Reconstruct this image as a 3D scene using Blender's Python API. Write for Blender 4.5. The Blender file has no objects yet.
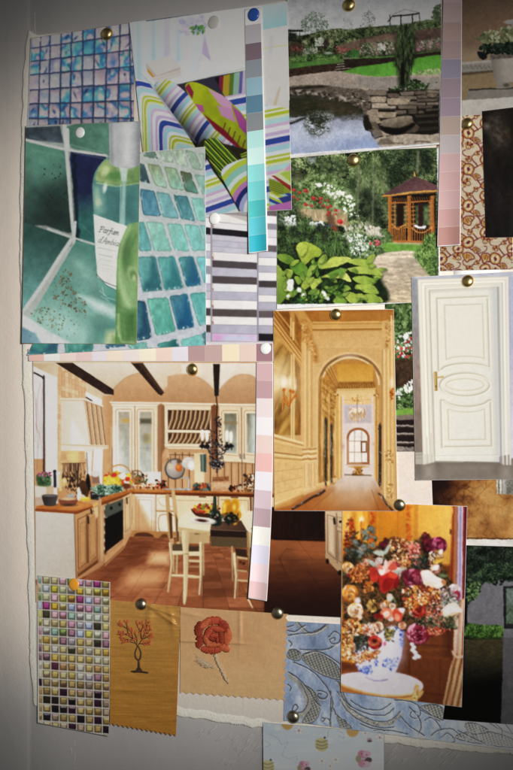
# Inspiration board: paper prints, colour strips and fabric swatches pinned on a wall board.
import math, random
import numpy as np
try:
    import bpy
except ImportError:          # the print artwork can be checked without Blender
    bpy = None

# ------------------------------------------------------------------ viewing geometry
PW, PH = 513.0, 770.0
FOC = 1250.0                 # focal length in picture widths of 513
YAW = math.radians(26.0)
DIST = 1.125
FWD = np.array([-math.sin(YAW), math.cos(YAW), 0.0])
RGT = np.array([math.cos(YAW), math.sin(YAW), 0.0])
UPV = np.array([0.0, 0.0, 1.0])
CAM = -FWD * DIST

def on_plane(px, py, depth=0.0):
    """point of the plane y=-depth that lies at board position (px, py)"""
    px = np.asarray(px, float); py = np.asarray(py, float)
    a = (px - PW / 2) / FOC; b = (PH / 2 - py) / FOC
    d = FWD + a[..., None] * RGT + b[..., None] * UPV
    t = (-depth - CAM[1]) / d[..., 1]
    return CAM + d * t[..., None]

# lamp: one soft spot from the right of the viewer
LAMP = CAM + RGT * 0.22 + UPV * 0.12
AIM = on_plane(243.0, 380.0)
SPOT_R = 0.425               # radius of the light pool at the aim point (m)
SPOT_D = float(np.linalg.norm(AIM - LAMP))
SPOT_HALF = math.atan(SPOT_R / SPOT_D)
SPOT_BLEND = 0.95  # soft cone edge, shaped to darken the corners as lens vignetting does
AMB = 0.09

def lamp_raw(P):
    d = P - LAMP
    r = np.linalg.norm(d, axis=-1)
    ax = (AIM - LAMP) / SPOT_D
    ca = (d @ ax) / r
    t = np.clip((ca - math.cos(SPOT_HALF)) / ((1 - math.cos(SPOT_HALF)) * SPOT_BLEND), 0, 1)
    return t * t * (3 - 2 * t) * (d[..., 1] / r) / r ** 2

E0 = float(lamp_raw(AIM[None])[0])
def light_at(P):
    return 1.02 * lamp_raw(P) / E0 + AMB

def lin(c):
    c = np.asarray(c, float)
    return np.where(c <= 0.04045, c / 12.92, ((c + 0.055) / 1.055) ** 2.4)

# ------------------------------------------------------------------ 2-D artwork for the printed sheets
def C(c):
    if isinstance(c, str):
        c = c.lstrip('#')
        if len(c) == 3: c = c[0]*2 + c[1]*2 + c[2]*2
        return np.array([int(c[i:i+2], 16) for i in (0, 2, 4)], np.float32) / 255
    return np.asarray(c, np.float32)

def _hash(ix, iy, seed):
    n = (ix.astype(np.int64) * 374761393 + iy.astype(np.int64) * 668265263 + seed * 2147483647 + 1013904223) & 0xffffffff
    n = ((n ^ (n >> 13)) * 1274126177) & 0xffffffff
    return ((n ^ (n >> 16)) & 0xffff) / 65535.0

def vnoise(x, y, seed=0):
    ix = np.floor(x); iy = np.floor(y)
    fx = x - ix; fy = y - iy
    fx = fx * fx * (3 - 2 * fx); fy = fy * fy * (3 - 2 * fy)
    a = _hash(ix, iy, seed); b = _hash(ix + 1, iy, seed)
    c = _hash(ix, iy + 1, seed); d = _hash(ix + 1, iy + 1, seed)
    return (a * (1 - fx) + b * fx) * (1 - fy) + (c * (1 - fx) + d * fx) * fy

def fbm(x, y, seed=0, o=3):
    s = 0; w = 0.5; t = 0
    for i in range(o):
        s = s + w * vnoise(x, y, seed + i * 17); t += w
        x = x * 2.03 + 5.2; y = y * 2.03 + 1.7; w *= 0.5
    return s / t

def spl(pts, closed=False, n=6):
    p = np.array(pts, float).reshape(-1, 2); m = len(p); out = []
    for i in range(m if closed else m - 1):
        if closed: a, b, c, d = p[i-1], p[i], p[(i+1) % m], p[(i+2) % m]
        else: a, b, c, d = p[max(i-1, 0)], p[i], p[i+1], p[min(i+2, m-1)]
        for k in range(n):
            t = k / n
            out.append(0.5 * (2*b + (c-a)*t + (2*a-5*b+4*c-d)*t*t + (3*b-a-3*c+d)*t**3))
    if not closed: out.append(p[-1])
    return np.array(out).ravel().tolist()

def arc(cx, cy, rx, ry, a0, a1, n=24):
    o = []
    for i in range(n + 1):
        t = math.radians(a0 + (a1 - a0) * i / n)
        o += [cx + rx * math.cos(t), cy + ry * math.sin(t)]
    return o

class Pic:
    def __init__(s, x0, y0, x1, y1, bg, S=2.0):
        s.x0, s.y0, s.S = x0, y0, S
        s.w = int((x1 - x0) * S) + 2; s.h = int((y1 - y0) * S) + 2
        s.a = np.empty((s.h, s.w, 3), np.float32); s.a[:] = C(bg)
        s.X = x0 + (np.arange(s.w) + .5) / S; s.Y = y0 + (np.arange(s.h) + .5) / S
        s.ox = s.oy = 0.0; s.k = 1.0; s.rng = random.Random(int(x0 * 7 + y0 * 13))
    def V(s, x0=0, y0=0, x1=513, zw=513):
        s.ox, s.oy, s.k = x0, y0, (x1 - x0) / zw
    def T(s, pts):
        return np.array(pts, float).reshape(-1, 2) * s.k + (s.ox, s.oy)
    def sl(s, q, pad):
        mn = q.min(0) - pad; mx = q.max(0) + pad
        i0 = max(0, int((mn[0] - s.x0) * s.S)); i1 = min(s.w, int((mx[0] - s.x0) * s.S) + 2)
        j0 = max(0, int((mn[1] - s.y0) * s.S)); j1 = min(s.h, int((mx[1] - s.y0) * s.S) + 2)
        if i1 <= i0 or j1 <= j0: return None
        return (slice(j0, j1), slice(i0, i1)), s.X[None, i0:i1], s.Y[j0:j1, None]
    def cov(s, X, Y, q, blur):
        ins = np.zeros(np.broadcast(X, Y).shape, bool); d2 = np.full(ins.shape, 1e9)
        n = len(q)
        for i in range(n):
            x1, y1 = q[i]; x2, y2 = q[(i + 1) % n]
            dx, dy = x2 - x1, y2 - y1
            if y1 != y2:
                ins ^= ((y1 > Y) != (y2 > Y)) & (X < dx * (Y - y1) / dy + x1)
            l = dx * dx + dy * dy
            if l < 1e-12: continue
            t = np.clip(((X - x1) * dx + (Y - y1) * dy) / l, 0, 1)
            d2 = np.minimum(d2, (X - x1 - t * dx) ** 2 + (Y - y1 - t * dy) ** 2)
        d = np.sqrt(d2)
        return np.clip(.5 + np.where(ins, d, -d) / blur, 0, 1)
    def mix(s, sl, m, c):
        m = m[..., None].astype(np.float32)
        s.a[sl] += (c - s.a[sl]) * m
    def colr(s, c, X, Y, g=None, t=0, ts=3, seed=0, an=1.0):
        c = C(c)
        if g is not None:            # g = (x0,y0,x1,y1,col2) in view units
            p = s.T(g[:4]); d = p[1] - p[0]
            u = np.clip(((X - p[0][0]) * d[0] + (Y - p[0][1]) * d[1]) / (d @ d), 0, 1)[..., None]
            c = c * (1 - u) + C(g[4]) * u
        if t:
            n = fbm(X / ts, Y / ts / an, seed) - .5
            c = np.clip(c * (1 + 2 * t * n[..., None]), 0, 1)
        return c
    def g(s, c, pts, b=.7, a=1, g=None, t=0, ts=3, seed=0, an=1.0):
        """filled polygon: c colour, b edge softness, a opacity, g gradient, t grain"""
        q = s.T(pts); r = s.sl(q, b)
        if r is None: return
        sl, X, Y = r
        s.mix(sl, s.cov(X, Y, q, b) * a, s.colr(c, X, Y, g, t, ts, seed, an))
    def f(s, pts, fn, b=.7, a=1):
        """polygon filled by fn(view x, view y) -> rgb"""
        q = s.T(pts); r = s.sl(q, b)
        if r is None: return
        sl, X, Y = r
        vx, vy = np.broadcast_arrays((X - s.ox) / s.k, (Y - s.oy) / s.k)
        s.mix(sl, s.cov(X, Y, q, b) * a, fn(vx, vy))
    def l(s, c, pts, w=1, b=.7, a=1, w2=None):
        """polyline; w in view units (w2 = end width)"""
        q = s.T(pts); w = w * s.k; w2 = w if w2 is None else w2 * s.k
        r = s.sl(q, max(w, w2) / 2 + b)
        if r is None: return
        sl, X, Y = r; m = np.zeros(np.broadcast(X, Y).shape)
        n = len(q) - 1
        for i in range(n):
            x1, y1 = q[i]; dx, dy = q[i+1] - q[i]; L = dx*dx + dy*dy
            if L < 1e-12: continue
            t = np.clip(((X - x1) * dx + (Y - y1) * dy) / L, 0, 1)
            d = np.sqrt((X - x1 - t*dx)**2 + (Y - y1 - t*dy)**2)
            ww = w + (w2 - w) * (i + t) / n
            m = np.maximum(m, np.clip(.5 + (ww/2 - d) / b, 0, 1) * np.minimum(1, ww / b + .15))
        s.mix(sl, m * a, C(c))
    def e(s, c, cx, cy, rx, ry=None, rot=0, b=.7, a=1, g=None, t=0, ts=3, seed=0):
        ry = rx if ry is None else ry
        ctr = s.T([cx, cy])[0]; rx *= s.k; ry *= s.k; R = max(rx, ry)
        r = s.sl(ctr[None], R + b)
        if r is None: return
        sl, X, Y = r; co, si = math.cos(math.radians(rot)), math.sin(math.radians(rot))
        u = (X - ctr[0]) * co + (Y - ctr[1]) * si; v = -(X - ctr[0]) * si + (Y - ctr[1]) * co
        m = np.clip(.5 + (1 - np.sqrt((u/rx)**2 + (v/ry)**2)) * min(rx, ry) / b, 0, 1)
        s.mix(sl, m * a, s.colr(c, X, Y, g, t, ts, seed))
    def sc(s, n, pts, r0, r1, cols, asp=1.0, ang=None, b=.6, a=1, j=.12, spread=25, dens=None):
        """scatter n small blobs over a polygon (view units)"""
        p = np.array(pts, float).reshape(-1, 2); mn = p.min(0); mx = p.max(0); R = s.rng; k = 0; tries = 0
        while k < n and tries < n * 30:
            tries += 1
            x = R.uniform(mn[0], mx[0]); y = R.uniform(mn[1], mx[1]); ins = False
            for i in range(len(p)):
                x1, y1 = p[i]; x2, y2 = p[i-1]
                if (y1 > y) != (y2 > y) and x < (x2-x1)*(y-y1)/(y2-y1)+x1: ins = not ins
            if not ins: continue
            if dens is not None and R.random() > dens(x, y): continue
            k += 1
            r = R.uniform(r0, r1); c = np.clip(C(R.choice(cols)) * (1 + R.uniform(-j, j)), 0, 1)
            s.e(c, x, y, r, r / asp * R.uniform(.75, 1.25), (R.uniform(0, 180) if ang is None else ang + R.uniform(-spread, spread)), b, a)
    def fol(s, pts, cols, ts=1.3, big=9, b=2, a=1, seed=1, an=1.0, con=1.0):
        """leafy texture: fine and coarse clumps run through a colour ramp"""
        q = s.T(pts); r = s.sl(q, b)
        if r is None: return
        sl, X, Y = r
        n = .5 * fbm(X / big, Y / big / an, seed, 2) + .5 * fbm(X / ts, Y / ts / an, seed + 9, 2)
        t = np.clip((n - .5) * 2.1 * con + .5, 0, 1)
        s.mix(sl, s.cov(X, Y, q, b) * a, ramp(t, [(i / (len(cols) - 1), c) for i, c in enumerate(cols)]))
    def grain(s, amt=.02, ts=.8, seed=3, big=0.0):
        n = fbm(s.X[None] / ts, s.Y[:, None] / ts, seed, 2) - .5
        if big: n = n + big / amt * (fbm(s.X[None] / 14, s.Y[:, None] / 14, seed + 5, 3) - .5)
        s.a = np.clip(s.a * (1 + 2 * amt * n[..., None]), 0, 1).astype(np.float32)
    def sat(s, k, v=1.0):
        m = s.a.mean(-1, keepdims=True)
        s.a = np.clip((m + (s.a - m) * k) * v, 0, 1).astype(np.float32)
    def con(s, k):
        s.a = s.a + k * (s.a * s.a * (3 - 2 * s.a) - s.a)
    def soft(s, k=1):
        for _ in range(k):
            p = np.pad(s.a, ((1, 1), (1, 1), (0, 0)), 'edge')
            h = (p[:, :-2] + 2 * p[:, 1:-1] + p[:, 2:]) / 4
            s.a = (h[:-2] + 2 * h[1:-1] + h[2:]) / 4
    def at(s, px, py):
        u = np.clip((px - s.x0) * s.S - .5, 0, s.w - 1.001); v = np.clip((py - s.y0) * s.S - .5, 0, s.h - 1.001)
        i = u.astype(int); k = v.astype(int); fu = (u - i)[..., None]; fv = (v - k)[..., None]
        A = s.a
        return (A[k, i]*(1-fu) + A[k, i+1]*fu)*(1-fv) + (A[k+1, i]*(1-fu) + A[k+1, i+1]*fu)*fv

def ramp(t, stops):
    xs = [q[0] for q in stops]; cs = np.array([C(q[1]) for q in stops])
    return np.stack([np.interp(t, xs, cs[:, i]) for i in range(3)], -1).astype(np.float32)

def bands(t, seq):
    """repeating flat stripes; seq = [(width, colour), ...]"""
    ws = np.cumsum([0] + [q[0] for q in seq]); t = np.mod(t, ws[-1])
    cs = np.array([C(q[1]) for q in seq])
    # soft transition of a small width
    xs = []; ys = []
    e = 0.06 * ws[-1] / len(seq)
    for i in range(len(seq)):
        xs += [ws[i] + e, ws[i+1] - e]; ys += [cs[i], cs[i]]
    xs = np.array(xs); ys = np.array(ys)
    xs = np.concatenate([[xs[-1] - ws[-1]], xs, [xs[0] + ws[-1]]]); ys = np.concatenate([ys[-1:], ys, ys[:1]])
    return np.stack([np.interp(t, xs, ys[:, i]) for i in range(3)], -1).astype(np.float32)

ART = {}          # name -> Pic
# ------------------------------------------------------------------ print: iridescent blue mosaic
def art_blue_mosaic():
    p = Pic(22, 15, 142, 135, '#3a4666'); p.V(20, 20, 148, 513); R = random.Random(4)
    pal = [(0, '#9aa6bc'), (.25, '#bfb7ba'), (.38, '#bda6b2'), (.46, '#8d93b8'), (.55, '#3f7db4'), (.66, '#58a9bd'), (.76, '#86b7b4'), (.86, '#c4bcbe'), (1, '#c2aab0')]
    xt = [45, 83, 122, 165, 208, 252, 300, 348, 400, 440, 500]; xb = [30, 73, 115, 160, 200, 247, 292, 342, 393, 445, 505]
    yl = [14, 66, 114, 166, 220, 281, 337, 396, 455, 512]; yr = [-60, 0, 58, 122, 187, 255, 324, 392, 455, 515]
    def node(i, j):
        u = (xt[i] - 45) / 395
        y = yl[j] + (yr[j] - yl[j]) * u; v = (y - 70) / 360
        x = xt[i] + (xb[i] - xt[i]) * v
        return x, y
    for i in range(10):
        for j in range(9):
            a, b, c, d = node(i, j), node(i+1, j), node(i+1, j+1), node(i, j+1)
            e = R.uniform(2.2, 3.8)
            q = [a[0]+e, a[1]+e, b[0]-e, b[1]+e, c[0]-e, c[1]-e, d[0]+e, d[1]-e]
            s = R.randrange(999); off = R.choice([0.08, .08, .3, .3, .42, .5]); amp = R.choice([.35, .9, 1.3])
            def fn(x, y, s=s, off=off, amp=amp, a=a):
                n = fbm((x - a[0]) / 30, (y - a[1]) / 38, s, 2)
                t = np.clip(off + amp * (n - .35), 0, 1)
                return np.clip(ramp(t, pal) * (.86 + .2 * (y - a[1])[..., None] / 60), 0, 1)
            p.f(q, fn, b=.9)
            if R.random() < .45:
                p.e(R.choice(['#223a66', '#274a7c', '#1f3358']), a[0] + R.uniform(10, 34), a[1] + R.uniform(12, 40), R.uniform(2, 6), R.uniform(6, 16), R.uniform(-30, 50), b=1.2, a=.7)
            if R.random() < .4:
                p.e('#d8d0d0', a[0]+R.uniform(10, 34), a[1]+R.uniform(12, 44), R.uniform(4, 9), R.uniform(5, 12), R.uniform(0, 90), b=1.6, a=.6)
    p.g('#c9bcb2', [28, 60, 45, 70, 32, 460, 20, 460], b=.5)
    p.sat(.9, .95); p.soft(1); p.grain(.03, .9, 5)
    return p

# ------------------------------------------------------------------ print: striped sofa page
def art_sofa():
    p = Pic(122, -4, 298, 222, '#c9ccd2')
    p.V(125, 0, 253, 513)
    p.g('#b9d2e0', [10, 90, 250, 60, 250, 260, 20, 330], g=(10, 0, 330, 0, '#cfd3dc'), b=2)
    for x, w, c in ((30, 8, '#a8b2cc'), (52, 16, '#9cc0d8'), (80, 20, '#c4dcea'), (112, 14, '#96bdd6'), (135, 16, '#bcd8e6'), (166, 24, '#b3abc9'), (190, 10, '#d4d6e2'), (212, 14, '#a6c6dc'), (238, 12, '#c8d6e2')):
        p.l(c, [x, 40, x + 4, 330], w, b=2.2, a=.8)
    p.g('#cfcccb', [250, 40, 520, 20, 500, 290, 300, 320, 240, 240], g=(250, 60, 470, 260, '#dad8d7'), b=6)
    p.l('#bcb8c4', [400, 60, 385, 190], 6, b=2, a=.4)
    p.g('#d9dbdd', [60, 290, 250, 238, 500, 262, 510, 285, 200, 350, 120, 350], b=1)         # table top
    p.l('#aab4a8', [110, 345, 230, 335, 500, 268], 4, b=1.2, a=.6); p.l('#bccf7c', [200, 346, 250, 336, 500, 275], 3, b=1, a=.6)
    p.l('#8fb0b8', [62, 292, 110, 342], 5, b=1.2, a=.6)
    p.g('#cfcac6', [85, 250, 180, 222, 225, 268, 128, 300], b=.8); p.g('#b9aea6', [85, 252, 128, 302, 222, 268, 222, 280, 125, 316, 84, 270], b=.8)
    p.g('#c38f48', [88, 272, 100, 284, 122, 312, 120, 322, 90, 288], b=.8); p.g('#d0c8c0', [110, 310, 222, 280, 226, 300, 122, 334], b=.8)
    p.l('#a89c98', [122, 318, 224, 288], 2, a=.6); p.l('#94887e', [124, 330, 226, 302], 2, a=.5)
    p.g('#d6dbe6', [252, 150, 315, 140, 308, 200, 295, 300, 250, 300, 256, 220], g=(250, 0, 315, 0, '#c5cfe2'), b=2)   # vase
    p.g('#aea3c4', [318, 135, 345, 245, 308, 215], b=1)
    p.sc(70, [215, 95, 250, 70, 310, 62, 325, 110, 270, 140, 220, 130], 5, 13, ['#a9a6cf', '#bdb8dc', '#8f8cbc', '#c9b8d6', '#9aa0d0'], b=1.2, a=.75)
    p.sc(16, [268, 110, 315, 95, 320, 130, 275, 145], 5, 12, ['#4f7a44', '#6c8f54', '#395f38'], 2.2, b=.9)
    p.l('#2c2c34', [85, 84, 345, 46], 4, b=.7)  # dark line along the sheet's top edge, its shadow gap painted in
    p.V(120, 0, 300, 513)
    p.g('#d9d7d2', [400, 10, 490, 0, 490, 330, 410, 330], b=.8)
    p.g('#a5c6d0', [404, 12, 475, 5, 478, 72, 408, 85], g=(404, 12, 440, 85, '#8fbac6'), b=.8)
    p.l('#c4c88c', [408, 138, 476, 128], 5, b=1, a=.7); p.g('#c6c4c8', [425, 100, 437, 100, 434, 155, 424, 158], b=2)
    p.l('#b9a25a', [455, 250, 442, 296], 5, b=.8, w2=9)
    p.g('#d4d1d0', [412, 150, 480, 140, 482, 330, 414, 300], b=3, a=.6)
    # back of the sofa seen between cushions
    p.g('#3c3a48', [120, 250, 280, 215, 365, 200, 365, 290, 280, 300], b=.8)
    def vb(x, y): return bands(x + .06 * y, [(14, '#b9b3c6'), (10, '#3c3450'), (16, '#8f92b8'), (14, '#23202a'), (12, '#7c2c44'), (18, '#a89434'), (12, '#5f7a34'), (16, '#8cb0a0'), (9, '#6c63a0')])
    p.f([268, 222, 362, 200, 366, 262, 300, 278], vb, b=.8)
    st = [(13, '#e6e4ea'), (10, '#c3b2d6'), (7, '#e3e0ea'), (16, '#3d539c'), (6, '#c8bfe0'), (14, '#a5d0dc'), (11, '#dfe6ea'), (6, '#b3c04c'), (5, '#e2e6d0'), (9, '#b1bf40'), (7, '#d6dfb0'), (14, '#b3dadb'), (9, '#cfb4d4')]
    # seat on the right
    p.f([300, 275, 365, 262, 366, 300, 420, 300, 486, 310, 486, 600, 300, 600, 290, 420],
        lambda x, y: bands((y + .20 * (x - 370)) * .95 + 24, st), b=.8)
    # arm (left) with wrapped stripes
    p.f(spl([34, 232, 60, 228, 82, 236, 100, 262, 150, 330, 215, 405, 235, 440, 150, 450, 36, 470, 28, 330], True),
        lambda x, y: np.clip(bands(-np.log(np.exp(-(x - 32 - .03 * (y - 232)) / 9) + np.exp(-(y - 226 - .28 * (x - 40)) / 11)) * 9 * 1.7 + 30, st) * (1 - .16 * ((x > 0) * np.clip((y - 300) / 140, 0, 1)))[..., None], 0, 1), b=.9)
    # bolster cushion
    p.f(spl([98, 250, 112, 232, 138, 228, 175, 252, 230, 305, 290, 372, 345, 440, 380, 500, 330, 560, 250, 470, 190, 380, 140, 310], True),
        lambda x, y: np.clip(bands((x * .72 + y * .69) * 1.25 - .0035 * (x * .66 - y * .76 + 95) ** 2 + 20, st) * (1.02 - .00007 * (x * .66 - y * .76 + 60) ** 2)[..., None], 0, 1), b=.9)
    p.l('#8a8498', spl([96, 252, 150, 330, 215, 405]), 5, b=2, a=.5)
    # bright cushion
    q = spl([186, 250, 200, 234, 232, 240, 290, 272, 345, 320, 372, 372, 372, 430, 330, 415, 270, 365, 215, 300], True)
    p.g('#a9b62a', q, g=(200, 240, 330, 420, '#8d9c22'), t=.12, ts=8)
    p.g('#c79cba', [250, 252, 290, 270, 318, 292, 318, 320, 282, 296], b=.8); p.g('#b0609c', [318, 300, 345, 322, 366, 356, 368, 394, 340, 362], b=1, g=(318, 300, 366, 390, '#8f4684'))
    p.g('#bd8db2', [276, 300, 318, 310, 330, 350, 290, 330], b=1.2); p.g('#8e2f4c', [186, 250, 196, 238, 210, 262, 206, 282], b=1)
    p.g('#ad5c98', [214, 296, 236, 300, 240, 320, 226, 316], b=1); p.g('#7a2030', [240, 326, 300, 372, 345, 420, 372, 432, 330, 418, 268, 366], b=1.5)
    for k in range(5): p.l('#5c2c34', [300 + 14*k, 352 + 12*k, 292 + 14*k, 376 + 12*k], 4, b=.8, a=.7)
    p.V(190, 80, 300, 471)
    p.g('#2f2c20', [20, 290, 60, 250, 250, 300, 252, 420, 140, 440, 70, 380], b=1.5)
    # green pin striped cushion
    q = spl([62, 262, 100, 248, 130, 262, 180, 310, 215, 350, 225, 392, 150, 430, 100, 370, 68, 310], True)
    p.f(q, lambda x, y: bands((x * .72 - y * .68) * .9, [(6, '#5d7a24'), (4, '#243a1a'), (7, '#93a83a'), (3, '#2c4420'), (8, '#4a6a2c'), (4, '#b5c04c'), (5, '#1f3018')]), b=.9)
    p.f([215, 318, 255, 300, 255, 345, 225, 352], lambda x, y: bands(y + .3*x, [(4, '#6d8030'), (3, '#26381c'), (5, '#95a63c')]), b=.8)
    # seat roll in front
    q = spl([135, 388, 170, 358, 250, 338, 256, 420, 256, 575, 215, 560, 175, 490, 142, 430], True)
    p.f(q, lambda x, y: bands(np.hypot(x - 300, (y - 560) * .9) * .8 + 6, [(14, '#cfe0dc'), (20, '#8ec2b4'), (16, '#b5c84e'), (12, '#d8dfe6'), (16, '#a3a9d0'), (16, '#2c3670'), (16, '#b77fb4'), (14, '#b4c048')]), b=.9)
    p.g('#1c1c18', [128, 440, 142, 430, 176, 494, 214, 560, 205, 568], b=1.4)
    # lower left roll under the mosaic
    p.f(spl([66, 350, 100, 392, 150, 460, 205, 555, 200, 568, 60, 572], True), lambda x, y: bands((y + .35 * x) * .7 + 12, st), b=.9)
    # far right corner pillow
    p.f([338, 480, 440, 462, 440, 556, 338, 560], lambda x, y: bands((y - .45 * x) * .9, [(12, '#9fcbc8'), (10, '#b5c54e'), (12, '#d6e0c0'), (9, '#b1c04a'), (12, '#3d4f94')]), b=.8)
    p.g('#8f9c3c', [338, 420, 432, 455, 436, 480, 372, 494, 338, 470], b=.8)
    for k in range(5): p.l('#4c6424', [340, 430 + 9*k, 400, 452 + 9*k], 3, a=.7)
    p.g('#d2dcae', [352, 412, 434, 360, 436, 462], b=.8); p.g('#a9c458', [385, 400, 432, 385, 434, 440], b=1.5); p.g('#d8a0c4', [400, 390, 434, 352, 434, 385], b=1.2)
    p.g('#8d2c2c', [350, 410, 362, 410, 446, 462, 448, 474, 434, 476], b=.8); p.l('#b45444', [352, 412, 440, 464], 3)
    p.g('#3c4684', [378, 506, 436, 490, 436, 516, 400, 530], b=1); p.g('#b873b0', [338, 540, 436, 518, 440, 552, 338, 562], b=1)
    p.grain(.015, .8, 9)
    return p

# ------------------------------------------------------------------ print: sea-green glass tiles
def art_aqua():
    p = Pic(20, 136, 214, 362, '#bcc3cc')
    R = random.Random(12)
    p.V(0, 0, 513, 513)
    p.f([20, 136, 214, 136, 214, 362, 20, 362], lambda x, y: np.clip(ramp((y - 150) / 200, [(0, '#aab4ac'), (.4, '#bac3c6'), (1, '#c0c6d2')]) * (.94 + .12 * fbm(x / 3, y / 3, 3))[..., None], 0, 1))
    def tile(q, c, c2=None, dark=None, wob=1.0, hi=3):
        c2 = c2 or c; n = np.array(q, float).reshape(-1, 2)
        pts = []
        for i in range(4):
            a, b = n[i], n[(i+1) % 4]
            for k in range(1, 7):
                t = .07 + .86 * (k - 1) / 5
                w = wob * R.uniform(-3, 3)
                pts += [a[0] + (b[0]-a[0]) * t + w, a[1] + (b[1]-a[1]) * t + w]
        cx, cy = n.mean(0)
        p.g(np.clip(C(c) * .8, 0, 1), pts, b=1.4)
        inn = [(v - (cx if i % 2 == 0 else cy)) * .93 + (cx if i % 2 == 0 else cy) for i, v in enumerate(pts)]
        p.g(c, inn, b=1.8, g=(n[0][0], n[0][1], n[2][0], n[2][1], c2), t=.16, ts=3.4, seed=R.randrange(999), an=1.8)
        if dark:
            p.g(dark, [n[0][0]*.2+n[1][0]*.8, n[0][1]*.2+n[1][1]*.8, n[1][0]-4, n[1][1]+10, n[2][0]-6, n[2][1]-8, n[3][0]+6, n[3][1]-8, n[3][0]+4, n[3][1]-40, cx, cy+30], b=5, a=.65)
        for k in range(hi):                                   # glints on the wavy rims
            i = R.choice([1, 2, 2, 3]); a, b = n[i], n[(i+1) % 4]; t = R.uniform(.1, .9)
            p.e('#e6f2f0', a[0]+(b[0]-a[0])*t + (cx-a[0])*.06, a[1]+(b[1]-a[1])*t + (cy-a[1])*.08, R.uniform(2, 4), R.uniform(2, 7), R.uniform(-30, 20), b=1.4, a=.6)
        p.l('#d5ece6', [n[0][0]*.85+n[3][0]*.15+10, n[0][1]*.85+n[3][1]*.15, n[0][0]*.2+n[3][0]*.8+9, n[0][1]*.2+n[3][1]*.8], 5, b=1.6, a=.35)
    p.V(130, 140, 215, 513)
    for q, c, c2 in (
        ([85, 78, 150, 70, 168, 116, 84, 98], '#6f8675', '#4f6c66'), ([175, 70, 245, 65, 262, 138, 205, 128], '#8ea78f', '#a5bda6'),
        ([252, 60, 316, 55, 352, 162, 282, 148], '#9cb499', '#aec6b0'), ([332, 60, 392, 74, 438, 182, 378, 172], '#86a48c', '#9dbca6'), ([415, 78, 450, 82, 462, 175, 450, 172], '#9ab6a0', '#a4c2ae'),
        ([40, 138, 86, 146, 120, 262, 60, 248], '#4f7472', '#2f4a56'), ([103, 142, 178, 152, 228, 292, 150, 272], '#8a9468', '#93c6b6'),
        ([205, 160, 282, 174, 328, 308, 246, 290], '#8c9f74', '#7fc2b2'), ([303, 188, 366, 198, 412, 328, 336, 310], '#5d5c3c', '#55a69a'), ([388, 208, 452, 214, 470, 332, 440, 328], '#8ab2a0', '#80beb0'),
        ([60, 296, 148, 308, 188, 462, 80, 452], '#3f7f98', '#5d9ab0'), ([160, 312, 238, 324, 298, 478, 198, 464], '#6aa9aa', '#72b2b8'),
        ([262, 332, 346, 338, 392, 488, 310, 478], '#3e8088', '#5da4ac'), ([366, 348, 442, 354, 470, 492, 405, 486], '#79c2b6', '#82c8ba'),
        ([40, 492, 88, 498, 132, 668, 52, 668], '#5fb0ac', '#62aeb0'), ([98, 492, 198, 498, 254, 672, 145, 668], '#92d0bc', '#78c2b4'),
        ([222, 502, 312, 508, 364, 672, 268, 668], '#86cdbc', '#74c4ba'), ([326, 512, 412, 512, 462, 668, 375, 668], '#7ccabd', '#76c4c0'), ([424, 516, 470, 518, 478, 660, 466, 660], '#75c0b8', '#75c0b8')):
        tile(q, c, c2)
    p.V(125, 240, 210, 513)
    for q, c, c2, d in (
        ([62, 104, 184, 98, 228, 302, 108, 314], '#69b0aa', '#3f9296', '#1f5c6c'), ([192, 104, 298, 98, 354, 292, 240, 304], '#62b4ae', '#3f9c9e', '#23707c'),
        ([322, 104, 412, 98, 464, 272, 370, 282], '#4f9c9c', '#226f96', '#1c5c88'), ([428, 102, 500, 98, 520, 250, 480, 262], '#72c6c8', '#5cb6c0', None),
        ([62, 362, 122, 372, 162, 592, 70, 608], '#2c6880', '#4a8a94', '#123a5c'), ([128, 354, 258, 344, 308, 552, 188, 582], '#6cc0aa', '#4aa898', None),
        ([266, 336, 378, 324, 418, 528, 318, 544], '#4a90a4', '#1a6a98', '#145684'), ([388, 324, 486, 312, 520, 500, 448, 520], '#56b4b0', '#62bcb6', None),
        ([40, 664, 116, 638, 190, 662, 190, 700], '#5aa898', '#4a9c92', None), ([196, 630, 312, 598, 338, 672, 210, 700], '#4a9c90', '#2a8084', '#1c5f68'),
        ([338, 600, 462, 568, 486, 668, 345, 700], '#74c8c2', '#66bcb8', None), ([464, 562, 510, 550, 520, 640, 484, 640], '#3a7f86', '#2c6c7c', None)):
        tile(q, c, c2, d, hi=7)
    p.V(15, 230, 145, 513)
    for q, c, c2, d in (([48, 430, 172, 430, 168, 490, 48, 492], '#3f948a', '#3c8a88', '#274c70'), ([190, 420, 312, 430, 306, 482, 200, 492], '#5aa898', '#4a9c92', '#2c746c'), ([350, 440, 420, 436, 440, 460, 360, 466], '#2f5f7c', '#3c7c8c', None), ([440, 452, 520, 440, 520, 470, 470, 482], '#6ab0a4', '#74b8ac', None)):
        tile(q, c, c2, d, hi=4)
    p.sat(.82); p.grain(.02, .8, 2)
    return p

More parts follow.
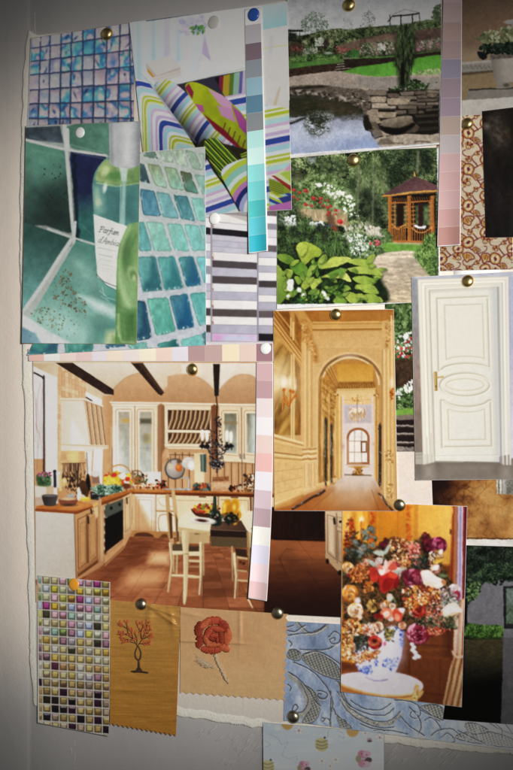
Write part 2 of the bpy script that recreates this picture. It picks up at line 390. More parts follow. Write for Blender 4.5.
# ------------------------------------------------------------------ lettering by strokes (for the label in the perfume print)
GLYPH = {
 'P': [[1, 0, 1.6, 6.6], [1.2, 6.4, 3.6, 6.8, 4.2, 5.2, 3.4, 3.6, 1.4, 3.2], [0, 6, .6, 6.6, 1.2, 6.4], [.2, 0, 2, 0]],
 'a': [[3, 3.4, 1.6, 3.8, .5, 2.4, .6, .5, 1.6, 0, 2.7, 1.2], [3.1, 3.8, 2.7, .6, 3.6, .2]],
 'r': [[.4, 3.4, 1, 3.6, .7, 0], [.8, 2.2, 1.8, 3.6, 2.7, 3.4]],
 'f': [[3, 6, 2.2, 6.8, 1.5, 5.6, 1, 0, .4, -1.6, -.4, -1.4], [.2, 3.6, 2.5, 3.6]],
 'u': [[.4, 3.6, .5, 1, 1.2, 0, 2.4, .8, 2.8, 3.6], [2.8, 3.6, 2.7, .5, 3.4, .2]],
 'm': [[.3, 3.6, .4, 0], [.4, 2, 1.2, 3.6, 1.9, 3.2, 1.9, 0], [1.9, 2, 2.8, 3.6, 3.6, 3.2, 3.5, .5, 4.1, .2]],
 'd': [[2.8, 3.2, 1.5, 3.8, .4, 2.3, .6, .4, 1.5, 0, 2.6, 1.4], [3.4, 7, 2.7, .6, 3.4, .2]],
 "'": [[.4, 6.8, .1, 5.4]],
 'A': [[-.4, 0, .6, .6, 2.6, 6.8, 3.6, 0], [1, 2.4, 3.3, 2.4], [3, 0, 4.2, 0]],
 'b': [[1.2, 7, .5, 3, .5, .6, 1.4, 0, 2.8, 1.6, 2.4, 3.6, 1.2, 3.4, .5, 2]],
 'i': [[.6, 3.6, .5, .5, 1.1, .2], [.9, 5.1, .9, 5.3]],
 'n': [[.3, 3.6, .4, 0], [.4, 2, 1.4, 3.7, 2.3, 3.2, 2.2, .5, 2.9, .2]],
 'c': [[2.6, 3, 1.6, 3.8, .5, 2.4, .6, .5, 1.5, 0, 2.6, .8]],
 'e': [[.5, 1.8, 2.4, 2.2, 2.2, 3.5, 1.3, 3.8, .5, 2.4, .6, .5, 1.5, 0, 2.6, .9]],
}
ADV = {'P': 4.7, 'a': 4, 'r': 3, 'f': 2.9, 'u': 3.9, 'm': 4.6, 'd': 3.9, "'": 1.2, 'A': 4.6, 'b': 3.4, 'i': 1.7, 'n': 3.4, 'c': 3.1, 'e': 3.1, ' ': 2.5}
def write(p, txt, x, y, h, col, w, ang=0, slant=.22, a=1, b=.6):
    k = h / 7.0; co, si = math.cos(math.radians(ang)), math.sin(math.radians(ang)); cx = 0
    for ch in txt:
        for s in GLYPH.get(ch, []):
            q = []
            for i in range(0, len(s), 2):
                u = (cx + s[i] + slant * s[i+1]) * k; v = -s[i+1] * k
                q += [x + u * co - v * si, y + u * si + v * co]
            p.l(col, spl(q, n=4) if len(q) > 4 else q, w, b=b, a=a)
        cx += ADV.get(ch, 3)

# ------------------------------------------------------------------ print: perfume bottle on green tiles
def art_perfume():
    p = Pic(16, 114, 148, 352, '#a3aaa4'); rs = p.sc
    p.V(15, 115, 145, 513)
    p.g('#8e9690', [30, 30, 500, 20, 500, 520, 30, 520], t=.1, ts=4)
    p.g('#35434e', [20, 50, 178, 43, 192, 112, 20, 94], g=(50, 45, 190, 112, '#46545e'), t=.25, ts=5, seed=3, b=1.4)
    p.l('#8fa09c', [60, 84, 110, 100, 185, 108], 4, b=2, a=.4)
    p.g('#436f5e', spl([208, 44, 380, 34, 380, 150, 352, 156, 290, 142, 236, 134, 216, 116], True), g=(210, 60, 370, 140, '#588a76'), t=.12, ts=5, b=1.4)
    p.l('#7ca794', [222, 118, 290, 136, 350, 150], 5, b=1.6, a=.5)
    p.g('#4f8470', spl([20, 102, 60, 110, 180, 134, 200, 146, 208, 240, 220, 350, 230, 462, 120, 436, 20, 408], True, 4), g=(110, 130, 160, 400, '#2f4742'), t=.14, ts=7, seed=8, b=1.6)
    p.g('#5d9a85', [50, 118, 180, 142, 192, 180, 170, 260, 60, 250], b=14, a=.35); p.g('#161f1f', [80, 300, 210, 260, 228, 458, 100, 425], b=18, a=.35)
    p.l('#7db09c', [70, 140, 180, 158, 196, 170], 6, b=3, a=.4)
    rs(50, [110, 200, 212, 190, 222, 420, 120, 400], 1.5, 4, ['#2a2a20', '#463c2a', '#1d2622'], a=.6)
    p.g('#232a54', spl([220, 144, 290, 152, 360, 166, 360, 330, 330, 520, 246, 520, 240, 400, 228, 270], True, 4), g=(280, 300, 280, 400, '#2f6c66'), t=.18, ts=6, seed=4, b=1.4)
    for k in range(17): p.e('#14202c', 232 + .9 * k + random.Random(k).uniform(-4, 4), 160 + 20 * k, 9, 12, b=2, a=.75)
    p.l('#6f93a0', [232, 150, 300, 162, 350, 172], 4, b=1.5, a=.5); p.l('#a7c2b8', [262, 430, 300, 470], 3, b=2, a=.3)
    p.l('#b4bab4', spl([44, 98, 120, 118, 200, 136, 290, 150, 360, 160]), 10, b=1.2); p.l('#b0b8b4', spl([195, 40, 202, 130, 212, 250, 224, 400, 236, 520]), 13, b=1.2)
    p.l('#b8beba', [205, 60, 206, 130], 18, b=1.5)
    # table tiles
    p.V(15, 230, 145, 513)
    p.g('#2f564f', [20, -50, 38, -30, 222, 34, 30, 330, 20, 330], g=(130, 40, 45, 280, '#64a29c'), t=.12, ts=5, b=1.4)
    p.g('#4f8a7c', [240, 44, 310, 56, 420, 60, 480, 460, 150, 460, 60, 350], g=(270, 90, 300, 420, '#86bcae'), t=.10, ts=8, seed=6, b=1.4)
    p.g('#a9d2c8', [70, 330, 160, 290, 290, 400, 260, 450, 150, 440], b=20, a=.55); p.g('#3f7f70', [300, 360, 400, 340, 470, 450, 300, 450], b=14, a=.6)
    p.g('#cfe9e2', [250, 258, 300, 268, 398, 310, 398, 348, 320, 318], b=7, a=.8)
    p.g('#b7dbcf', [200, 110, 250, 100, 300, 150, 310, 210, 240, 190], b=16, a=.35)
    p.g('#bccb92', [362, 400, 402, 395, 410, 455, 350, 455], b=6, a=.85); p.g('#7fa356', [385, 420, 412, 420, 414, 455, 380, 455], b=4, a=.7)
    rs(130, [190, 150, 225, 165, 215, 215, 290, 300, 280, 330, 220, 320, 150, 270], 1.2, 5, ['#6a4a2c', '#7d5b36', '#54452e', '#8a6a40'], 1.4, a=.7)
    rs(70, [60, 320, 120, 300, 200, 340, 190, 400, 90, 370], 1.2, 5, ['#8a7440', '#6a5430', '#7d6a3a'], 1.4, a=.7)
    rs(60, [60, 200, 250, 140, 290, 330, 230, 430, 150, 430], 1, 2.5, ['#5f4a34', '#3f4a3c'], a=.6)
    p.g('#c9d3d4', [20, 330, 40, 338, 90, 372, 150, 410, 240, 455, 100, 455, 60, 400, 20, 372], t=.08, b=3)
    p.g('#5f90a0', [20, 378, 46, 392, 84, 410, 106, 450, 20, 455], g=(20, 380, 90, 450, '#7fa6b4'), t=.1, b=2)
    p.l('#b9bfbc', spl([228, 30, 180, 100, 110, 210, 26, 330]), 14, b=1.4); p.l('#a9b2ac', [130, -4, 228, 30], 9, b=1.3); p.l('#a9b4ae', [228, 30, 312, 56], 9, b=1.3); p.l('#b6bcb8', [238, -30, 232, 34], 12, b=1.3)
    # bottle
    p.V(15, 115, 145, 513)
    body = spl([372, 168, 340, 190, 316, 226, 306, 270, 308, 340, 314, 430, 322, 560, 334, 690, 352, 722, 400, 745, 470, 740, 500, 700, 500, 200, 440, 190], True, 4)
    p.g('#4d8580', body, g=(306, 300, 480, 300, '#55938a'), t=.06, b=1)
    p.g('#94ad6c', spl([366, 176, 336, 200, 318, 240, 326, 262, 400, 278, 498, 264, 500, 200, 440, 196], True), g=(330, 200, 480, 260, '#6f9856'), b=2.5, t=.15, ts=6)
    p.e('#3f7f3a', 400, 240, 40, 18, b=4, a=.6); p.e('#cfe09c', 356, 222, 14, 20, 30, b=3, a=.6); p.l('#c4d88c', [322, 268, 400, 282, 496, 268], 5, b=1.5, a=.7)
    p.g('#2f6468', [372, 300, 480, 290, 485, 420, 380, 430], b=16, a=.55); p.g('#8fc0b0', [312, 280, 345, 285, 352, 380, 318, 400], b=8, a=.55)
    p.e('#f0f5ee', 355, 288, 7, 17, 12, b=2, a=.85); p.e('#b9cfa8', 322, 330, 9, 32, 0, b=4, a=.6); p.e('#d6d8a8', 330, 345, 12, 14, b=3, a=.5)
    p.g('#b7cfc8', [412, 205, 446, 205, 440, 262, 420, 262], b=2, a=.9); p.g('#9fc4bc', [424, 262, 438, 262, 434, 440, 414, 440], b=2, a=.75); p.l('#dfece6', [418, 270, 414, 436], 4, b=1.5, a=.5)
    p.g('#b0b4b6', [371, 34, 498, 26, 498, 196, 450, 212, 400, 206, 374, 192], g=(371, 0, 498, 0, '#8e9398'), b=.9)
    p.g('#d3d5d4', [425, 32, 462, 30, 462, 205, 425, 205], b=9, a=.8); p.g('#7f868c', [371, 36, 385, 34, 388, 196, 376, 190], b=4, a=.8); p.g('#70777c', [484, 28, 498, 26, 498, 196, 486, 200], b=4, a=.6)
    p.V(15, 230, 145, 513)
    p.g('#dadfd4', [310, -62, 440, -16, 450, 0, 404, 238, 364, 218, 326, 186, 318, 90], g=(310, 0, 420, 0, '#e9ece6'), b=1)
    p.l('#3a4a48', [322, 176, 350, 204, 402, 224], 3, b=.9, a=.8)
    p.g('#6fae9c', [326, 190, 364, 222, 404, 242, 402, 296, 350, 276, 334, 250], g=(330, 200, 390, 290, '#4f9488'), b=1.2)
    for q in ([335, 240, 360, 262], [345, 225, 352, 258], [362, 268, 396, 276], [340, 262, 372, 282]): p.l('#dcefe6', q, 3, b=1.2, a=.6)
    write(p, "Parfum", 330, 7, 24, '#5c5e60', 2.6, 10, b=.9); write(p, "d'Ambiance", 326, 48, 25, '#636567', 2.4, 11, b=.9)
    for i, (y, x1, h) in enumerate(((70, 398, 5), (96, 394, 5), (114, 396, 3.5), (134, 396, 3.5), (148, 376, 3), (158, 370, 3))):
        R = random.Random(i); x = 330 + 2.5 * i
        while x < x1 - 8:
            w = R.uniform(5, 14); p.l('#8d9090', [x, y + (x - 330) * .2, x + w, y + (x + w - 330) * .2], h * .8, b=1.1, a=.55); x += w + 4
    # second green bottle
    gb = spl([486, -30, 452, -22, 428, 20, 410, 70, 402, 150, 398, 300, 398, 400, 404, 460, 500, 460, 500, -30], True, 4)
    p.g('#578a4a', gb, g=(400, 0, 490, 0, '#7fac68'), t=.2, ts=9, seed=5, b=1, an=2.5)
    p.l('#b5d490', spl([452, -12, 424, 50, 412, 130, 420, 230, 452, 300]), 16, b=5, a=.7); p.g('#b9d8a2', [412, 180, 440, 150, 470, 300, 420, 310], b=12, a=.45); p.l('#3f7a34', spl([478, 20, 450, 90, 440, 160]), 8, b=4, a=.5)
    p.e('#97b878', 466, 174, 22, 34, -15, b=3, a=.8); p.e('#5f8a48', 468, 180, 13, 22, -15, b=2.5, a=.8); p.e('#b7ce98', 470, 190, 7, 12, b=2, a=.8)
    for k in range(5): p.l('#3f8038', [410, 300 + 26*k, 440, 316 + 26*k, 480, 310 + 26*k], 4, b=3, a=.5)
    p.l('#cfe0a4', [402, 380, 420, 440, 470, 446], 6, b=2.5, a=.6); p.g('#b7cf8e', [402, 330, 412, 330, 416, 420, 406, 420], b=3, a=.6)
    p.g('#356f30', [446, 330, 476, 320, 476, 420, 450, 425], b=7, a=.6)
    p.sat(.8, .97); p.grain(.03, 1.1, 4, big=.05)
    return p

# ------------------------------------------------------------------ print: grey mirror strips
def art_strips():
    p = Pic(198, 205, 284, 352, '#a09ca6'); p.V(200, 205, 285, 436)
    mid = [(40, 82, '#e3ddd8'), (86, 116, '#dad7dc'), (119, 150, '#2b292f'), (153, 178, '#b9b7c4'), (181, 210, '#b2b0c0'), (213, 238, '#b6b4c2'), (241, 280, '#e6dfdc'), (284, 318, '#575053'), (322, 360, '#b2b0bf'), (364, 400, '#5a5153'), (404, 441, '#e8e4e8'), (445, 484, '#aaa8b8'), (488, 530, '#ebe7e7'), (534, 570, '#5d5452'), (573, 611, '#e9e2e0'), (615, 656, '#aaa8b9'), (660, 696, '#cbaed4')]
    rgt = [(2, 22, '#6a5650'), (25, 50, '#6c6468'), (53, 90, '#e6e3e6'), (94, 120, '#8a8690'), (123, 162, '#c4c2cc'), (165, 202, '#dcd2dc'), (205, 236, '#6a6266'), (239, 266, '#b9b7c4'), (270, 309, '#eeeae8'), (312, 343, '#b0aebd'), (346, 386, '#ebe7e8'), (389, 421, '#4f484b'), (425, 460, '#b0aebd'), (463, 496, '#ece3df'), (499, 535, '#a9a7b7'), (543, 576, '#6a5f61'), (580, 616, '#e6dee6'), (619, 656, '#aaa8b8'), (660, 697, '#2c2a30')]
    lef = [(20, 60, '#b9b7c0'), (64, 110, '#d9d7dc'), (114, 148, '#2e2c32'), (152, 190, '#b2b0be'), (194, 232, '#c9d2de'), (236, 270, '#a9a7b4'), (274, 310, '#efebea'), (314, 350, '#8f8d98'), (354, 400, '#d5dbe4'), (404, 440, '#a7a5b4'), (444, 480, '#b2b0be'), (486, 526, '#efe9e0'), (530, 566, '#4e4848'), (570, 612, '#eae4e0'), (616, 652, '#4c4644'), (656, 700, '#a8a6b6')]
    for (rows, x0, x1, d) in ((mid, 63, 292, 1), (rgt, 301, 400, .3), (lef, 20, 54, .2)):
        for i, (a, b, c) in enumerate(rows):
            s = max(0, (430 - a) / 430) * 22 * d + 5 * d
            p.g(c, [x0, a, x1, a + s, x1, b + s, x0, b], b=.6, t=.05, ts=6, seed=i, g=(x0, 0, x1, 0, np.clip(C(c) * 1.05, 0, 1)))
            if sum(C(c)) > 2.5 and d == 1: p.l('#b58a6a', [x0 + 2, a + 2, x0 + 7, (a+b)/2, x0 + 2, b - 2], 5, b=1, a=.55); p.l('#6a2f2c', [x0 + 1, (a+b)/2 + 6, x0 + 5, b - 4], 6, b=1, a=.6)
            p.l('#8a8690', [x0, b + 1.5, x1, b + 1.5 + s], 1.5, b=.6, a=.8)
    p.g('#a6cfe6', [110, 672, 240, 676, 270, 690, 110, 692], b=5, a=.7); p.g('#d78fc4', [70, 664, 130, 666, 110, 694, 72, 694], b=5, a=.6); p.g('#c4d6ee', [70, 420, 160, 424, 160, 440, 72, 438], b=4, a=.6); p.g('#d9d0ea', [120, 258, 240, 270, 240, 284, 120, 274], b=5, a=.4)
    p.l('#8b8791', [58, 30, 58, 705], 3, b=.7); p.l('#8b8791', [297, 20, 296, 705], 3, b=.7)
    p.g('#cfc6c8', [20, 702, 400, 702, 400, 730, 20, 730], b=.7)
    p.g('#8b847e', [20, 0, 250, 50, 250, 90, 120, 46, 20, 40], b=1, a=.5)
    p.grain(.012, .8, 3)
    return p
LEAF = ['#3f5a2c', '#4c6a34', '#2f4724', '#5d7a3e', '#28401f']
# ------------------------------------------------------------------ print: garden with a pond
def art_pond():
    p = Pic(280, -16, 446, 162, '#8e8f92')
    p.V(280, 0, 365, 513)
    p.f([0, -100, 1000, -100, 1000, 300, 0, 300], lambda x, y: ramp(np.clip((y + 60) / 260, 0, 1), [(0, '#66686c'), (.5, '#8a8b8f'), (1, '#9ea0a2')]), b=1)
    p.sc(260, [125, 190, 130, 120, 190, 70, 260, 80, 295, 150, 270, 200], 2, 6, ['#465640', '#3a4a38', '#56664c', '#4f5c48'], 1.6, b=.8, a=.8)
    for k in range(4): p.l('#3c3a34', [150 + 34*k, 240, 160 + 30*k, 110 + 8*k], 3, b=.8, a=.6)
    p.sc(60, [360, 175, 380, 110, 440, 120, 450, 180], 1.5, 4, ['#50564c', '#626860'], 1.6, b=.8, a=.6)
    # bank
    p.g('#2f3a26', spl([40, 230, 120, 215, 180, 205, 260, 185, 340, 172, 420, 178, 513, 165, 700, 150, 800, 160, 900, 130, 1000, 110, 1000, 420, 40, 420], True, 3), t=.5, ts=2.5, b=1.2)
    p.fol(spl([40, 232, 120, 217, 180, 207, 260, 187, 340, 174, 420, 180, 513, 167, 560, 165, 560, 420, 40, 420], True, 3), ['#10160c', '#232c18', '#3a4626', '#55603c', '#777a5c'], 1.1, 6, seed=3, con=1.2)
    p.g('#1f241c', [48, 178, 140, 178, 140, 190, 48, 192], b=.8); p.l('#26261f', [62, 185, 62, 235], 5); p.l('#26261f', [120, 185, 118, 230], 4)
    p.g('#1c241a', [48, 195, 100, 200, 100, 250, 48, 255], t=.4, b=2)
    p.sc(160, [50, 235, 300, 190, 520, 170, 520, 330, 50, 330], 2, 6, ['#3a4f2a', '#2a3a20', '#4c6234', '#1f2c1a', '#54683c', '#3c3a28'], 1.6, a=.9)
    p.g('#6a5546', [345, 275, 480, 240, 513, 250, 513, 320, 360, 310], g=(345, 250, 513, 320, '#5a4438'), t=.2, ts=3, b=2)
    p.g('#3a2a22', [50, 255, 130, 262, 150, 320, 50, 320], t=.3, b=4); p.g('#33271f', [225, 240, 290, 235, 300, 270, 230, 300], t=.3, b=3)
    p.sc(90, [210, 235, 265, 225, 260, 275, 215, 280], 3, 6, ['#8f988a', '#737d6a', '#a5ab9e'], 1.3, a=.8); p.sc(70, [140, 295, 220, 290, 225, 325, 140, 325], 3, 6, ['#9a9c92', '#7c8474', '#5c6650'], a=.8)
    p.sc(60, [340, 280, 500, 290, 513, 330, 340, 330], 3, 6, ['#8e3c3c', '#7a2f34', '#a0504a', '#4a5c34'], a=.9); p.sc(30, [60, 280, 140, 290, 130, 310, 60, 305], 2, 5, ['#7a3c30', '#8a4a3c'], a=.8)
    p.sc(120, [410, 320, 440, 290, 475, 310, 480, 345, 410, 345], 4, 9, ['#2f5a26', '#3c6c30', '#274a20'], 1.5)
    p.fol([55, 352, 200, 326, 370, 330, 382, 366, 200, 376, 55, 388], ['#16240f', '#33501f', '#527434', '#6d8c48'], 1.0, 5, seed=8, b=3)
    p.sc(60, [60, 350, 200, 325, 370, 330, 380, 365, 200, 375, 60, 385], 2, 6, ['#3f5f2a', '#4f7034', '#2e4820', '#5d7f3e'], 1.6)
    p.e('#a3a4a0', 292, 320, 26, 8, 0, b=1.2, a=.7); p.l('#7d7c76', [385, 352, 480, 350], 6, a=.7)
    p.g('#3c6426', [52, 385, 200, 370, 385, 362, 375, 378, 200, 396, 52, 418], g=(52, 380, 60, 418, '#4a7430'), t=.12, b=1.2)
    p.g('#37261d', [52, 418, 200, 398, 340, 382, 330, 440, 200, 450, 52, 468], t=.4, ts=1.6, b=1)
    p.g('#2c2018', [340, 380, 445, 372, 513, 360, 513, 400, 430, 418, 330, 440], t=.3, ts=2, b=1)
    for k in range(4): p.l('#9a8f86', [345 - 6*k, 388 + 16*k, 440 - 5*k, 378 + 16*k], 4.5, b=.8, a=.9)
    p.g('#8a7c72', [380, 356, 480, 350, 470, 372, 380, 376], t=.15, b=1)
    # lawn + gravel court (px views of the right half)
    p.V(360, 0, 445, 513)
    p.g('#4a3a30', [0, 220, 210, 195, 330, 170, 500, 150, 500, 300, 330, 315, 0, 335], t=.3, ts=2.5, b=2)
    p.g('#6d5748', [40, 240, 150, 205, 205, 215, 205, 320, 40, 300], t=.22, ts=3, b=3, a=.8); p.g('#4a3830', [330, 180, 490, 160, 490, 250, 330, 270], t=.25, b=3)
    p.fol([-60, 190, 60, 170, 230, 160, 340, 130, 500, 110, 500, 165, 330, 178, 150, 200, 0, 235], ['#141a0e', '#28331c', '#435030', '#65704a'], 1.1, 5, seed=4, con=1.2)
    p.fol([0, 265, 200, 240, 200, 330, 0, 340], ['#1a2012', '#36442a', '#586446', '#8d8a78'], 1.0, 5, seed=5, a=.85, b=4); p.fol([330, 255, 490, 225, 490, 295, 330, 310], ['#1a1a12', '#3c402a', '#5f5a48', '#8a7478'], 1.0, 5, seed=6, a=.85, b=4)
    p.sc(130, [-60, 190, 60, 170, 230, 160, 340, 130, 500, 110, 500, 165, 330, 178, 150, 200, 0, 235], 4, 10, ['#3a4d2a', '#2c3c22', '#4e5f36', '#3f4a2c', '#56603c'], 1.6)
    p.sc(120, [430, 110, 450, 40, 490, 20, 495, 130], 4, 10, ['#34402a', '#44523a', '#2a3424'], 1.5, a=.9)
    p.sc(80, [0, 160, 20, 80, 60, 60, 95, 100, 90, 160], 2, 5, ['#454c42', '#565c50'], 1.8, a=.8)
    for q in ([55, 165, 50, 60], [55, 120, 85, 90], [52, 110, 25, 90]): p.l('#3a3832', q, 3, a=.7)
    p.g('#23201f', [165, 130, 195, 95, 360, 76, 362, 86, 195, 104, 172, 134], b=.8); p.l('#4c4544', [195, 90, 270, 56, 360, 76], 4, b=.8, a=.7)
    for x in (180, 245, 315, 358): p.l('#221f20', [x, 90, x + 2, 150], 8 if x in (245, 315) else 5, b=.7)
    p.l('#5a5550', [245, 88, 275, 55, 320, 80], 2, a=.5)
    p.sc(110, [0, 265, 200, 250, 200, 320, 0, 335], 3, 8, ['#5a6a40', '#7d8068', '#97948a', '#3f5228', '#8a6a6a'], 1.4, a=.85); p.sc(30, [110, 265, 150, 260, 150, 300, 110, 300], 4, 8, ['#a5a098', '#8f8c82'], a=.8)
    p.sc(100, [330, 260, 490, 230, 490, 290, 330, 305], 3, 8, ['#7c4a5c', '#8d5a6a', '#4a5a34', '#66684e', '#8f8784'], 1.4, a=.85)
    p.g('#4a7a2c', [-60, 352, 200, 338, 490, 306, 490, 320, 200, 352, -60, 372], t=.1, b=1)
    p.g('#2a2019', [-100, 358, 200, 345, 330, 328, 490, 308, 490, 338, 330, 356, 200, 376, 0, 404, -90, 408], t=.35, ts=1.8, b=1)
    p.g('#4a8a26', spl([-150, 470, -80, 425, 0, 402, 120, 386, 210, 372, 320, 355, 500, 335, 500, 430, 400, 455, 300, 470, 100, 474], True, 4), g=(100, 380, 110, 470, '#5a9a32'), t=.08, b=1.2)
    p.sc(160, [300, 445, 360, 430, 480, 410, 490, 455, 400, 470, 290, 470], 4, 10, ['#8a9a62', '#76885a', '#9cab74', '#5f7a3c'], 1.5, a=.9)
    p.V(280, 75, 365, 513)
    p.g('#978779', [50, 15, 150, -3, 330, -25, 560, 10, 1000, -5, 1000, 90, 480, 110, 50, 80], g=(100, 0, 100, 80, '#8d8176'), t=.12, ts=1.2, b=1)
    p.V(360, 75, 445, 513)
    p.g('#837a72', [-20, 12, 230, 16, 480, 10, 480, 70, 400, 85, 0, 85], t=.1, ts=1.2, b=1)
    # weeping tree
    q = spl([212, -140, 225, -260, 250, -300, 300, -310, 330, -280, 335, -160, 320, -60, 300, -40, 292, 60, 235, 66, 225, -40, 208, -60], True, 4)
    p.fol(q, ['#12180e', '#222c18', '#384628', '#55613e'], 1.2, 6, b=4, an=3.5, seed=6, con=1.2)
    p.sc(260, [212, -100, 222, -270, 300, -310, 332, -270, 330, -100, 300, 40, 230, 40], 3, 16, ['#2c3820', '#1a2214', '#3c4a2c', '#4c5a38'], 4, ang=90, spread=12, a=.85)
    p.l('#14110c', [258, -60, 256, 70], 24, b=1.5)
    p.sc(150, [160, 92, 220, 70, 300, 40, 340, 22, 400, 60, 470, 40, 380, 95, 200, 108], 4, 12, ['#2f4a20', '#213818', '#3f5c2c', '#1a2a12'], 1.8)
    p.g('#857f76', [405, 80, 420, 50, 475, 44, 476, 82], t=.1, b=1.5)
    # rocks
    p.g('#1d1812', [-10, 90, 180, 96, 478, 88, 478, 380, 120, 410, 20, 320, -10, 200], b=2)
    R = random.Random(5)
    for (x0, y0, x1, y1, c) in ((0, 72, 60, 92, '#958775'), (20, 90, 160, 122, '#75685a'), (60, 130, 160, 165, '#9a8a76'), (70, 168, 220, 200, '#a29280'), (160, 110, 240, 135, '#5d5146'), (240, 98, 330, 122, '#6d6154'), (330, 96, 400, 118, '#5c5045'), (400, 90, 476, 108, '#75685a'), (230, 125, 340, 146, '#6f6255'), (340, 122, 476, 138, '#62564a'), (160, 140, 300, 178, '#93836f'), (290, 160, 400, 182, '#6b5e50'), (400, 160, 476, 180, '#75685a'), (210, 210, 280, 235, '#665a4c'), (25, 205, 110, 245, '#8b7b69'), (80, 222, 220, 255, '#94846f'), (350, 180, 440, 200, '#4f443a'), (350, 214, 390, 230, '#574b3f'), (400, 110, 470, 130, '#6f5e4e')):
        q = [x0, y0 + R.uniform(2, 8), (x0*2+x1)/3, y0 + R.uniform(-3, 3), x1, y0 + R.uniform(0, 6), x1 - R.uniform(0, 10), y1, (x0+x1)/2, y1 + R.uniform(-2, 4), x0 + R.uniform(0, 10), y1]
        p.g(np.clip(C(c) * .45, 0, 1), [v + (8 if i % 2 else 0) for i, v in enumerate(q)], b=1)
        p.g(c, q, b=1, t=.2, ts=2, seed=R.randrange(99), an=.5)
    p.g('#938470', spl([100, 290, 180, 262, 300, 246, 322, 280, 360, 320, 330, 345, 240, 355, 150, 340], True), t=.18, ts=3, b=1.2, g=(200, 250, 220, 350, '#4c4134'))
    p.g('#120e0a', spl([100, 290, 140, 310, 240, 318, 322, 288, 326, 310, 250, 358, 180, 356, 130, 330], True), b=2)
    p.g('#a39482', spl([80, 380, 110, 330, 180, 360, 300, 356, 420, 362, 476, 352, 478, 420, 90, 440], True, 3), t=.2, ts=2.5, b=1.2)
    for q in ([120, 395, 200, 410, 260, 412], [330, 405, 360, 400, 420, 404], [160, 372, 200, 360]): p.l('#2a2018', q, 6, b=1.5, a=.8)
    p.g('#6d6050', [90, 420, 130, 385, 170, 380, 210, 420], t=.15, b=1.2)
    for q, c in (([0, 240, 100, 236, 130, 290, 40, 300], '#8b7b69'), ([20, 290, 95, 280, 120, 330, 60, 350], '#5f5346'), ([60, 330, 120, 325, 140, 365, 90, 380], '#6a5d4e'), ([0, 120, 60, 126, 66, 160, 0, 160], '#75685a'), ([0, 165, 64, 170, 62, 205, 10, 205], '#6a5d50'), ([10, 208, 28, 205, 40, 240, 0, 240], '#544a3f'), ([340, 145, 470, 142, 470, 158, 345, 162], '#5c5044'), ([225, 182, 345, 186, 340, 205, 230, 204], '#66594b'), ([290, 208, 345, 206, 345, 232, 290, 236], '#4c4238'), ([396, 205, 476, 200, 476, 214, 400, 220], '#4c4238'), ([330, 240, 476, 236, 476, 250, 340, 256], '#3a322a'), ([340, 280, 476, 270, 476, 286, 350, 296], '#332b24'), ([350, 318, 476, 310, 476, 330, 360, 340], '#2e2721')):
        p.g('#1a140f', [v + (6 if i % 2 else 0) for i, v in enumerate(q)], b=1.2); p.g(c, q, b=1, t=.22, ts=2.2, an=.5)
    # water
    p.V(280, 75, 365, 513)
    p.g('#5c5146', spl([50, 70, 240, 62, 400, 80, 520, 100, 520, 240, 440, 200, 330, 150, 50, 140], True, 3), t=.4, ts=1.6, an=.6, b=1.5)
    w = spl([50, 130, 130, 120, 240, 125, 330, 140, 400, 160, 440, 185, 490, 200, 505, 240, 500, 280, 515, 330, 545, 345, 560, 385, 590, 420, 580, 470, 50, 470], True, 3)
    p.f(w, lambda x, y: ramp(np.clip((y - 130) / 300, 0, 1) + .25 * (fbm(x / 90, y / 40, 3) - .5), [(0, '#3f3a30'), (.1, '#2c2c1c'), (.28, '#2a2c1a'), (.40, '#4a4a48'), (.48, '#8f94a8'), (.75, '#a5adc4'), (1, '#8d9cc0')]), b=1)
    p.sc(420, [55, 165, 200, 150, 400, 165, 480, 215, 400, 245, 250, 240, 60, 255], 4, 12, ['#2a3018', '#343c1e', '#23261a', '#3d3a22', '#3f3022'], 3, ang=0, spread=12, a=.75)
    p.g('#4a3a2a', [230, 180, 350, 165, 470, 205, 460, 235, 330, 230], t=.3, b=6, a=.6)
    p.fol(spl([150, 250, 190, 236, 250, 232, 318, 238, 300, 300, 282, 345, 250, 372, 190, 362, 150, 315], True), ['#1e2216', '#343a28', '#5a6054', '#9a9fa8', '#b4bac6'], .9, 6, b=8, a=.9, seed=2, con=1.5)
    p.sc(90, [150, 250, 170, 230, 240, 240, 320, 235, 300, 300, 280, 340, 250, 372, 190, 360, 150, 310], 3, 9, ['#3a4030', '#4c5244', '#2c3226', '#6a7070'], 2, ang=0, spread=25, a=.8)
    p.sc(40, [370, 235, 480, 230, 470, 265, 400, 275], 3, 7, ['#3c4030', '#55584c'], 2, ang=0, a=.7)
    p.g('#d0d2da', [62, 268, 145, 252, 148, 262, 62, 284], b=2, a=.6); p.l('#1c1c18', [60, 292, 150, 262], 12, b=2); p.l('#23231c', [62, 276, 140, 258], 3, b=1)
    p.g('#b7bccb', [120, 370, 300, 400, 260, 450, 80, 440], b=24, a=.5); p.g('#7d8fbc', [400, 400, 560, 370, 580, 430, 420, 440], b=14, a=.6)
    for q in ([160, 380, 230, 384], [240, 372, 300, 388]): p.l('#7c8490', q, 3, b=1.2, a=.6)
    # stone rim behind the water
    for k in range(58):
        x = 56 + k * 7.4; y = 92 + .0009 * max(x - 60, 0) ** 1.9 + R.uniform(-12, 14)
        c = R.choice(['#7b7064', '#8d8276', '#5d5348', '#9a9084', '#453c32'])
        p.g(c, [x, y, x + R.uniform(14, 26), y - R.uniform(0, 8), x + R.uniform(18, 30), y + R.uniform(6, 14), x + R.uniform(4, 10), y + R.uniform(12, 20)], b=1.2, t=.15)
        if k % 2: p.e('#1d1913', x + R.uniform(0, 20), y + R.uniform(4, 20), 9, 5, -20, b=1.5, a=.8)
    p.sc(60, [410, 110, 500, 120, 513, 190, 440, 150], 4, 11, ['#6a5e50', '#8a7e70', '#2a231b', '#4f453a'], 1.8, ang=20)
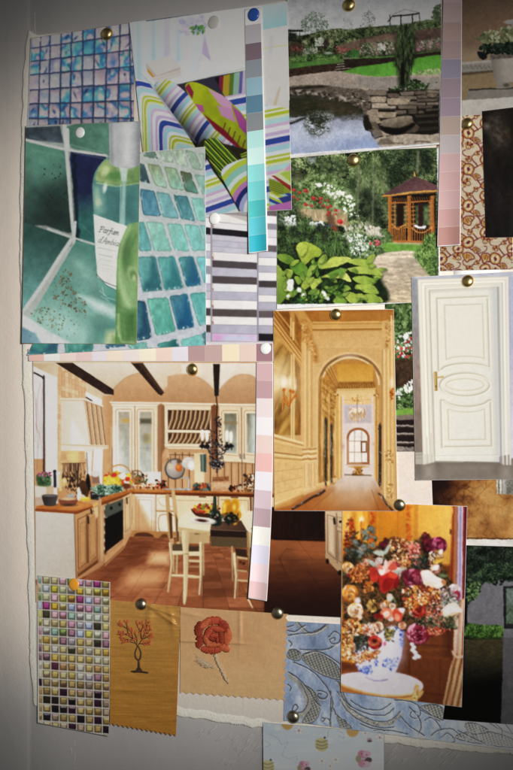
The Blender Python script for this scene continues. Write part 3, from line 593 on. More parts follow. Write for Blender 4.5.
    p.g('#201a14', [500, 250, 530, 240, 560, 330, 515, 330], b=2)
    p.g('#2a241c', [55, 75, 240, 60, 300, 68, 240, 78, 60, 90], b=2, t=.4)
    # white margin
    p.V(0, 0, 513, 513)
    p.f([286, 154.6, 442, 143 - .4, 442, 170, 286, 170], lambda x, y: np.clip(ramp(np.clip((y - (154.4 - (x - 290) * .077)) / 6, 0, 1), [(0, '#dfe3ec'), (.3, '#cfcac6'), (.7, '#c9bdb0'), (1, '#e2e0e2')]), 0, 1), b=.6)
    p.sat(.95, .95); p.grain(.03, .7, 6)
    return p

# ------------------------------------------------------------------ print: rose garden with a wooden gazebo
def art_gazebo():
    p = Pic(272, 144, 444, 308, '#4c5e3c')
    p.V(270, 150, 360, 513)
    p.f([0, 0, 1000, 0, 1000, 520, 0, 520], lambda x, y: np.clip(ramp(np.clip(.75 * fbm(x / 70, y / 60, 5) + .35 * fbm(x / 16, y / 18, 9) - .05, 0, 1), [(0, '#2a3a26'), (.4, '#44583a'), (.7, '#64794e'), (1, '#8a9a6a')]), 0, 1))
    p.fol([0, 0, 1000, 0, 1000, 520, 0, 520], ['#141c12', '#2c3b22', '#4c6036', '#748852', '#a2b07c'], 1.1, 8, seed=31, con=1.25)
    p.sc(230, [130, 40, 520, 30, 990, 10, 990, 250, 700, 300, 520, 400, 130, 330], 3, 9, ['#55693f', '#6c8052', '#3c5030', '#7c8f5e', '#4a5e38', '#2c3e26', '#8a9a68'], 1.5, a=.75)
    p.g('#2c3826', [258, 70, 340, 50, 430, 70, 430, 130, 300, 150], t=.5, ts=3, b=10, a=.8); p.g('#cfd4d8', [215, 45, 260, 42, 255, 75, 225, 70], b=6, a=.7)
    p.sc(70, [260, 60, 420, 45, 430, 150, 280, 140], 6, 13, ['#5e6f44', '#3a4a30', '#727f52'], 1.4, a=.7)
    p.g('#3a4c34', [400, 200, 513, 130, 513, 300, 430, 330], t=.4, b=14, a=.7)
    p.V(355, 150, 445, 513)
    p.g('#1c261c', spl([180, 60, 240, 20, 380, 20, 420, 60, 350, 110, 260, 120], True), t=.5, ts=3, b=12, a=.85); p.g('#1f2a1e', [0, 200, 60, 180, 160, 260, 190, 420, 120, 440, 20, 380], t=.5, b=16, a=.7)
    p.sc(170, [180, 30, 440, 20, 450, 150, 250, 130], 5, 12, ['#2f4028', '#1d2a1c', '#42563a', '#5a6e4c'], 1.5, a=.7)
    p.fol([0, 60, 170, 50, 190, 250, 130, 270, 60, 220, 0, 260], ['#2a3822', '#4f6238', '#728454', '#98a678'], 1.0, 7, seed=41, an=2.2, a=.7, b=10)
    p.fol([160, 20, 440, 10, 450, 140, 340, 150, 200, 240, 170, 200], ['#0e140e', '#1e2a1a', '#38482c', '#64784e'], 1.0, 7, seed=43, a=.75, b=12, con=1.2)
    p.sc(90, [0, 60, 170, 50, 190, 240, 130, 260, 60, 200, 0, 260], 4, 11, ['#6d8052', '#586c44', '#839468', '#465a38'], 2.6, ang=85, spread=25, a=.8)
    for x in (20, 105, 360): p.l('#8a8670', [x, 90 if x < 200 else 10, x - 4, 420 if x < 200 else 130], 9 if x != 360 else 13, b=2, a=.65)
    p.l('#6a5f4a', [130, 150, 165, 205], 5, b=1.2, a=.6)
    # shrub roses on the left
    p.V(270, 150, 360, 513)
    p.g('#3c4c2e', [120, 60, 190, 180, 150, 320, 34, 340, 34, 520, 130, 520], t=.5, b=10, a=.7)
    p.g('#3a3226', [130, 130, 190, 120, 200, 200, 140, 210], t=.5, b=10, a=.7)
    p.g('#a8926e', [150, 335, 230, 330, 240, 400, 160, 390], t=.2, ts=1.2, an=4, b=2); p.g('#b09a76', [225, 335, 320, 340, 330, 410, 225, 405], t=.22, ts=1.2, an=5, b=2)
    p.g('#a78f6a', [345, 350, 440, 350, 445, 440, 360, 430], t=.22, ts=1.2, an=5, b=2); p.g('#6d5338', [320, 370, 360, 370, 385, 450, 340, 455], b=3)
    p.fol([130, 180, 300, 120, 420, 190, 500, 290, 460, 370, 300, 330, 150, 330], ['#24341a', '#46602e', '#6c8648', '#93a872', '#bccaa2'], 1.0, 6, seed=51, a=.85, b=10)
    p.sc(160, [160, 170, 300, 130, 420, 200, 480, 290, 440, 350, 300, 330, 150, 330], 4, 11, ['#66804a', '#7d955e', '#4c6636', '#93a878', '#38502a'], 1.6, a=.75)
    p.sc(70, [250, 190, 350, 190, 480, 270, 505, 380, 440, 380, 380, 300], 4, 9, ['#e8e9e4', '#d2d6cc', '#f2f2ee'], 1.2, a=.9)
    p.e('#eceae6', 278, 198, 12, 10, b=1.5); p.e('#eeece8', 408, 246, 10, 8, b=1.2); p.e('#f0eeea', 470, 316, 9, 10, b=1.2)
    for (x, y, r) in ((205, 233, 14), (168, 243, 9), (135, 228, 10), (135, 268, 9), (250, 275, 15), (290, 278, 11), (288, 298, 9), (302, 318, 9), (328, 328, 11), (345, 320, 9), (375, 343, 10), (335, 355, 9), (332, 368, 8), (400, 408, 18), (205, 312, 12), (236, 318, 9), (358, 455, 24), (312, 463, 14), (300, 490, 11), (325, 480, 8), (260, 505, 9), (160, 282, 7), (328, 285, 7), (376, 366, 6)):
        p.e('#b8262a', x, y, r, r * .75, 20, b=1.3); p.e('#dd4a44', x - r * .2, y - r * .25, r * .5, r * .35, 20, b=1.2, a=.8); p.e('#8a1a22', x + r * .3, y + r * .3, r * .4, r * .3, b=1.2, a=.6)
    p.e('#d86a84', 395, 345, 8, 6, b=1.2)
    p.g('#2a3524', [34, 340, 140, 330, 200, 400, 300, 440, 260, 520, 34, 520], t=.5, ts=2.5, b=10, a=.9)
    p.fol([34, 340, 140, 330, 200, 400, 300, 440, 290, 520, 34, 520], ['#10160e', '#24301c', '#42562e', '#6a7c50', '#8a8f94'], 1.0, 6, seed=53, a=.9, b=8)
    p.sc(140, [34, 350, 150, 340, 330, 440, 300, 520, 34, 520], 4, 12, ['#3c5030', '#2a3a24', '#4f6640', '#1c281a', '#3a4260'], 2.6, ang=75, spread=40, a=.8)
    p.sc(60, [80, 380, 140, 370, 150, 450, 90, 440], 4, 8, ['#e6e8e8', '#c9cdd2'], a=.85); p.sc(60, [225, 415, 300, 410, 310, 440, 230, 440], 4, 9, ['#eceeee', '#cfd4da'], a=.9); p.sc(40, [270, 420, 360, 430, 340, 480, 250, 460], 4, 8, ['#4a4a7c', '#5a5a90', '#3a3a64'], a=.8)
    for k in range(16): x = 165 + k * 5; p.l(['#5f7f44', '#4a6a34', '#7a965a'][k % 3], [x, 520, x + (k % 5 - 2) * 9, 370 + (k * 37 % 40)], 4, b=1, a=.8)
    # gazebo
    p.V(355, 150, 445, 513)
    p.g('#1d1512', [195, 260, 460, 240, 460, 520, 200, 520], t=.4, b=2)
    p.g('#4a5c3e', [215, 310, 240, 310, 240, 440, 220, 440], t=.4, b=3); p.g('#53663f', [275, 320, 300, 320, 300, 440, 275, 440], t=.4, b=3); p.g('#4a5f3c', [345, 320, 370, 310, 370, 430, 345, 430], t=.4, b=3); p.g('#5a7046', [385, 320, 435, 310, 435, 430, 390, 430], t=.4, b=4)
    p.g('#2a1412', [240, 310, 275, 310, 275, 440, 240, 440], b=2); p.g('#3a1a18', [360, 300, 384, 300, 384, 440, 360, 440], b=2)
    wd = ['#b8742c', '#c98438', '#a5642a']
    for x in (200, 310, 442): p.g('#bd762c', [x - 12, 262, x + 10, 258, x + 12, 520, x - 10, 520], g=(x - 12, 0, x + 12, 0, '#94551f'), b=.8)
    for x in (228, 292, 332, 428): p.l('#a8682a', [x, 300, x, 440], 6, b=.8)
    for y in range(300, 450, 24):
        for x0, x1 in ((212, 230), (280, 300), (322, 342), (420, 438)): p.l('#c08038', [x0, y, x1, y - 2], 5, b=.8, a=.9)
    p.l('#b06c2a', [212, 305, 300, 298], 7, b=.8); p.l('#b06c2a', [322, 296, 440, 288], 7, b=.8)
    for k in range(8):
        p.l('#a36428', [215 + 11*k, 276, 222 + 11*k, 298], 4, b=.8, a=.8); p.l('#a36428', [325 + 14*k, 270, 332 + 14*k, 292], 4, b=.8, a=.8)
    p.l('#c98a44', spl([212, 425, 245, 452, 262, 438, 290, 426]), 7, b=.8); p.l('#c98a44', spl([325, 445, 360, 470, 400, 466, 438, 440]), 7, b=.8)
    for k in range(8): p.l('#b5702c', [216 + 10*k, 440, 216 + 10*k, 520], 6, b=.8); p.l('#b06c2a', [326 + 14*k, 450, 326 + 14*k, 520], 6, b=.8, a=.8)
    p.l('#e8e8ec', spl([342, 430, 365, 442, 400, 436]), 12, b=1.5); p.e('#f0f0f2', 350, 434, 8, 6); p.e('#f0f0f2', 392, 440, 9, 6)
    p.g('#4f3538', [155, 258, 250, 200, 335, 152, 350, 154, 400, 172, 456, 196, 475, 200, 475, 232, 320, 236, 180, 258], g=(250, 170, 300, 250, '#6b484a'), t=.14, ts=1.4, b=.9)
    p.l('#3d282c', [340, 156, 322, 236], 4, b=1.5, a=.4); p.l('#8c6866', [335, 156, 165, 256], 4, b=1.2, a=.5)
    for k in range(7): p.l('#402a2e', [180 + 22*k, 250 - 14*k, 330 + 18*k, 232 - 10*k], 2, b=1, a=.25)
    p.l('#d0913e', [157, 264, 250, 254, 320, 242, 400, 236, 476, 232], 9, b=.8); p.l('#8a5020', [160, 270, 320, 250, 476, 240], 5, b=.8, a=.8); p.g('#d8a048', [333, 152, 338, 120, 345, 152], b=.8)
    # light plumes and borders
    p.V(355, 150, 445, 513)
    p.sc(260, [-60, 430, 60, 410, 130, 440, 180, 480, 170, 540, -60, 540], 4, 12, ['#b5b0a0', '#cfc9bc', '#98967c', '#d8cfca', '#7f8866'], 2.5, ang=80, spread=30, a=.7)
    p.V(350, 225, 440, 513)
    p.sc(170, [80, 0, 190, 20, 200, 70, 100, 60], 4, 11, ['#c4bda8', '#d6d0c2', '#a8a284', '#d9cdcc'], 2.4, ang=80, a=.7)
    p.g('#6a9a3c', spl([170, 110, 250, 98, 400, 106, 440, 110, 430, 150, 300, 148, 200, 152], True), t=.12, b=1.5); p.g('#b8a888', [230, 92, 420, 100, 418, 114, 232, 106], b=2, a=.8); p.l('#b46a28', [230, 92, 430, 96], 12, b=1)
    p.sc(90, [170, 20, 235, 50, 240, 95, 190, 100], 5, 11, ['#55703c', '#3f5a2e', '#6f8a50'], 2, a=.8)
    p.f(spl([60, 240, 110, 195, 180, 165, 250, 152, 370, 150, 380, 190, 410, 230, 450, 280, 460, 460, 100, 460, 140, 380, 120, 300], True, 4),
        lambda x, y: np.clip(ramp(np.clip((y - 150) / 300, 0, 1), [(0, '#cdbda6'), (.4, '#b5a48c'), (1, '#bca88a')]) * (.76 + .46 * fbm(x / 60, y / 14, 4, 4))[..., None], 0, 1), b=1.5)
    p.sc(60, [110, 240, 380, 200, 430, 300, 340, 420, 140, 400], 4, 16, ['#8d7a5e', '#7d6c54', '#d9cbb4'], 3.5, ang=0, spread=12, a=.5)
    p.fol([362, 170, 400, 130, 430, 60, 490, 40, 490, 285, 450, 280, 400, 225], ['#2c4220', '#4f7030', '#7a9a4a', '#a4bc72'], 1.0, 5, seed=55, b=5)
    p.sc(150, [360, 170, 400, 130, 430, 60, 490, 40, 490, 280, 450, 275, 400, 220], 4, 11, ['#7a9a4c', '#5f8038', '#8fae62', '#4a6a30', '#3c5a2a'], 2, ang=80, spread=40, a=.85)
    p.sc(70, [440, 190, 490, 160, 490, 285, 450, 280], 5, 10, ['#3f5a2c', '#6c8a44', '#2f4624'], 2, a=.8)
    p.fol([0, 40, 80, 50, 170, 70, 190, 130, 130, 190, 60, 230, 0, 240], ['#18241a', '#34482a', '#56703c', '#8aa070', '#c4ccc0'], 1.0, 5, seed=57, b=5)
    p.sc(120, [0, 40, 80, 50, 170, 70, 190, 130, 130, 190, 60, 230, 0, 240], 4, 10, ['#4c6838', '#38522c', '#678450', '#2c4426', '#7f986a'], 1.8, a=.85)
    p.sc(130, [0, 50, 90, 60, 130, 110, 60, 170, 0, 170], 3, 6, ['#e2e4e2', '#cfd6d6', '#b4c0bc'], 1.2, a=.8)
    for (x, y, r) in ((118, 105, 9), (150, 92, 10), (155, 112, 11), (165, 100, 8)): p.e('#c83a4e', x, y, r, r * .8, b=1.2); p.e('#e87a84', x - 2, y - 3, r * .4, b=1)
    p.V(270, 225, 360, 513)
    p.sc(160, [380, 60, 513, 50, 513, 110, 400, 110], 3, 6, ['#e8eaea', '#d0d6d8', '#7d9068', '#52683e'], 1.2, a=.8)
    p.fol([34, 0, 340, 0, 440, 80, 460, 195, 300, 190, 34, 190], ['#0f160d', '#22301a', '#3f562c', '#64804a'], 1.0, 6, seed=59, b=4, a=.9)
    p.sc(100, [34, 0, 340, 0, 440, 80, 460, 190, 300, 180, 34, 180], 4, 13, ['#2c3c24', '#3f5a30', '#1d2a1a', '#54703e', '#34344c'], 2.4, ang=75, spread=45, a=.75)
    for k in range(60):
        R = random.Random(k); x = R.uniform(230, 480); y = R.uniform(120, 190); h = R.uniform(40, 90)
        p.l(R.choice(['#6f9a48', '#5a8438', '#84ac5c', '#46682e']), [x, y, x + R.uniform(-18, 18), y - h * .6, x + R.uniform(-36, 36), y - h], 4, b=1, a=.85, w2=1)
    # hosta
    p.g('#1d2c18', spl([34, 170, 150, 180, 300, 180, 430, 190, 513, 210, 620, 290, 640, 460, 34, 460], True, 4), t=.5, ts=3, b=4)
    L = [([150, 130, 180, 95, 235, 105, 290, 140, 285, 175, 240, 190, 195, 230, 170, 190], '#a5b63e', '#8fa232'), ([150, 130, 178, 98, 215, 130, 180, 180], '#b5c550', '#9fb23e'), ([34, 170, 90, 165, 140, 195, 120, 225, 60, 205], '#7f9c34', '#5a7f28'), ([34, 235, 70, 260, 98, 310, 100, 380, 70, 440, 34, 450], '#94a83c', '#6d8c2c'), ([110, 230, 170, 205, 215, 250, 200, 290, 150, 280], '#4f7f24', '#6a9430'), ([200, 290, 230, 230, 280, 205, 300, 220, 250, 275, 215, 310], '#6a9a34', '#3f6c20'), ([275, 200, 310, 165, 330, 190, 300, 245, 275, 240], '#9ab244', '#7d9c34'), ([290, 250, 350, 190, 420, 180, 465, 195, 400, 230, 330, 245], '#a9bc44', '#c4d064'), ([180, 330, 210, 295, 260, 310, 250, 330, 200, 370, 180, 400], '#a0b440', '#8aa434'), ([225, 320, 255, 305, 300, 320, 270, 345, 245, 375], '#b5c452', '#9db040'), ([290, 298, 360, 270, 420, 265, 455, 300, 458, 325, 400, 305, 330, 300], '#a8b848', '#c2cc68'), ([330, 280, 400, 245, 440, 260, 380, 285], '#5c8a2c', '#7aa23c'), ([420, 390, 470, 385, 520, 410, 520, 450, 450, 440], '#aabc4a', '#8ea838'), ([360, 430, 400, 405, 440, 440, 380, 452], '#86a83c', '#6a8f2e'), ([440, 210, 500, 190, 560, 200, 600, 240, 520, 235], '#a9bc4c', '#93ac3c'), ([440, 250, 520, 235, 600, 245, 640, 290, 560, 280, 490, 275], '#b2c254', '#94ac3e'), ([470, 300, 540, 290, 610, 320, 560, 345, 500, 330], '#9ab244', '#7c9c34'), ([500, 345, 580, 340, 620, 390, 540, 385], '#a8ba4a', '#86a23a'), ([340, 370, 400, 380, 420, 410, 370, 400], '#6f9a34', '#527c26'), ([140, 300, 160, 290, 180, 320, 160, 340], '#8fa83c', '#6f9030'), ([530, 400, 600, 395, 620, 440, 560, 445], '#9db246', '#7d9a36'), ([90, 250, 130, 260, 120, 300, 95, 290], '#a4b546', '#86a038'), ([310, 355, 350, 360, 390, 395, 340, 385], '#7c9f38', '#56802a')]
    R = random.Random(77); L2 = []
    for k in range(64):                                    # smaller pointed leaves filling between the large ones
        x, y = R.uniform(60, 610), R.uniform(195, 445)
        if y < 200 + abs(x - 300) * .05: continue
        a = R.uniform(-2.6, -.4) if x < 300 else R.uniform(-.9, .7); l = R.uniform(34, 70); w = l * R.uniform(.2, .3); ca, sa = math.cos(a), math.sin(a)
        L2.append(([x, y, x + l*.35*ca - w*sa, y + l*.35*sa + w*ca, x + l*ca, y + l*sa, x + l*.4*ca + w*sa, y + l*.4*sa - w*ca], R.choice(['#7d9c38', '#98ae42', '#b4c256', '#5c8230', '#88a43a']), R.choice(['#4f7426', '#6f9034', '#a0b448'])))
    for q, c, c2 in L2[:24] + L + L2[24:]:
        n = np.array(q, float).reshape(-1, 2); ctr = n.mean(0)
        p.g('#1c2a14', spl([v + (5 if i % 2 else 3) for i, v in enumerate(q)], True, 4), b=3, a=.6)
        p.g(c, spl(q, True, 4), b=.9, g=(n[0][0], n[0][1], n[len(n)//2][0], n[len(n)//2][1], c2), t=.07, ts=3)
        a, b_ = n[0], n[len(n)//2]
        for s in (-.22, 0, .22):
            m = ctr + s * np.array([-(b_-a)[1], (b_-a)[0]])
            p.l('#6c8a2c', [*(a*.9+ctr*.1), *m, *(b_*.9+ctr*.1)], 2.2, b=1, a=.45)
    p.sc(90, [300, 310, 420, 320, 420, 400, 300, 400], 4, 14, ['#33521f', '#223a18', '#4c7028'], 4, ang=-35, spread=15, a=.8)
    for q in ([116, 330, 22, 30], [112, 358, 22, 26], [165, 370, 15, 20], [128, 318, 10, 14], [190, 398, 14, 13], [312, 398, 12, 24], [330, 420, 11, 12], [300, 384, 9, 10], [103, 406, 12, 12]):
        p.e('#e9ece8', q[0], q[1], q[2] * .8, q[3] * .75, -20, b=1.5); p.e('#c4ccc4', q[0] + 4, q[1] + 6, q[2] * .35, q[3] * .3, b=1.5, a=.7)
    p.sc(50, [200, 390, 300, 400, 340, 445, 130, 445], 5, 11, ['#3f6a2c', '#2a4a20', '#557f3a'], 1.6, a=.8)
    # margins
    p.V(0, 0, 513, 513)
    p.g('#e6e8ee', [272, 304.5, 442, 302.4, 442, 320, 272, 320], b=.6); p.g('#efe9e2', [272, 306.6, 442, 304.6, 442, 309, 272, 309], b=.8)
    p.g('#dfe0e4', [437.0, 148, 442, 148, 443, 306, 439, 306], b=.5)
    p.sat(.97, 1.02); p.grain(.025, .7, 8)
    return p

# ------------------------------------------------------------------ print: garden steps (mostly covered)
def art_steps():
    p = Pic(382, 298, 420, 460, '#51653f'); p.V(380, 300, 440, 210)
    p.fol([0, 0, 200, 0, 200, 215, 0, 215], ['#1c2a14', '#3c5228', '#627c46', '#96aa7a'], 1.0, 5, seed=3)
    p.sc(150, [30, 20, 130, 20, 130, 215, 30, 215], 3, 10, ['#5c7346', '#3f5530', '#75905c', '#2f4226', '#89a070'], 1.6, a=.85)
    p.sc(36, [50, 120, 120, 110, 122, 205, 50, 205], 3, 6, ['#eceeec', '#d8dcd8'], 1.2); p.sc(22, [48, 140, 110, 130, 112, 205, 48, 200], 3, 6, ['#b8353c', '#c9504e'], 1.2); p.e('#f2f2f0', 90, 128, 9, 12, b=1.2)
    p.g('#4e3a2a', [30, 210, 130, 206, 130, 320, 30, 320], t=.35, ts=2, b=1.2); p.g('#2e2218', [30, 260, 70, 250, 60, 325, 30, 325], t=.3, b=4, a=.8)
    p.fol([0, 310, 200, 292, 200, 388, 0, 388], ['#1c2a14', '#3c5228', '#627c46', '#a0b088'], 1.0, 5, seed=4)
    p.sc(60, [44, 310, 130, 290, 130, 385, 44, 385], 3, 9, ['#5f7a48', '#45602f', '#7f9a66', '#33482a'], 1.6, a=.9); p.sc(24, [85, 285, 115, 285, 115, 320, 85, 325], 4, 8, ['#f0f0ec', '#dcdccf'], 1.5, ang=70); p.sc(14, [46, 315, 75, 310, 75, 350, 46, 350], 3, 6, ['#e3e5df', '#cfd3c6'], 1.2)
    p.g('#7fa84a', [44, 385, 130, 375, 130, 404, 44, 408], t=.12, b=1.2)
    p.g('#82756c', [40, 404, 130, 400, 130, 424, 40, 420], t=.12, b=1)
    p.g('#2c1f1c', [40, 418, 130, 420, 130, 520, 40, 516], b=1)
    for y in (436, 464, 494): p.g('#a1958e', [40, y, 130, y + 2, 130, y + 8, 40, y + 6], b=.8, t=.1); p.g('#57453e', [40, y + 6, 130, y + 8, 130, y + 12, 40, y + 10], b=1, a=.7)
    p.g('#8d817a', [40, 512, 130, 516, 130, 560, 40, 560], t=.2, ts=2, b=1); p.l('#5c504a', [48, 528, 120, 536], 4, b=1.5, a=.6)
    p.grain(.03, .7, 2)
    return p

# ------------------------------------------------------------------ print: plant pot on a mantel shelf
def art_planter():
    p = Pic(460, -14, 520, 122, '#5c4a39'); p.V(430, 0, 513, 511)
    p.f([190, -90, 560, -90, 560, 640, 190, 640], lambda x, y: np.clip(ramp(np.clip((y + 20) / 560, 0, 1), [(0, '#43362b'), (.35, '#6a5645'), (.62, '#86725c'), (1, '#94805f')]) * (.94 + .12 * fbm(x / 12, y / 12, 4))[..., None], 0, 1))
    p.g('#5f4d3c', [190, 260, 340, 245, 345, 300, 190, 315], b=12, a=.5); p.g('#9a8974', [190, 300, 400, 290, 400, 380, 190, 385], b=16, a=.5)
    p.g('#8f8a82', [190, 385, 400, 370, 400, 432, 190, 450], b=1); p.g('#a39d94', [190, 384, 400, 368, 400, 382, 190, 398], b=1)
    for k in range(7): p.l('#625c55', spl([202 + 27*k, 400, 212 + 27*k, 424, 222 + 27*k, 402, 230 + 27*k, 422]), 4, b=1, a=.8)
    p.g('#3a2f26', [190, 450, 400, 432, 400, 442, 190, 464], b=2.5, a=.8)
    p.g('#8a837b', spl([232, 560, 260, 552, 520, 540, 560, 538, 560, 620, 222, 620], False), t=.06, b=1.2); p.l('#2a2621', [240, 553, 560, 540], 8, b=1.2)
    p.g('#d2cabf', [190, 618, 560, 596, 560, 760, 190, 760], t=.02, b=.7)
    p.g('#79726b', [368, 340, 520, 330, 520, 505, 402, 508], g=(368, 0, 470, 0, '#a0988e'), b=1); p.g('#5f5750', [366, 338, 520, 326, 520, 356, 380, 366], b=1.5, t=.3, ts=2); p.g('#8d857c', [415, 506, 490, 503, 500, 540, 408, 546], b=1); p.e('#5c544c', 470, 524, 18, 10, b=1.5)
    p.sc(220, [305, 300, 340, 250, 440, 240, 540, 240, 540, 330, 400, 335, 330, 330], 6, 16, ['#15201a', '#1f2c22', '#0f1714', '#2c3a2a'], 1.6)
    p.sc(260, [285, 240, 340, 195, 420, 180, 500, 165, 540, 170, 540, 250, 440, 265, 330, 265], 5, 13, ['#6f7452', '#8a8c68', '#565c3e', '#9a9a7c', '#474e34'], 1.3, a=.85)
    p.g('#12191a', spl([290, 322, 320, 318, 345, 330, 350, 355, 325, 370, 305, 355], True), b=1.5)
    p.e('#8d8780', 510, 132, 55, 14, -5, b=1.2); p.g('#7a736c', [498, 140, 540, 140, 540, 170, 505, 168], b=1.2)
    p.grain(.03, .8, 4)
    return p

# ------------------------------------------------------------------ red and gold vine patterned paper
def art_vine():
    p = Pic(432, 108, 520, 276, '#cfc0a6'); p.V(425, 100, 513, 376); R = random.Random(2)
    p.g('#cbbda2', [20, 40, 400, 40, 400, 760, 20, 760], t=.07, ts=1.2)
    red, gold, dk = '#74282e', '#b58c4a', '#561f26'
    def leaf(x, y, s, rot, kind):
        s *= 1.32; co, si = math.cos(math.radians(rot)), math.sin(math.radians(rot))
        def tr(q): 
            o = []
            for i in range(0, len(q), 2): o += [x + s * (q[i]*co - q[i+1]*si), y + s * (q[i]*si + q[i+1]*co)]
            return o
        if kind == 0:
            b = spl(tr([0, -20, 14, -12, 18, 4, 6, 18, -6, 18, -18, 6, -14, -12]), True); p.g('#b98a3c', b, b=.8); p.g('#d6c6a4', spl(tr([0, -14, 10, -8, 12, 3, 3, 13, -5, 13, -13, 3, -10, -9]), True), b=.8); p.e(red, *tr([0, 0]), 5 * s, 7 * s, rot, b=.8)
            p.l(red, b + b[:2], 3.4 * s, b=.7); p.l(dk, tr([-8, 10, 0, -2, 8, -8]), 2.4, b=.7); p.l(red, tr([-2, 6, 5, 2]), 2.4, b=.7)
        elif kind == 1:
            for a in range(-60, 61, 30):
                t = math.radians(a - 90); p.e(red if a % 60 else gold, x + s * 13 * math.cos(t + math.radians(rot)), y + s * 13 * math.sin(t + math.radians(rot)), 8 * s, 4.6 * s, a - 90 + rot, b=.8)
            p.e('#d9c8a4', x, y, 8 * s, 7 * s, rot, b=.8); p.l(dk, arc(x, y, 8 * s, 7 * s, 0, 360), 2.6, b=.7); p.e(gold, x, y + 2, 4 * s, b=.8)
        else:
            b = spl(tr([-20, 0, -8, -14, 12, -12, 22, -2, 10, 6, 2, 18, -10, 12]), True); p.g('#c8ab74', b, b=.8); p.g('#b5843a', spl(tr([-16, 0, -6, -9, 6, -6, 0, 6, -9, 8]), True), b=1); p.l(red, b + b[:2], 3.6 * s, b=.7)
            for k in (-8, 0, 8): p.l(dk, tr([k, -9, k + 5, 8]), 2.2, b=.7)
    for x0 in (-60, 50, 165, 280):
        for y0 in range(-30, 780, 156):
            yy = y0 + (70 if x0 in (50, 280) else 0)
            v = spl([x0 + 60, yy, x0 + 20, yy + 30, x0 + 60, yy + 62, x0 + 70, yy + 90, x0 + 34, yy + 118, x0 + 60, yy + 156])
            p.l(red, v, 5, b=.8)
            p.l(red, spl([x0 + 60, yy + 62, x0 + 92, yy + 52, x0 + 100, yy + 34, x0 + 88, yy + 30]), 3.6, b=.8); p.l(red, spl([x0 + 34, yy + 118, x0 + 4, yy + 112, x0 - 4, yy + 94, x0 + 8, yy + 88]), 3.6, b=.8)
            leaf(x0 + 20, yy + 14, 1.0, R.uniform(-40, 40), 0); leaf(x0 + 92, yy + 12, .95, R.uniform(-40, 40), 1); leaf(x0 + 98, yy + 82, 1.0, R.uniform(-50, 50), 2); leaf(x0 + 20, yy + 76, .95, R.uniform(-50, 50), 2 if (yy // 10) % 2 else 1); leaf(x0 + 92, yy + 128, .9, R.uniform(0, 90), 0); leaf(x0 + 54, yy + 46, .62, R.uniform(0, 90), 2); leaf(x0 + 52, yy + 104, .6, R.uniform(0, 90), 1); leaf(x0 + 24, yy + 132, .7, R.uniform(-50, 50), 1)
            p.l(red, spl([x0 + 60, yy, x0 + 84, yy - 12, x0 + 108, yy - 10, x0 + 112, yy + 4]), 3.6, b=.8)
    p.g('#3c2a20', [44, 600, 52, 600, 58, 620, 44, 630], b=2, a=.4)
    p.grain(.05, .8, 4)
    return p

# ------------------------------------------------------------------ print: nearly black photo
def art_black():
    p = Pic(480, 104, 520, 242, '#0c0908'); p.V(425, 100, 513, 376)
    p.g('#15110e', [240, 40, 400, 30, 400, 260, 250, 250], t=.3, ts=5, b=20)
    p.e('#3a332d', 308, 128, 38, 62, -12, b=12, a=.7, t=.3, ts=3); p.e('#5a544e', 266, 112, 15, 11, 0, b=5, a=.8); p.e('#2a241f', 330, 170, 20, 16, b=8, a=.7)
    p.sc(30, [280, 80, 350, 100, 350, 190, 290, 180], 4, 14, ['#2a2521', '#38322c', '#1b1714'], 1.6, a=.5, b=2.5)
    p.g('#14100f', [255, 350, 400, 330, 400, 480, 260, 500], t=.35, ts=2, b=30)
    p.grain(.06, .8, 4)
    return p

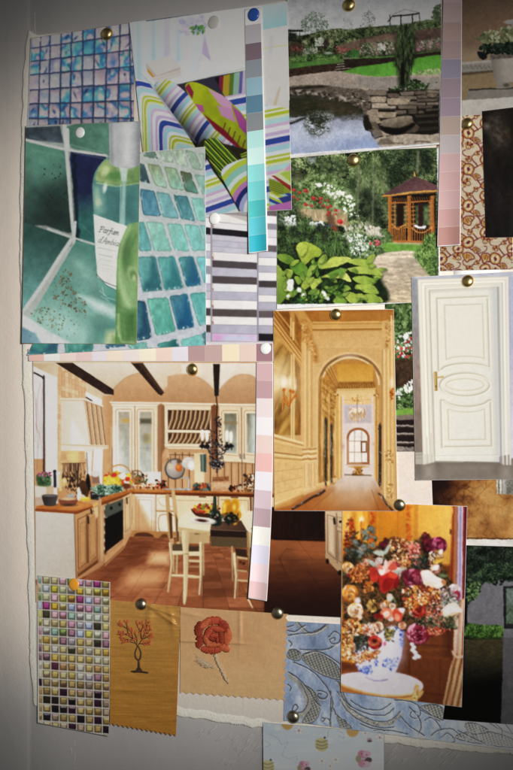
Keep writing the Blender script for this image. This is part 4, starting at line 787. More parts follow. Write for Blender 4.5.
# ------------------------------------------------------------------ print: cream panelled door
def art_door():
    p = Pic(408, 268, 522, 484, '#c9c4b6'); p.V(405, 265, 513, 513)
    p.f([30, 40, 600, 20, 600, 1050, 30, 1050], lambda x, y: np.clip(ramp(np.clip((y - 60) / 860, 0, 1), [(0, '#8f929a'), (.3, '#8b8886'), (.55, '#94827a'), (.75, '#827268'), (1, '#7a6f66')]) * (.9 + .2 * fbm(x / 9, y / 22, 4))[..., None], 0, 1))
    p.g('#aeb0bc', [28, 52, 560, 28, 560, 60, 60, 70], t=.08, b=2); p.g('#a9abc0', [495, 60, 600, 50, 600, 900, 500, 920], g=(500, 400, 500, 800, '#c4c4d2'), t=.06, b=2)
    # casing as nested mouldings
    def frame(xl, xr, yt, c, slant=0.0):
        p.g(c, [xl, yt, xr, yt - 14, xr + 6 + slant, 900, xl + 26, 960], b=1)
    for xl, xr, yt, c in ((60, 492, 66, '#bdb8ac'), (64, 488, 71, '#dcd8cc'), (76, 478, 82, '#c9c4b6'), (80, 474, 86, '#e2dfd4'), (92, 464, 97, '#b9b4a6'), (95, 460, 100, '#d8d4c8'), (104, 452, 106, '#c4bfb2'), (107, 448, 109, '#e0dcd0'), (114, 440, 118, '#9f9a8d')):
        frame(xl, xr, yt, c)
    # side mouldings repainted as vertical runs
    for k, (o, c, w) in enumerate(((0, '#d6d2c6', 10), (12, '#b5b0a3', 4), (18, '#e2dfd4', 12), (31, '#b0ab9e', 4), (38, '#d9d5c9', 9), (48, '#aba698', 4))):
        p.l(c, [66 + o, 78 + o, 92 + o * .93, 948], w, b=1.4, a=.9)
    for k, (o, c, w) in enumerate(((0, '#d3d0c8', 9), (10, '#a9a6a0', 4), (16, '#dfdcd4', 9), (26, '#a4a29c', 4), (34, '#cfccc6', 10), (44, '#8f9094', 8))):
        p.l(c, [486 - o, 62 + o, 500 - o, 948], w, b=1.4, a=.9)
    door = [118, 120, 436, 104, 448, 936, 142, 930]
    p.g('#d9d6cb', door, b=1, g=(118, 0, 448, 0, '#d2d0c8'), t=.025, ts=2.5)
    p.g('#a3a4a8', [412, 108, 437, 104, 448, 936, 432, 936], b=8, a=.55); p.g('#b4b1a6', [118, 120, 436, 104, 436, 114, 118, 132], b=3, a=.6)
    hl, sh, sh2 = '#ebe8de', '#a8a294', '#bfb8a4'
    def mould(q, w=1.0):
        p.l(sh2, q + q[:2], 13 * w, b=2, a=.7); p.l(sh, q + q[:2], 5 * w, b=1.2, a=.85); p.l(hl, [v + (5 if i % 2 == 0 else 4) for i, v in enumerate(q + q[:2])], 5 * w, b=1.3, a=.8)
    up = [152, 160, 392, 150, 402, 490] + arc(290, 500, 118, 32, -8, -172, 12)[0:] + [160, 500]
    mould(up)
    mould([188, 192, 368, 186, 376, 444] + arc(290, 452, 92, 18, -10, -170, 10) + [196, 448], .55)
    p.g('#d5d1c4', [196, 200, 362, 194, 370, 436, 290, 428, 204, 440], t=.02, b=2, a=.5)
    p.V(405, 370, 513, 513)
    ov = arc(284, 70, 118, 54, 0, 360, 40)[:-2]; mould(ov, 1.1); mould(arc(284, 70, 90, 28, 0, 360, 36)[:-2], .45)
    lo = [170, 144] + arc(290, 130, 112, 44, 160, 20, 14) + [406, 144, 412, 362, 176, 366]
    mould(lo); mould([204, 188] + arc(290, 182, 84, 18, 160, 20, 10) + [378, 186, 382, 330, 208, 332], .5)
    for q in ([204, 188, 208, 332, 382, 330, 378, 186], ): p.l('#c4ad78', q, 2, b=1, a=.5)
    p.l('#c9b68a', arc(284, 70, 90, 28, 0, 360, 30), 2, b=1, a=.5)
    p.l('#b2ad9f', [142, 408, 450, 404], 3, b=1.2, a=.8); p.l('#e6e3d8', [142, 412, 450, 408], 3, b=1, a=.7); p.l('#7d766a', [140, 436, 452, 440], 4, b=1.4, a=.8)
    p.l('#948e80', [132, 20, 142, 436], 3, b=1.2, a=.7)
    # plinths and floor
    p.g('#c9c6ba', [82, 400, 138, 400, 140, 450, 86, 452], b=1.2); p.l('#a5a094', [104, 320, 106, 450], 5, b=1.5, a=.7); p.l('#a5a094', [124, 300, 126, 446], 4, b=1.5, a=.7)
    p.g('#a8a196', [48, 392, 82, 390, 84, 448, 50, 448], b=1.2); p.l('#7d766c', [48, 404, 82, 402], 3, b=1); p.l('#7d766c', [48, 420, 82, 419], 2, b=1)
    p.g('#6c625a', [40, 448, 90, 450, 140, 438, 452, 442, 470, 452, 600, 452, 600, 560, 40, 560], g=(100, 440, 100, 520, '#7e756d'), t=.06, ts=4, b=1.5)
    p.g('#a9a196', [86, 452, 138, 448, 134, 510, 92, 512], b=8, a=.55); p.g('#9a9186', [180, 444, 420, 446, 400, 480, 200, 480], b=10, a=.4); p.g('#aaa29a', [458, 452, 505, 452, 500, 510, 462, 510], b=8, a=.45)
    p.V(405, 370, 513, 513)
    p.g('#b99a5c', [136, 8, 152, 8, 154, 98, 140, 100], g=(136, 0, 154, 0, '#8a6c38'), b=1); p.l('#ead9a4', [142, 14, 144, 90], 3, b=1, a=.8); p.l('#a98a4c', [150, 36, 180, 32], 7, b=1); p.l('#e6d6a6', [152, 34, 178, 31], 2, b=.8); p.e('#6a5228', 147, 78, 3, 6, b=.8)
    p.grain(.012, .8, 4)
    return p
# ------------------------------------------------------------------ print: gilded hallway
def art_hall():
    p = Pic(270, 306, 402, 516, '#c9a872')
    # left wall (view A), right part (B), lower left (C), lower right (D)
    A = lambda: p.V(268, 300, 345, 513); B = lambda: p.V(330, 300, 405, 513); Cc = lambda: p.V(268, 400, 345, 513); D = lambda: p.V(330, 400, 407, 513)
    A()
    p.g('#b98a48', [30, 60, 900, 60, 900, 200, 300, 200, 230, 420, 30, 500], g=(60, 60, 300, 60, '#c39a58'), t=.08, ts=4, b=2)
    p.g('#a8722e', [230, 60, 860, 60, 860, 130, 300, 160], t=.08, b=2)
    p.g('#b07c38', [340, 80, 840, 80, 800, 130, 345, 140], t=.05, b=1.5)
    for y, c, w in ((150, '#d8b678', 9), (162, '#b98d4c', 6), (172, '#d4b074', 8), (186, '#e2c48c', 6), (200, '#9a6c30', 10)): p.l(c, [300, y, 840, y - 6], w, b=1.4)
    p.g('#c9a46a', [300, 206, 780, 200, 780, 330, 330, 310], t=.06, ts=2, b=1.2, g=(300, 200, 320, 320, '#d2b07a'))
    p.l('#dcc090', [320, 316, 800, 312], 5, b=1.2); p.l('#a98246', [310, 206, 780, 202], 5, b=1.5)
    # arch wall
    p.g('#ceab74', [310, 320, 800, 315, 800, 1200, 310, 1200], g=(320, 300, 330, 900, '#d9bb8a'), t=.05, ts=2, b=1.2)
    # upper left cove mouldings
    for k, (c, w) in enumerate((('#8f5f24', 20), ('#d6b070', 12), ('#a87434', 14), ('#e2c084', 10), ('#9a6828', 10), ('#d2a860', 14), ('#b48038', 10))):
        p.l(c, [36, 96 + 17 * k, 230, 360 + 15 * k], w * .8, b=1.4, a=.9)
    p.g('#8a5a22', [40, 75, 140, 75, 150, 130, 150, 230, 60, 100], t=.15, b=2); p.l('#d0a45e', [60, 75, 215, 270], 9, b=1.4)
    p.l('#e0c890', [152, 120, 152, 240], 7, b=1.2); p.l('#e6cf98', [168, 150, 168, 265], 8, b=1.2); p.g('#9a6a2a', [178, 90, 225, 170, 218, 330, 180, 250], t=.14, b=1.5)
    # marble panels
    p.f([40, 215, 150, 350, 150, 900, 40, 900], lambda x, y: np.clip(ramp(np.clip(fbm((x + y * .4) / 34, y / 120, 3, 4) * 1.4 - .2, 0, 1), [(0, '#6a4a1e'), (.45, '#a67f3c'), (1, '#cda860')]), 0, 1), b=1.4)
    p.f([178, 390, 218, 450, 218, 900, 178, 900], lambda x, y: np.clip(ramp(np.clip(fbm(x / 16, y / 90, 6, 4) * 1.3 - .1, 0, 1), [(0, '#7a5220'), (1, '#b98c48')]), 0, 1), b=1.4)
    p.g('#f2e4b4', [45, 440, 105, 430, 120, 560, 90, 620, 45, 600], b=22, a=.75); p.e('#fff8e6', 60, 545, 12, 22, b=8, a=.9); p.e('#fffaf0', 158, 548, 22, 30, b=6, a=1); p.e('#fff4d8', 104, 540, 60, 60, b=60, a=.6); p.e('#fffdf4', 106, 548, 14, 26, b=5, a=1); p.e('#fff8ea', 106, 550, 9, 18, b=5, a=.9); p.e('#fffaf2', 178, 584, 10, 14, b=4, a=.9)
    for q in ([158, 370, 158, 1100], [172, 360, 172, 1100]): p.l('#e4cc98', q, 9, b=1.4)
    p.l('#a47a3c', [165, 370, 165, 1000], 3, b=1.2); p.l('#caa468', [40, 205, 152, 345], 8, b=1.4)
    # sconce
    for q in (spl([104, 600, 106, 650, 100, 690, 98, 733]), spl([98, 660, 120, 690, 140, 700, 160, 660, 182, 640]), spl([140, 700, 150, 640, 150, 610]), spl([106, 640, 120, 650, 130, 690])): p.l('#a85a1c', q, 11, b=1.2); p.l('#f0b458', [v - 2 for v in q], 5, b=1, a=.9)
    for x, y in ((106, 598), (150, 605), (168, 612), (182, 640)): p.e('#c87428', x, y, 10, 12, b=1.2)
    # pilaster
    for x, c, w in ((232, '#d8b47c', 18), (248, '#e6cb98', 12), (262, '#c29a5c', 8), (276, '#e0c490', 14), (292, '#b98f54', 8), (304, '#d8b884', 14)): p.l(c, [x, 290, x, 1100], w, b=2)
    q = [225, 150, 245, 150, 250, 200, 275, 230, 285, 280, 310, 320, 318, 400]
    p.l('#b88444', spl(q), 34, b=4); p.sc(110, [215, 140, 255, 140, 300, 280, 325, 390, 300, 390, 240, 280], 4, 10, ['#d8b87c', '#a07238', '#c49a58', '#e2c48c', '#a87438'], 1.6, a=.6, b=1.2)
    # arch
    A()
    p.V(330, 300, 405, 513)
    cx, cy, rx, ry = 140, 575, 215, 200
    arch = lambda r: arc(cx, cy, rx * r, ry * r, 180, 360, 30)
    p.g('#dcbf8c', arch(1.10) + [cx + rx * 1.1, 1300, cx - rx * 1.1, 1300], b=1.2)
    p.g('#8a6a44', arch(1.02) + [cx + rx * 1.0, 1300, cx - rx * 1.02, 1300], b=1.4)
    p.g('#a07c50', arch(.99) + [cx + rx * .97, 1300, cx - rx * .97, 1300], b=1.4, g=(0, 400, 0, 560, '#c29a62'))
    p.l('#5c3e22', arc(cx, cy, rx * .96, ry * .96, 200, 340, 24), 12, b=3, a=.6); p.e('#d8d6d4', 125, 394, 40, 13, -4, b=5, a=.85)
    p.l('#ead2a2', arch(.90), 13, b=1.4); p.l('#b48a50', arch(.86), 5, b=1.4)
    ins = arch(.845) + [cx + rx * .845, 1300, cx - rx * .845, 1300]
    p.g('#b98842', ins, b=1.2, t=.1, ts=3)
    p.g('#c8963e', [45, 440, 290, 440, 300, 560, 60, 570], g=(60, 440, 60, 570, '#d8ac58'), t=.04, b=2)
    for k in range(6): p.l(['#8a5e26', '#d2aa64'][k % 2], [-30 + 8*k, 480 - 6*k, 70 + 4*k, 640], 8, b=1.6, a=.8); p.l(['#8a5e26', '#d2aa64'][k % 2], [310 - 4*k, 480 - 6*k, 290 + 8*k, 640], 7, b=1.6, a=.7)
    p.g('#96692c', [60, 560, 300, 556, 310, 606, 40, 612], b=1.4, t=.16, ts=1.6); p.l('#e2c488', [50, 612, 310, 606], 8, b=1.4); p.l('#c49a58', [70, 562, 295, 558], 4, b=1.2)
    for k in range(14): p.l('#c8a05c', [70 + 17*k, 580, 76 + 17*k, 596], 5, b=1, a=.8)
    p.g('#d9bf8c', [40, 618, 310, 612, 312, 1300, 40, 1300], b=1.4); p.g('#dfc794', [70, 640, 290, 636, 290, 720, 70, 720], t=.05, b=2); p.l('#b08a50', [80, 684, 280, 682], 3, b=1.2)
    p.sc(60, [28, 640, 60, 640, 60, 860, 28, 860], 4, 10, ['#b08444', '#e2c68e', '#8a6028'], 1.4, a=.8); p.sc(60, [300, 640, 330, 640, 330, 860, 300, 860], 4, 10, ['#b08444', '#e2c68e', '#8a6028'], 1.4, a=.8)
    p.sc(46, [150, 650, 225, 650, 225, 710, 150, 710], 3, 7, ['#a87830', '#c89a50', '#ecd8a4'], 1.6, a=.9); p.l('#a87830', [188, 650, 188, 715], 4, b=1)
    # left inner wall of corridor with doors
    Cc()
    p.f([340, -150, 372, -150, 400, -60, 440, -40, 470, 60, 480, 520, 340, 610], lambda x, y: np.clip(ramp(np.clip(fbm(x / 12, y / 60, 5, 3) * 1.2 - .1, 0, 1), [(0, '#8a5f26'), (.6, '#c39a55'), (1, '#e0c080')]), 0, 1), b=2)
    for k in range(9): p.l(['#94682c', '#dcbb78', '#7a5020'][k % 3], [362, -130 + 24*k, 450, -60 + 26*k], 7, b=1.6, a=.7)
    p.sc(120, [400, -140, 452, -100, 455, 110, 415, 80], 3, 9, ['#d8b878', '#8a6028', '#c49a54'], 1.8, a=.5, b=1.2)
    for x, y0, y1, w in ((385, 120, 570, 26), (422, 160, 555, 22)):
        p.g('#4a3f36', [x - w*.38, y0 + 8, x, y0 - 6, x + w*.38, y0 + 10, x + w*.38, y1 - 6, x - w*.38 + 2, y1], b=1.6)
        p.l('#c9d3dc', [x - 4, y0 + 50, x - 4, y1 - 190], 4, b=1.2, a=.8); p.sc(30, [x - w/2, y0, x + w/2, y0, x + w/2, y1, x - w/2, y1], 3, 8, ['#6a727a', '#a8b2ba', '#4a4a4c', '#1c1c1e'], 2.4, ang=90, a=.6, b=1.2)
    for x, c, w in ((345, '#a87a40', 12), (360, '#e0c48c', 8), (405, '#d8b474', 8), (450, '#e8cf98', 12), (470, '#c89c54', 12), (482, '#e2c488', 8)): p.l(c, [x, 60 if x > 440 else -40, x, 500], w, b=1.6, a=.85)
    # panel dado on the left
    p.g('#d2b078', [34, 225, 232, 290, 240, 670, 34, 720], g=(40, 230, 230, 600, '#dcbe88'), t=.05, ts=2, b=1.3)
    for y0, y1, c, w in ((232, 288, '#ecd8a8', 14), (250, 304, '#a47c44', 7), (268, 316, '#e2c890', 12), (290, 330, '#c8a468', 6), (348, 372, '#8a6232', 7), (362, 386, '#e8d09c', 12), (384, 400, '#a88048', 7), (400, 412, '#dcbe84', 10)): p.l(c, [34, y0, 232, y1], w, b=1.5)
    for y0, y1 in ((480, 458), (556, 516), (632, 578)): p.l('#ab8650', [32, y0, 226, y1], 4, b=1.3); p.l('#ecd8ac', [32, y0 + 6, 226, y1 + 6], 3, b=1.3, a=.7)
    for x, y0, y1 in ((70, 420, 474), (120, 425, 466), (172, 430, 462), (95, 480, 536), (145, 474, 526), (200, 466, 516), (66, 556, 618), (112, 542, 606), (160, 532, 594)): p.l('#b8945c', [x, y0, x, y1], 3, b=1.3, a=.8)
    p.g('#e2c68e', [34, 690, 235, 615, 240, 670, 160, 725, 34, 725], g=(40, 690, 60, 725, '#c8a060'), b=1.4); p.l('#f0dcb0', [34, 696, 236, 620], 6, b=1.4)
    # pilaster bases
    for x0, x1 in ((236, 280), (282, 318)):
        p.g('#dcc090', [x0, 320, x1, 312, x1, 590, x0 + 2, 620], b=1.3); p.l('#b48c54', [x0 + 8, 430, x0 + 10, 580], 4, b=1.3); p.l('#b48c54', [x1 - 8, 425, x1 - 8, 570], 4, b=1.3); p.l('#f0dcb4', [x0 + 16, 430, x0 + 16, 575], 5, b=1.3)
        for y, c in ((330, '#b08650'), (345, '#eed6a6'), (362, '#b48a50'), (378, '#f0dab0'), (396, '#a87e46'), (410, '#e6cc98')): p.l(c, [x0 - 4, y, x1 + 2, y - 6], 9, b=1.4)
    p.g('#e4cc9c', [236, 600, 330, 570, 345, 615, 245, 675], b=1.4); p.l('#b48c54', [240, 640, 330, 596], 4, b=1.3); p.g('#ddc290', [320, 560, 375, 545, 385, 600, 345, 620, 322, 620], b=1.3); p.g('#dcc08c', [388, 545, 412, 535, 415, 572, 395, 576], b=1.2); p.g('#dcc08c', [430, 525, 462, 510, 464, 540, 436, 552], b=1.2)
    # floor
    D()
    fl = [95, 500, 285, 505, 330, 580, 345, 640, 440, 745, -430, 745, -260, 700, -180, 640, -60, 590, 30, 560]
    p.f(fl, lambda x, y: np.clip(ramp(np.clip((y - 500) / 240, 0, 1), [(0, '#cfc8c6'), (.25, '#c7b5a4'), (.6, '#b98d5e'), (1, '#ac6f34')]) * (1 + .10 * (fbm(x / 26, y / 60, 3) - .5))[..., None], 0, 1), b=1.2)
    p.g('#a8622a', [-60, 590, -180, 640, -260, 700, -430, 745, -140, 745, 20, 590], b=10, a=.7); p.g('#9c5c28', [290, 560, 340, 640, 430, 745, 330, 745], b=8, a=.55)
    p.g('#d9d6d8', [95, 505, 280, 508, 290, 580, 60, 580], b=12, a=.55); p.g('#c9b8ae', [100, 580, 270, 580, 240, 700, 60, 690], b=24, a=.5)
    p.l('#7a4a24', [20, 600, -130, 735], 4, b=1.5, a=.6); p.l('#7a4a24', [-20, 585, -220, 700], 3, b=1.5, a=.4); p.l('#6a3a1c', [278, 600, 328, 740], 4, b=1.5, a=.8)
    p.V(268, 400, 345, 513)
    p.l('#2c2622', [165, 725, 245, 680, 300, 645, 345, 628, 375, 605], 13, b=2); p.sc(22, [170, 728, 240, 690, 300, 650, 370, 610, 360, 600, 160, 715], 3, 8, ['#a8adb0', '#6a6c70'], 3, ang=-35, a=.7)
    D()
    # far room
    p.g('#d3cdd4', [80, 30, 300, 30, 290, 500, 95, 500], g=(0, 30, 0, 490, '#e6e2e4'), b=1.6); p.g('#bcb8c6', [85, 34, 292, 34, 280, 150, 100, 152], b=3, t=.05); p.l('#a8a0a4', [100, 150, 280, 148], 3, b=1.2)
    p.sc(150, [120, 60, 240, 50, 240, 110, 180, 150, 125, 120], 3, 8, ['#b8925a', '#e0c898', '#f0e4cc', '#a88048', '#d2b078'], 2.2, ang=90, a=.65, b=1.2); p.sc(30, [130, 50, 225, 44, 225, 80, 130, 84], 4, 7, ['#fff8ea'], 1.4, ang=90, a=.8); p.l('#a07840', [180, 0, 180, 60], 5, b=1.2)
    win = lambda m: [112 + m, 430 - m] + arc(187, 252, 76 - m, 68 - m, 180, 360, 16) + [263 - m, 430 - m]
    p.g('#8f5426', win(0), b=1.2); p.g('#b57a42', win(5), b=1.2); p.g('#7a4520', win(11), b=1); p.g('#eaf0f6', win(15), b=1, t=.05, ts=3)
    p.g('#ffffff', [125, 280, 190, 280, 190, 410, 128, 410], b=10, a=.7); p.sc(24, [160, 210, 240, 220, 245, 270, 165, 270], 3, 8, ['#b8c0c8', '#d0d6dc'], 3, a=.6)
    for q in ([163, 200, 163, 430], [210, 200, 210, 430], [126, 274, 250, 274], [126, 348, 250, 348]): p.l('#a08a78', q, 5, b=1.1)
    p.g('#7a4a24', [205, 274, 246, 274, 246, 350, 205, 350], b=1); p.g('#e6edf4', [214, 284, 238, 284, 238, 342, 214, 342], b=1)
    p.l('#b9a89c', [105, 432, 270, 432], 6, b=1.2); p.g('#d8d4d8', [100, 436, 275, 436, 278, 495, 96, 495], b=1.2)
    p.e('#c6a26a', 188, 444, 62, 8, b=1.2); p.g('#b08040', spl([160, 448, 215, 448, 200, 475, 225, 500, 150, 500, 176, 475], True), b=1.2); p.sc(30, [160, 455, 215, 455, 222, 500, 152, 500], 3, 7, ['#7a5424', '#d2aa62', '#94682e'], a=.9); p.g('#5a4636', [96, 494, 280, 498, 280, 505, 96, 502], b=1.6, a=.8)
    # columns at both sides of the far opening
    for x, c, w in ((48, '#d2aa62', 16), (64, '#ecd29a', 12), (76, '#c89c54', 10), (86, '#d8d0d4', 12)): p.l(c, [x, -20, x, 515], w, b=1.6)
    for x, c, w in ((282, '#d8d0d6', 12), (296, '#e2c690', 10), (308, '#b88e50', 10), (318, '#d8b878', 8)): p.l(c, [x, -20, x + 2, 520], w, b=1.6)
    p.e('#caa0a0', 84, 310, 10, 14, b=3, a=.8); p.e('#d8a890', 292, 290, 9, 12, b=3, a=.7)
    p.g('#453a31', [324, 170, 335, 150, 344, 180, 342, 560, 330, 582, 322, 560], b=1.4); p.sc(20, [322, 170, 342, 170, 342, 560, 324, 560], 2, 6, ['#6a6a68', '#a0a4a8', '#383430'], a=.8)
    # right pilaster
    p.g('#d0ae76', [346, -520, 430, -520, 430, 690, 400, 680, 345, 632], b=1.2, t=.04)
    for x, c, w in ((350, '#b58e54', 8), (362, '#e8d0a0', 12), (376, '#c8a468', 8), (388, '#e6cc98', 12), (402, '#bf985c', 8), (412, '#e2c690', 10)): p.l(c, [x, -330, x + 4, 650], w, b=1.8)
    p.sc(60, [365, 330, 415, 330, 418, 430, 370, 420], 4, 9, ['#f0dcb0', '#a67c44', '#d0aa6a'], 1.5, a=.85); p.sc(50, [380, 560, 415, 560, 420, 680, 385, 650], 4, 9, ['#ecd6a8', '#a67c44', '#c8a060'], 1.5, a=.8)
    p.l('#3a322c', [325, 625, 350, 640, 372, 690, 415, 735], 9, b=1.5); p.sc(14, [330, 620, 360, 650, 415, 730, 400, 732, 340, 650], 3, 8, ['#a8adb0', '#6a6c70'], 3, ang=50, a=.7)
    p.V(330, 300, 405, 513)
    p.sc(100, [385, 140, 425, 130, 425, 220, 400, 300, 385, 370, 378, 260], 4, 10, ['#d8b87c', '#8f6230', '#c09454', '#dcc088'], 1.6, a=.6, b=1.2); p.l('#e8d0a0', [420, 110, 425, 560], 10, b=1.5); p.l('#b8945c', [330, 90, 340, 160], 6, b=2, a=.5)
    p.g('#b37e3c', [322, 72, 385, 72, 390, 130, 340, 150], b=2, t=.1); p.e('#fff6ea', 422, 570, 10, 24, b=4, a=.9); p.sc(22, [408, 600, 430, 600, 430, 690, 412, 690], 4, 8, ['#c8742a', '#a85a18', '#e8a450'], a=.9)
    p.sat(1.02, .98); p.grain(.03, .7, 3)
    return p

# ------------------------------------------------------------------ print: country kitchen (double page)
def art_kitchen():
    p = Pic(30, 356, 348, 622, '#b98c64')
    # ---- upper left
    p.V(25, 350, 115, 513)
    p.g('#cdb498', [40, 60, 600, 60, 600, 520, 40, 520], b=1)
    p.g('#b89b7c', [48, 76, 190, 76, 190, 180, 160, 150, 48, 92], t=.03, b=1.2, g=(50, 80, 190, 160, '#d6bfa4')); p.g('#efe9e4', [48, 94, 168, 152, 110, 156, 48, 128], b=1.4)
    p.g('#e6dfe2', [48, 128, 112, 160, 112, 620, 48, 620], b=1.2, t=.03); p.g('#efebee', [116, 156, 186, 154, 190, 900, 120, 900], g=(116, 0, 190, 0, '#e6dfdf'), b=1.4)
    p.l('#31282c', spl([52, 130, 85, 146, 104, 164, 108, 220, 108, 950]), 10, b=1.4)
    for q in ([52, 240, 62, 340, 72, 513, 70, 680], [88, 190, 70, 300, 84, 440, 76, 560], [100, 220, 92, 360, 100, 520], [58, 420, 90, 513, 100, 640], [64, 280, 66, 420, 58, 520]): p.l('#8d6f60', spl(q), 5, b=1.6, a=.75)
    p.f([184, 86, 350, 178, 350, 290, 206, 290, 206, 900, 186, 900], lambda x, y: np.clip(ramp(_hash(np.floor(x / 19), np.floor((y - .3 * x) / 28), 3), [(0, '#c99c76'), (1, '#e2bd98')]) * (1 - .10 * ((np.mod(x, 19) < 2.5) | (np.mod(y - .3 * x, 28) < 3)))[..., None], 0, 1), b=1.2)
    p.g('#e2d3c0', [268, 74, 1100, 74, 1100, 200, 505, 225, 400, 180], g=(300, 70, 480, 220, '#c8b298'), b=1.2)
    p.g('#d3b898', [350, 180, 440, 240, 440, 300, 350, 250], b=1.4); p.g('#f3efec', [346, 238, 440, 284, 440, 322, 382, 292, 346, 274], b=1.2); p.l('#3a2c28', [350, 270, 380, 288], 8, b=1.2)
    p.g('#3a2a24', [178, 74, 272, 74, 506, 226, 506, 256, 455, 250], b=1.1, t=.2, ts=3); p.g('#5a463a', [215, 80, 255, 78, 490, 226, 460, 228], b=2, a=.5)
    p.g('#c49e78', [440, 250, 506, 256, 490, 290, 480, 900, 456, 900], g=(440, 0, 490, 0, '#b48a62'), b=1.4)
    p.g('#d8c6ae', [206, 282, 338, 284, 366, 514, 384, 620, 206, 620], g=(206, 300, 366, 300, '#e8dac6'), b=1.2); p.g('#f4eee6', [268, 388, 340, 520, 350, 610, 258, 610], b=3, a=.9)
    p.f([334, 284, 442, 320, 462, 516, 470, 580, 376, 560], lambda x, y: bands(x - .12 * (y - 300) - .0 * y, [(11, '#c8aa88'), (6, '#8f6e50'), (9, '#b8987a')]), b=1.2)
    p.l('#f0e0c8', [205, 278, 336, 280, 442, 320], 8, b=1.2); p.l('#a58463', [206, 287, 338, 288, 442, 328], 4, b=1.2)
    # hood base, tools
    p.V(25, 430, 115, 513)
    p.g('#e6d4bc', [206, 78, 380, 84, 482, 88, 482, 128, 462, 130, 450, 108, 392, 102, 384, 126, 350, 128, 330, 104, 250, 100, 238, 122, 208, 118], b=1.2); p.l('#a8845e', [208, 84, 380, 90, 482, 96], 4, b=1.2)
    p.g('#d3a878', [190, 120, 340, 120, 350, 300, 190, 320], t=.1, b=2); p.f([206, 120, 345, 122, 348, 260, 200, 300], lambda x, y: ramp(_hash(np.floor(x / 34), np.floor(y / 34), 8), [(0, '#b9865e'), (1, '#dcb48a')]), b=2, a=.7); p.g('#e8c684', [248, 120, 300, 120, 300, 186, 258, 186], b=8, a=.8)
    p.l('#5c4436', [212, 192, 342, 188], 5, b=1.2)
    R = random.Random(3)
    for k in range(13):
        x = 220 + k * 9.5; y1 = R.uniform(250, 330); p.l(R.choice(['#4a3628', '#7a5f48', '#b08a62', '#2f2622']), [x, 194, x + R.uniform(-8, 8), y1], R.uniform(4, 9), b=1.2); p.e(R.choice(['#4f3a2c', '#8a6a4e', '#c49c6c', '#3a2e28']), x, y1, R.uniform(6, 12), R.uniform(10, 22), b=1.4)
    p.sc(140, [215, 240, 350, 230, 360, 390, 240, 380], 3, 10, ['#3a2c24', '#6a4e38', '#94704e', '#c49a6a', '#2a211d'], 1.8, ang=80, a=.85)
    p.g('#efecec', [392, 104, 446, 108, 440, 310, 400, 300, 386, 240], b=1.4); p.g('#f1ecea', [350, 128, 384, 126, 378, 260, 350, 250], b=1.6); p.l('#6a5a50', [352, 130, 358, 260], 6, b=1.4)
    p.g('#c39a70', [446, 110, 490, 100, 490, 260, 446, 300], b=2); p.g('#8a6a58', [380, 250, 420, 240, 428, 305, 384, 305], b=1.5); p.e('#d6cec6', 402, 250, 22, 18, b=1.5)
    # plant on sill
    p.g('#e0cdb8', [56, 320, 160, 318, 164, 382, 60, 384], b=1.4); p.g('#c3a488', [120, 322, 164, 318, 164, 380, 122, 382], b=1.4); p.fol(spl([66, 260, 100, 240, 140, 250, 152, 300, 140, 320, 80, 320, 68, 300], True), ['#223022', '#3f5a3a', '#6a8062'], 1, 4, b=2); p.sc(30, [76, 242, 150, 240, 150, 265, 80, 268], 3, 6, ['#b05a74', '#8a3f5a', '#c47a90'], a=.9)
    p.l('#2e2a2a', [170, 236, 172, 320], 18, b=1.6); p.g('#d8dde2', [178, 240, 202, 236, 206, 330, 184, 330], b=2, a=.8); p.e('#2a2424', 168, 236, 9, 8)
    p.g('#b98a5c', [184, 330, 216, 330, 216, 430, 188, 430], b=1.5); p.l('#d9b888', [200, 260, 202, 340], 16, b=1.5); p.e('#d2a870', 222, 296, 17, 24, 10, b=1.3); p.e('#e6cc9c', 226, 290, 8, 12, b=1.5)
    # counter left
    p.g('#b06b34', [64, 430, 130, 425, 320, 405, 390, 425, 513, 388, 560, 372, 560, 392, 470, 412, 300, 466, 66, 450], t=.14, ts=3, b=1.2); p.g('#7a3f1c', [64, 448, 290, 462, 390, 432, 390, 446, 292, 480, 64, 462], b=1.2); p.g('#d6985c', [230, 420, 330, 408, 380, 425, 300, 455, 220, 448], b=6, a=.6)
    p.g('#b39c8c', [62, 386, 110, 380, 112, 425, 64, 432], b=1.5)
    p.g('#35302e', spl([98, 374, 130, 368, 184, 372, 180, 410, 170, 432, 120, 432, 106, 415], True), b=1.2, g=(100, 380, 184, 380, '#4f4a48')); p.e('#6a6462', 142, 374, 42, 7, b=1.2)
    p.g('#7a4a34', spl([194, 392, 240, 384, 298, 388, 292, 420, 250, 434, 204, 425], True), b=1.2, t=.15); p.e('#c9a684', 246, 392, 50, 9, b=1.2); p.e('#9aa0a2', 262, 374, 22, 10, -5, b=1.4); p.e('#3a2e2a', 250, 428, 40, 7, b=2, a=.8)
    p.g('#e6e4e4', spl([300, 340, 312, 326, 320, 340, 322, 392, 300, 396], True), b=1.3); p.e('#f4f2f0', 310, 336, 9, 10); p.e('#e3d9ce', 336, 380, 10, 26, b=1.4); p.e('#e0a83c', 345, 394, 32, 13, b=1.3); p.e('#f2d070', 338, 388, 20, 6, b=1.4)
    p.g('#1f1a1a', spl([350, 270, 362, 250, 372, 290, 374, 340, 345, 350], True), b=1.4); p.g('#4a3220', spl([310, 300, 340, 290, 365, 350, 350, 380, 318, 350], True), b=1.6, t=.2)
    # greens, hob
    p.g('#2b2a28', [372, 352, 560, 330, 560, 385, 440, 402, 375, 395], t=.3, b=1.6)
    p.fol([372, 330, 420, 310, 560, 300, 560, 350, 400, 362], ['#24352c', '#4a6a58', '#7f9c88', '#b4c4b4'], 1, 4, b=2); p.sc(46, [380, 360, 560, 345, 560, 385, 400, 396], 3, 9, ['#8a8a86', '#1a1918', '#5a5856', '#b8b6b0'], 2, a=.8)
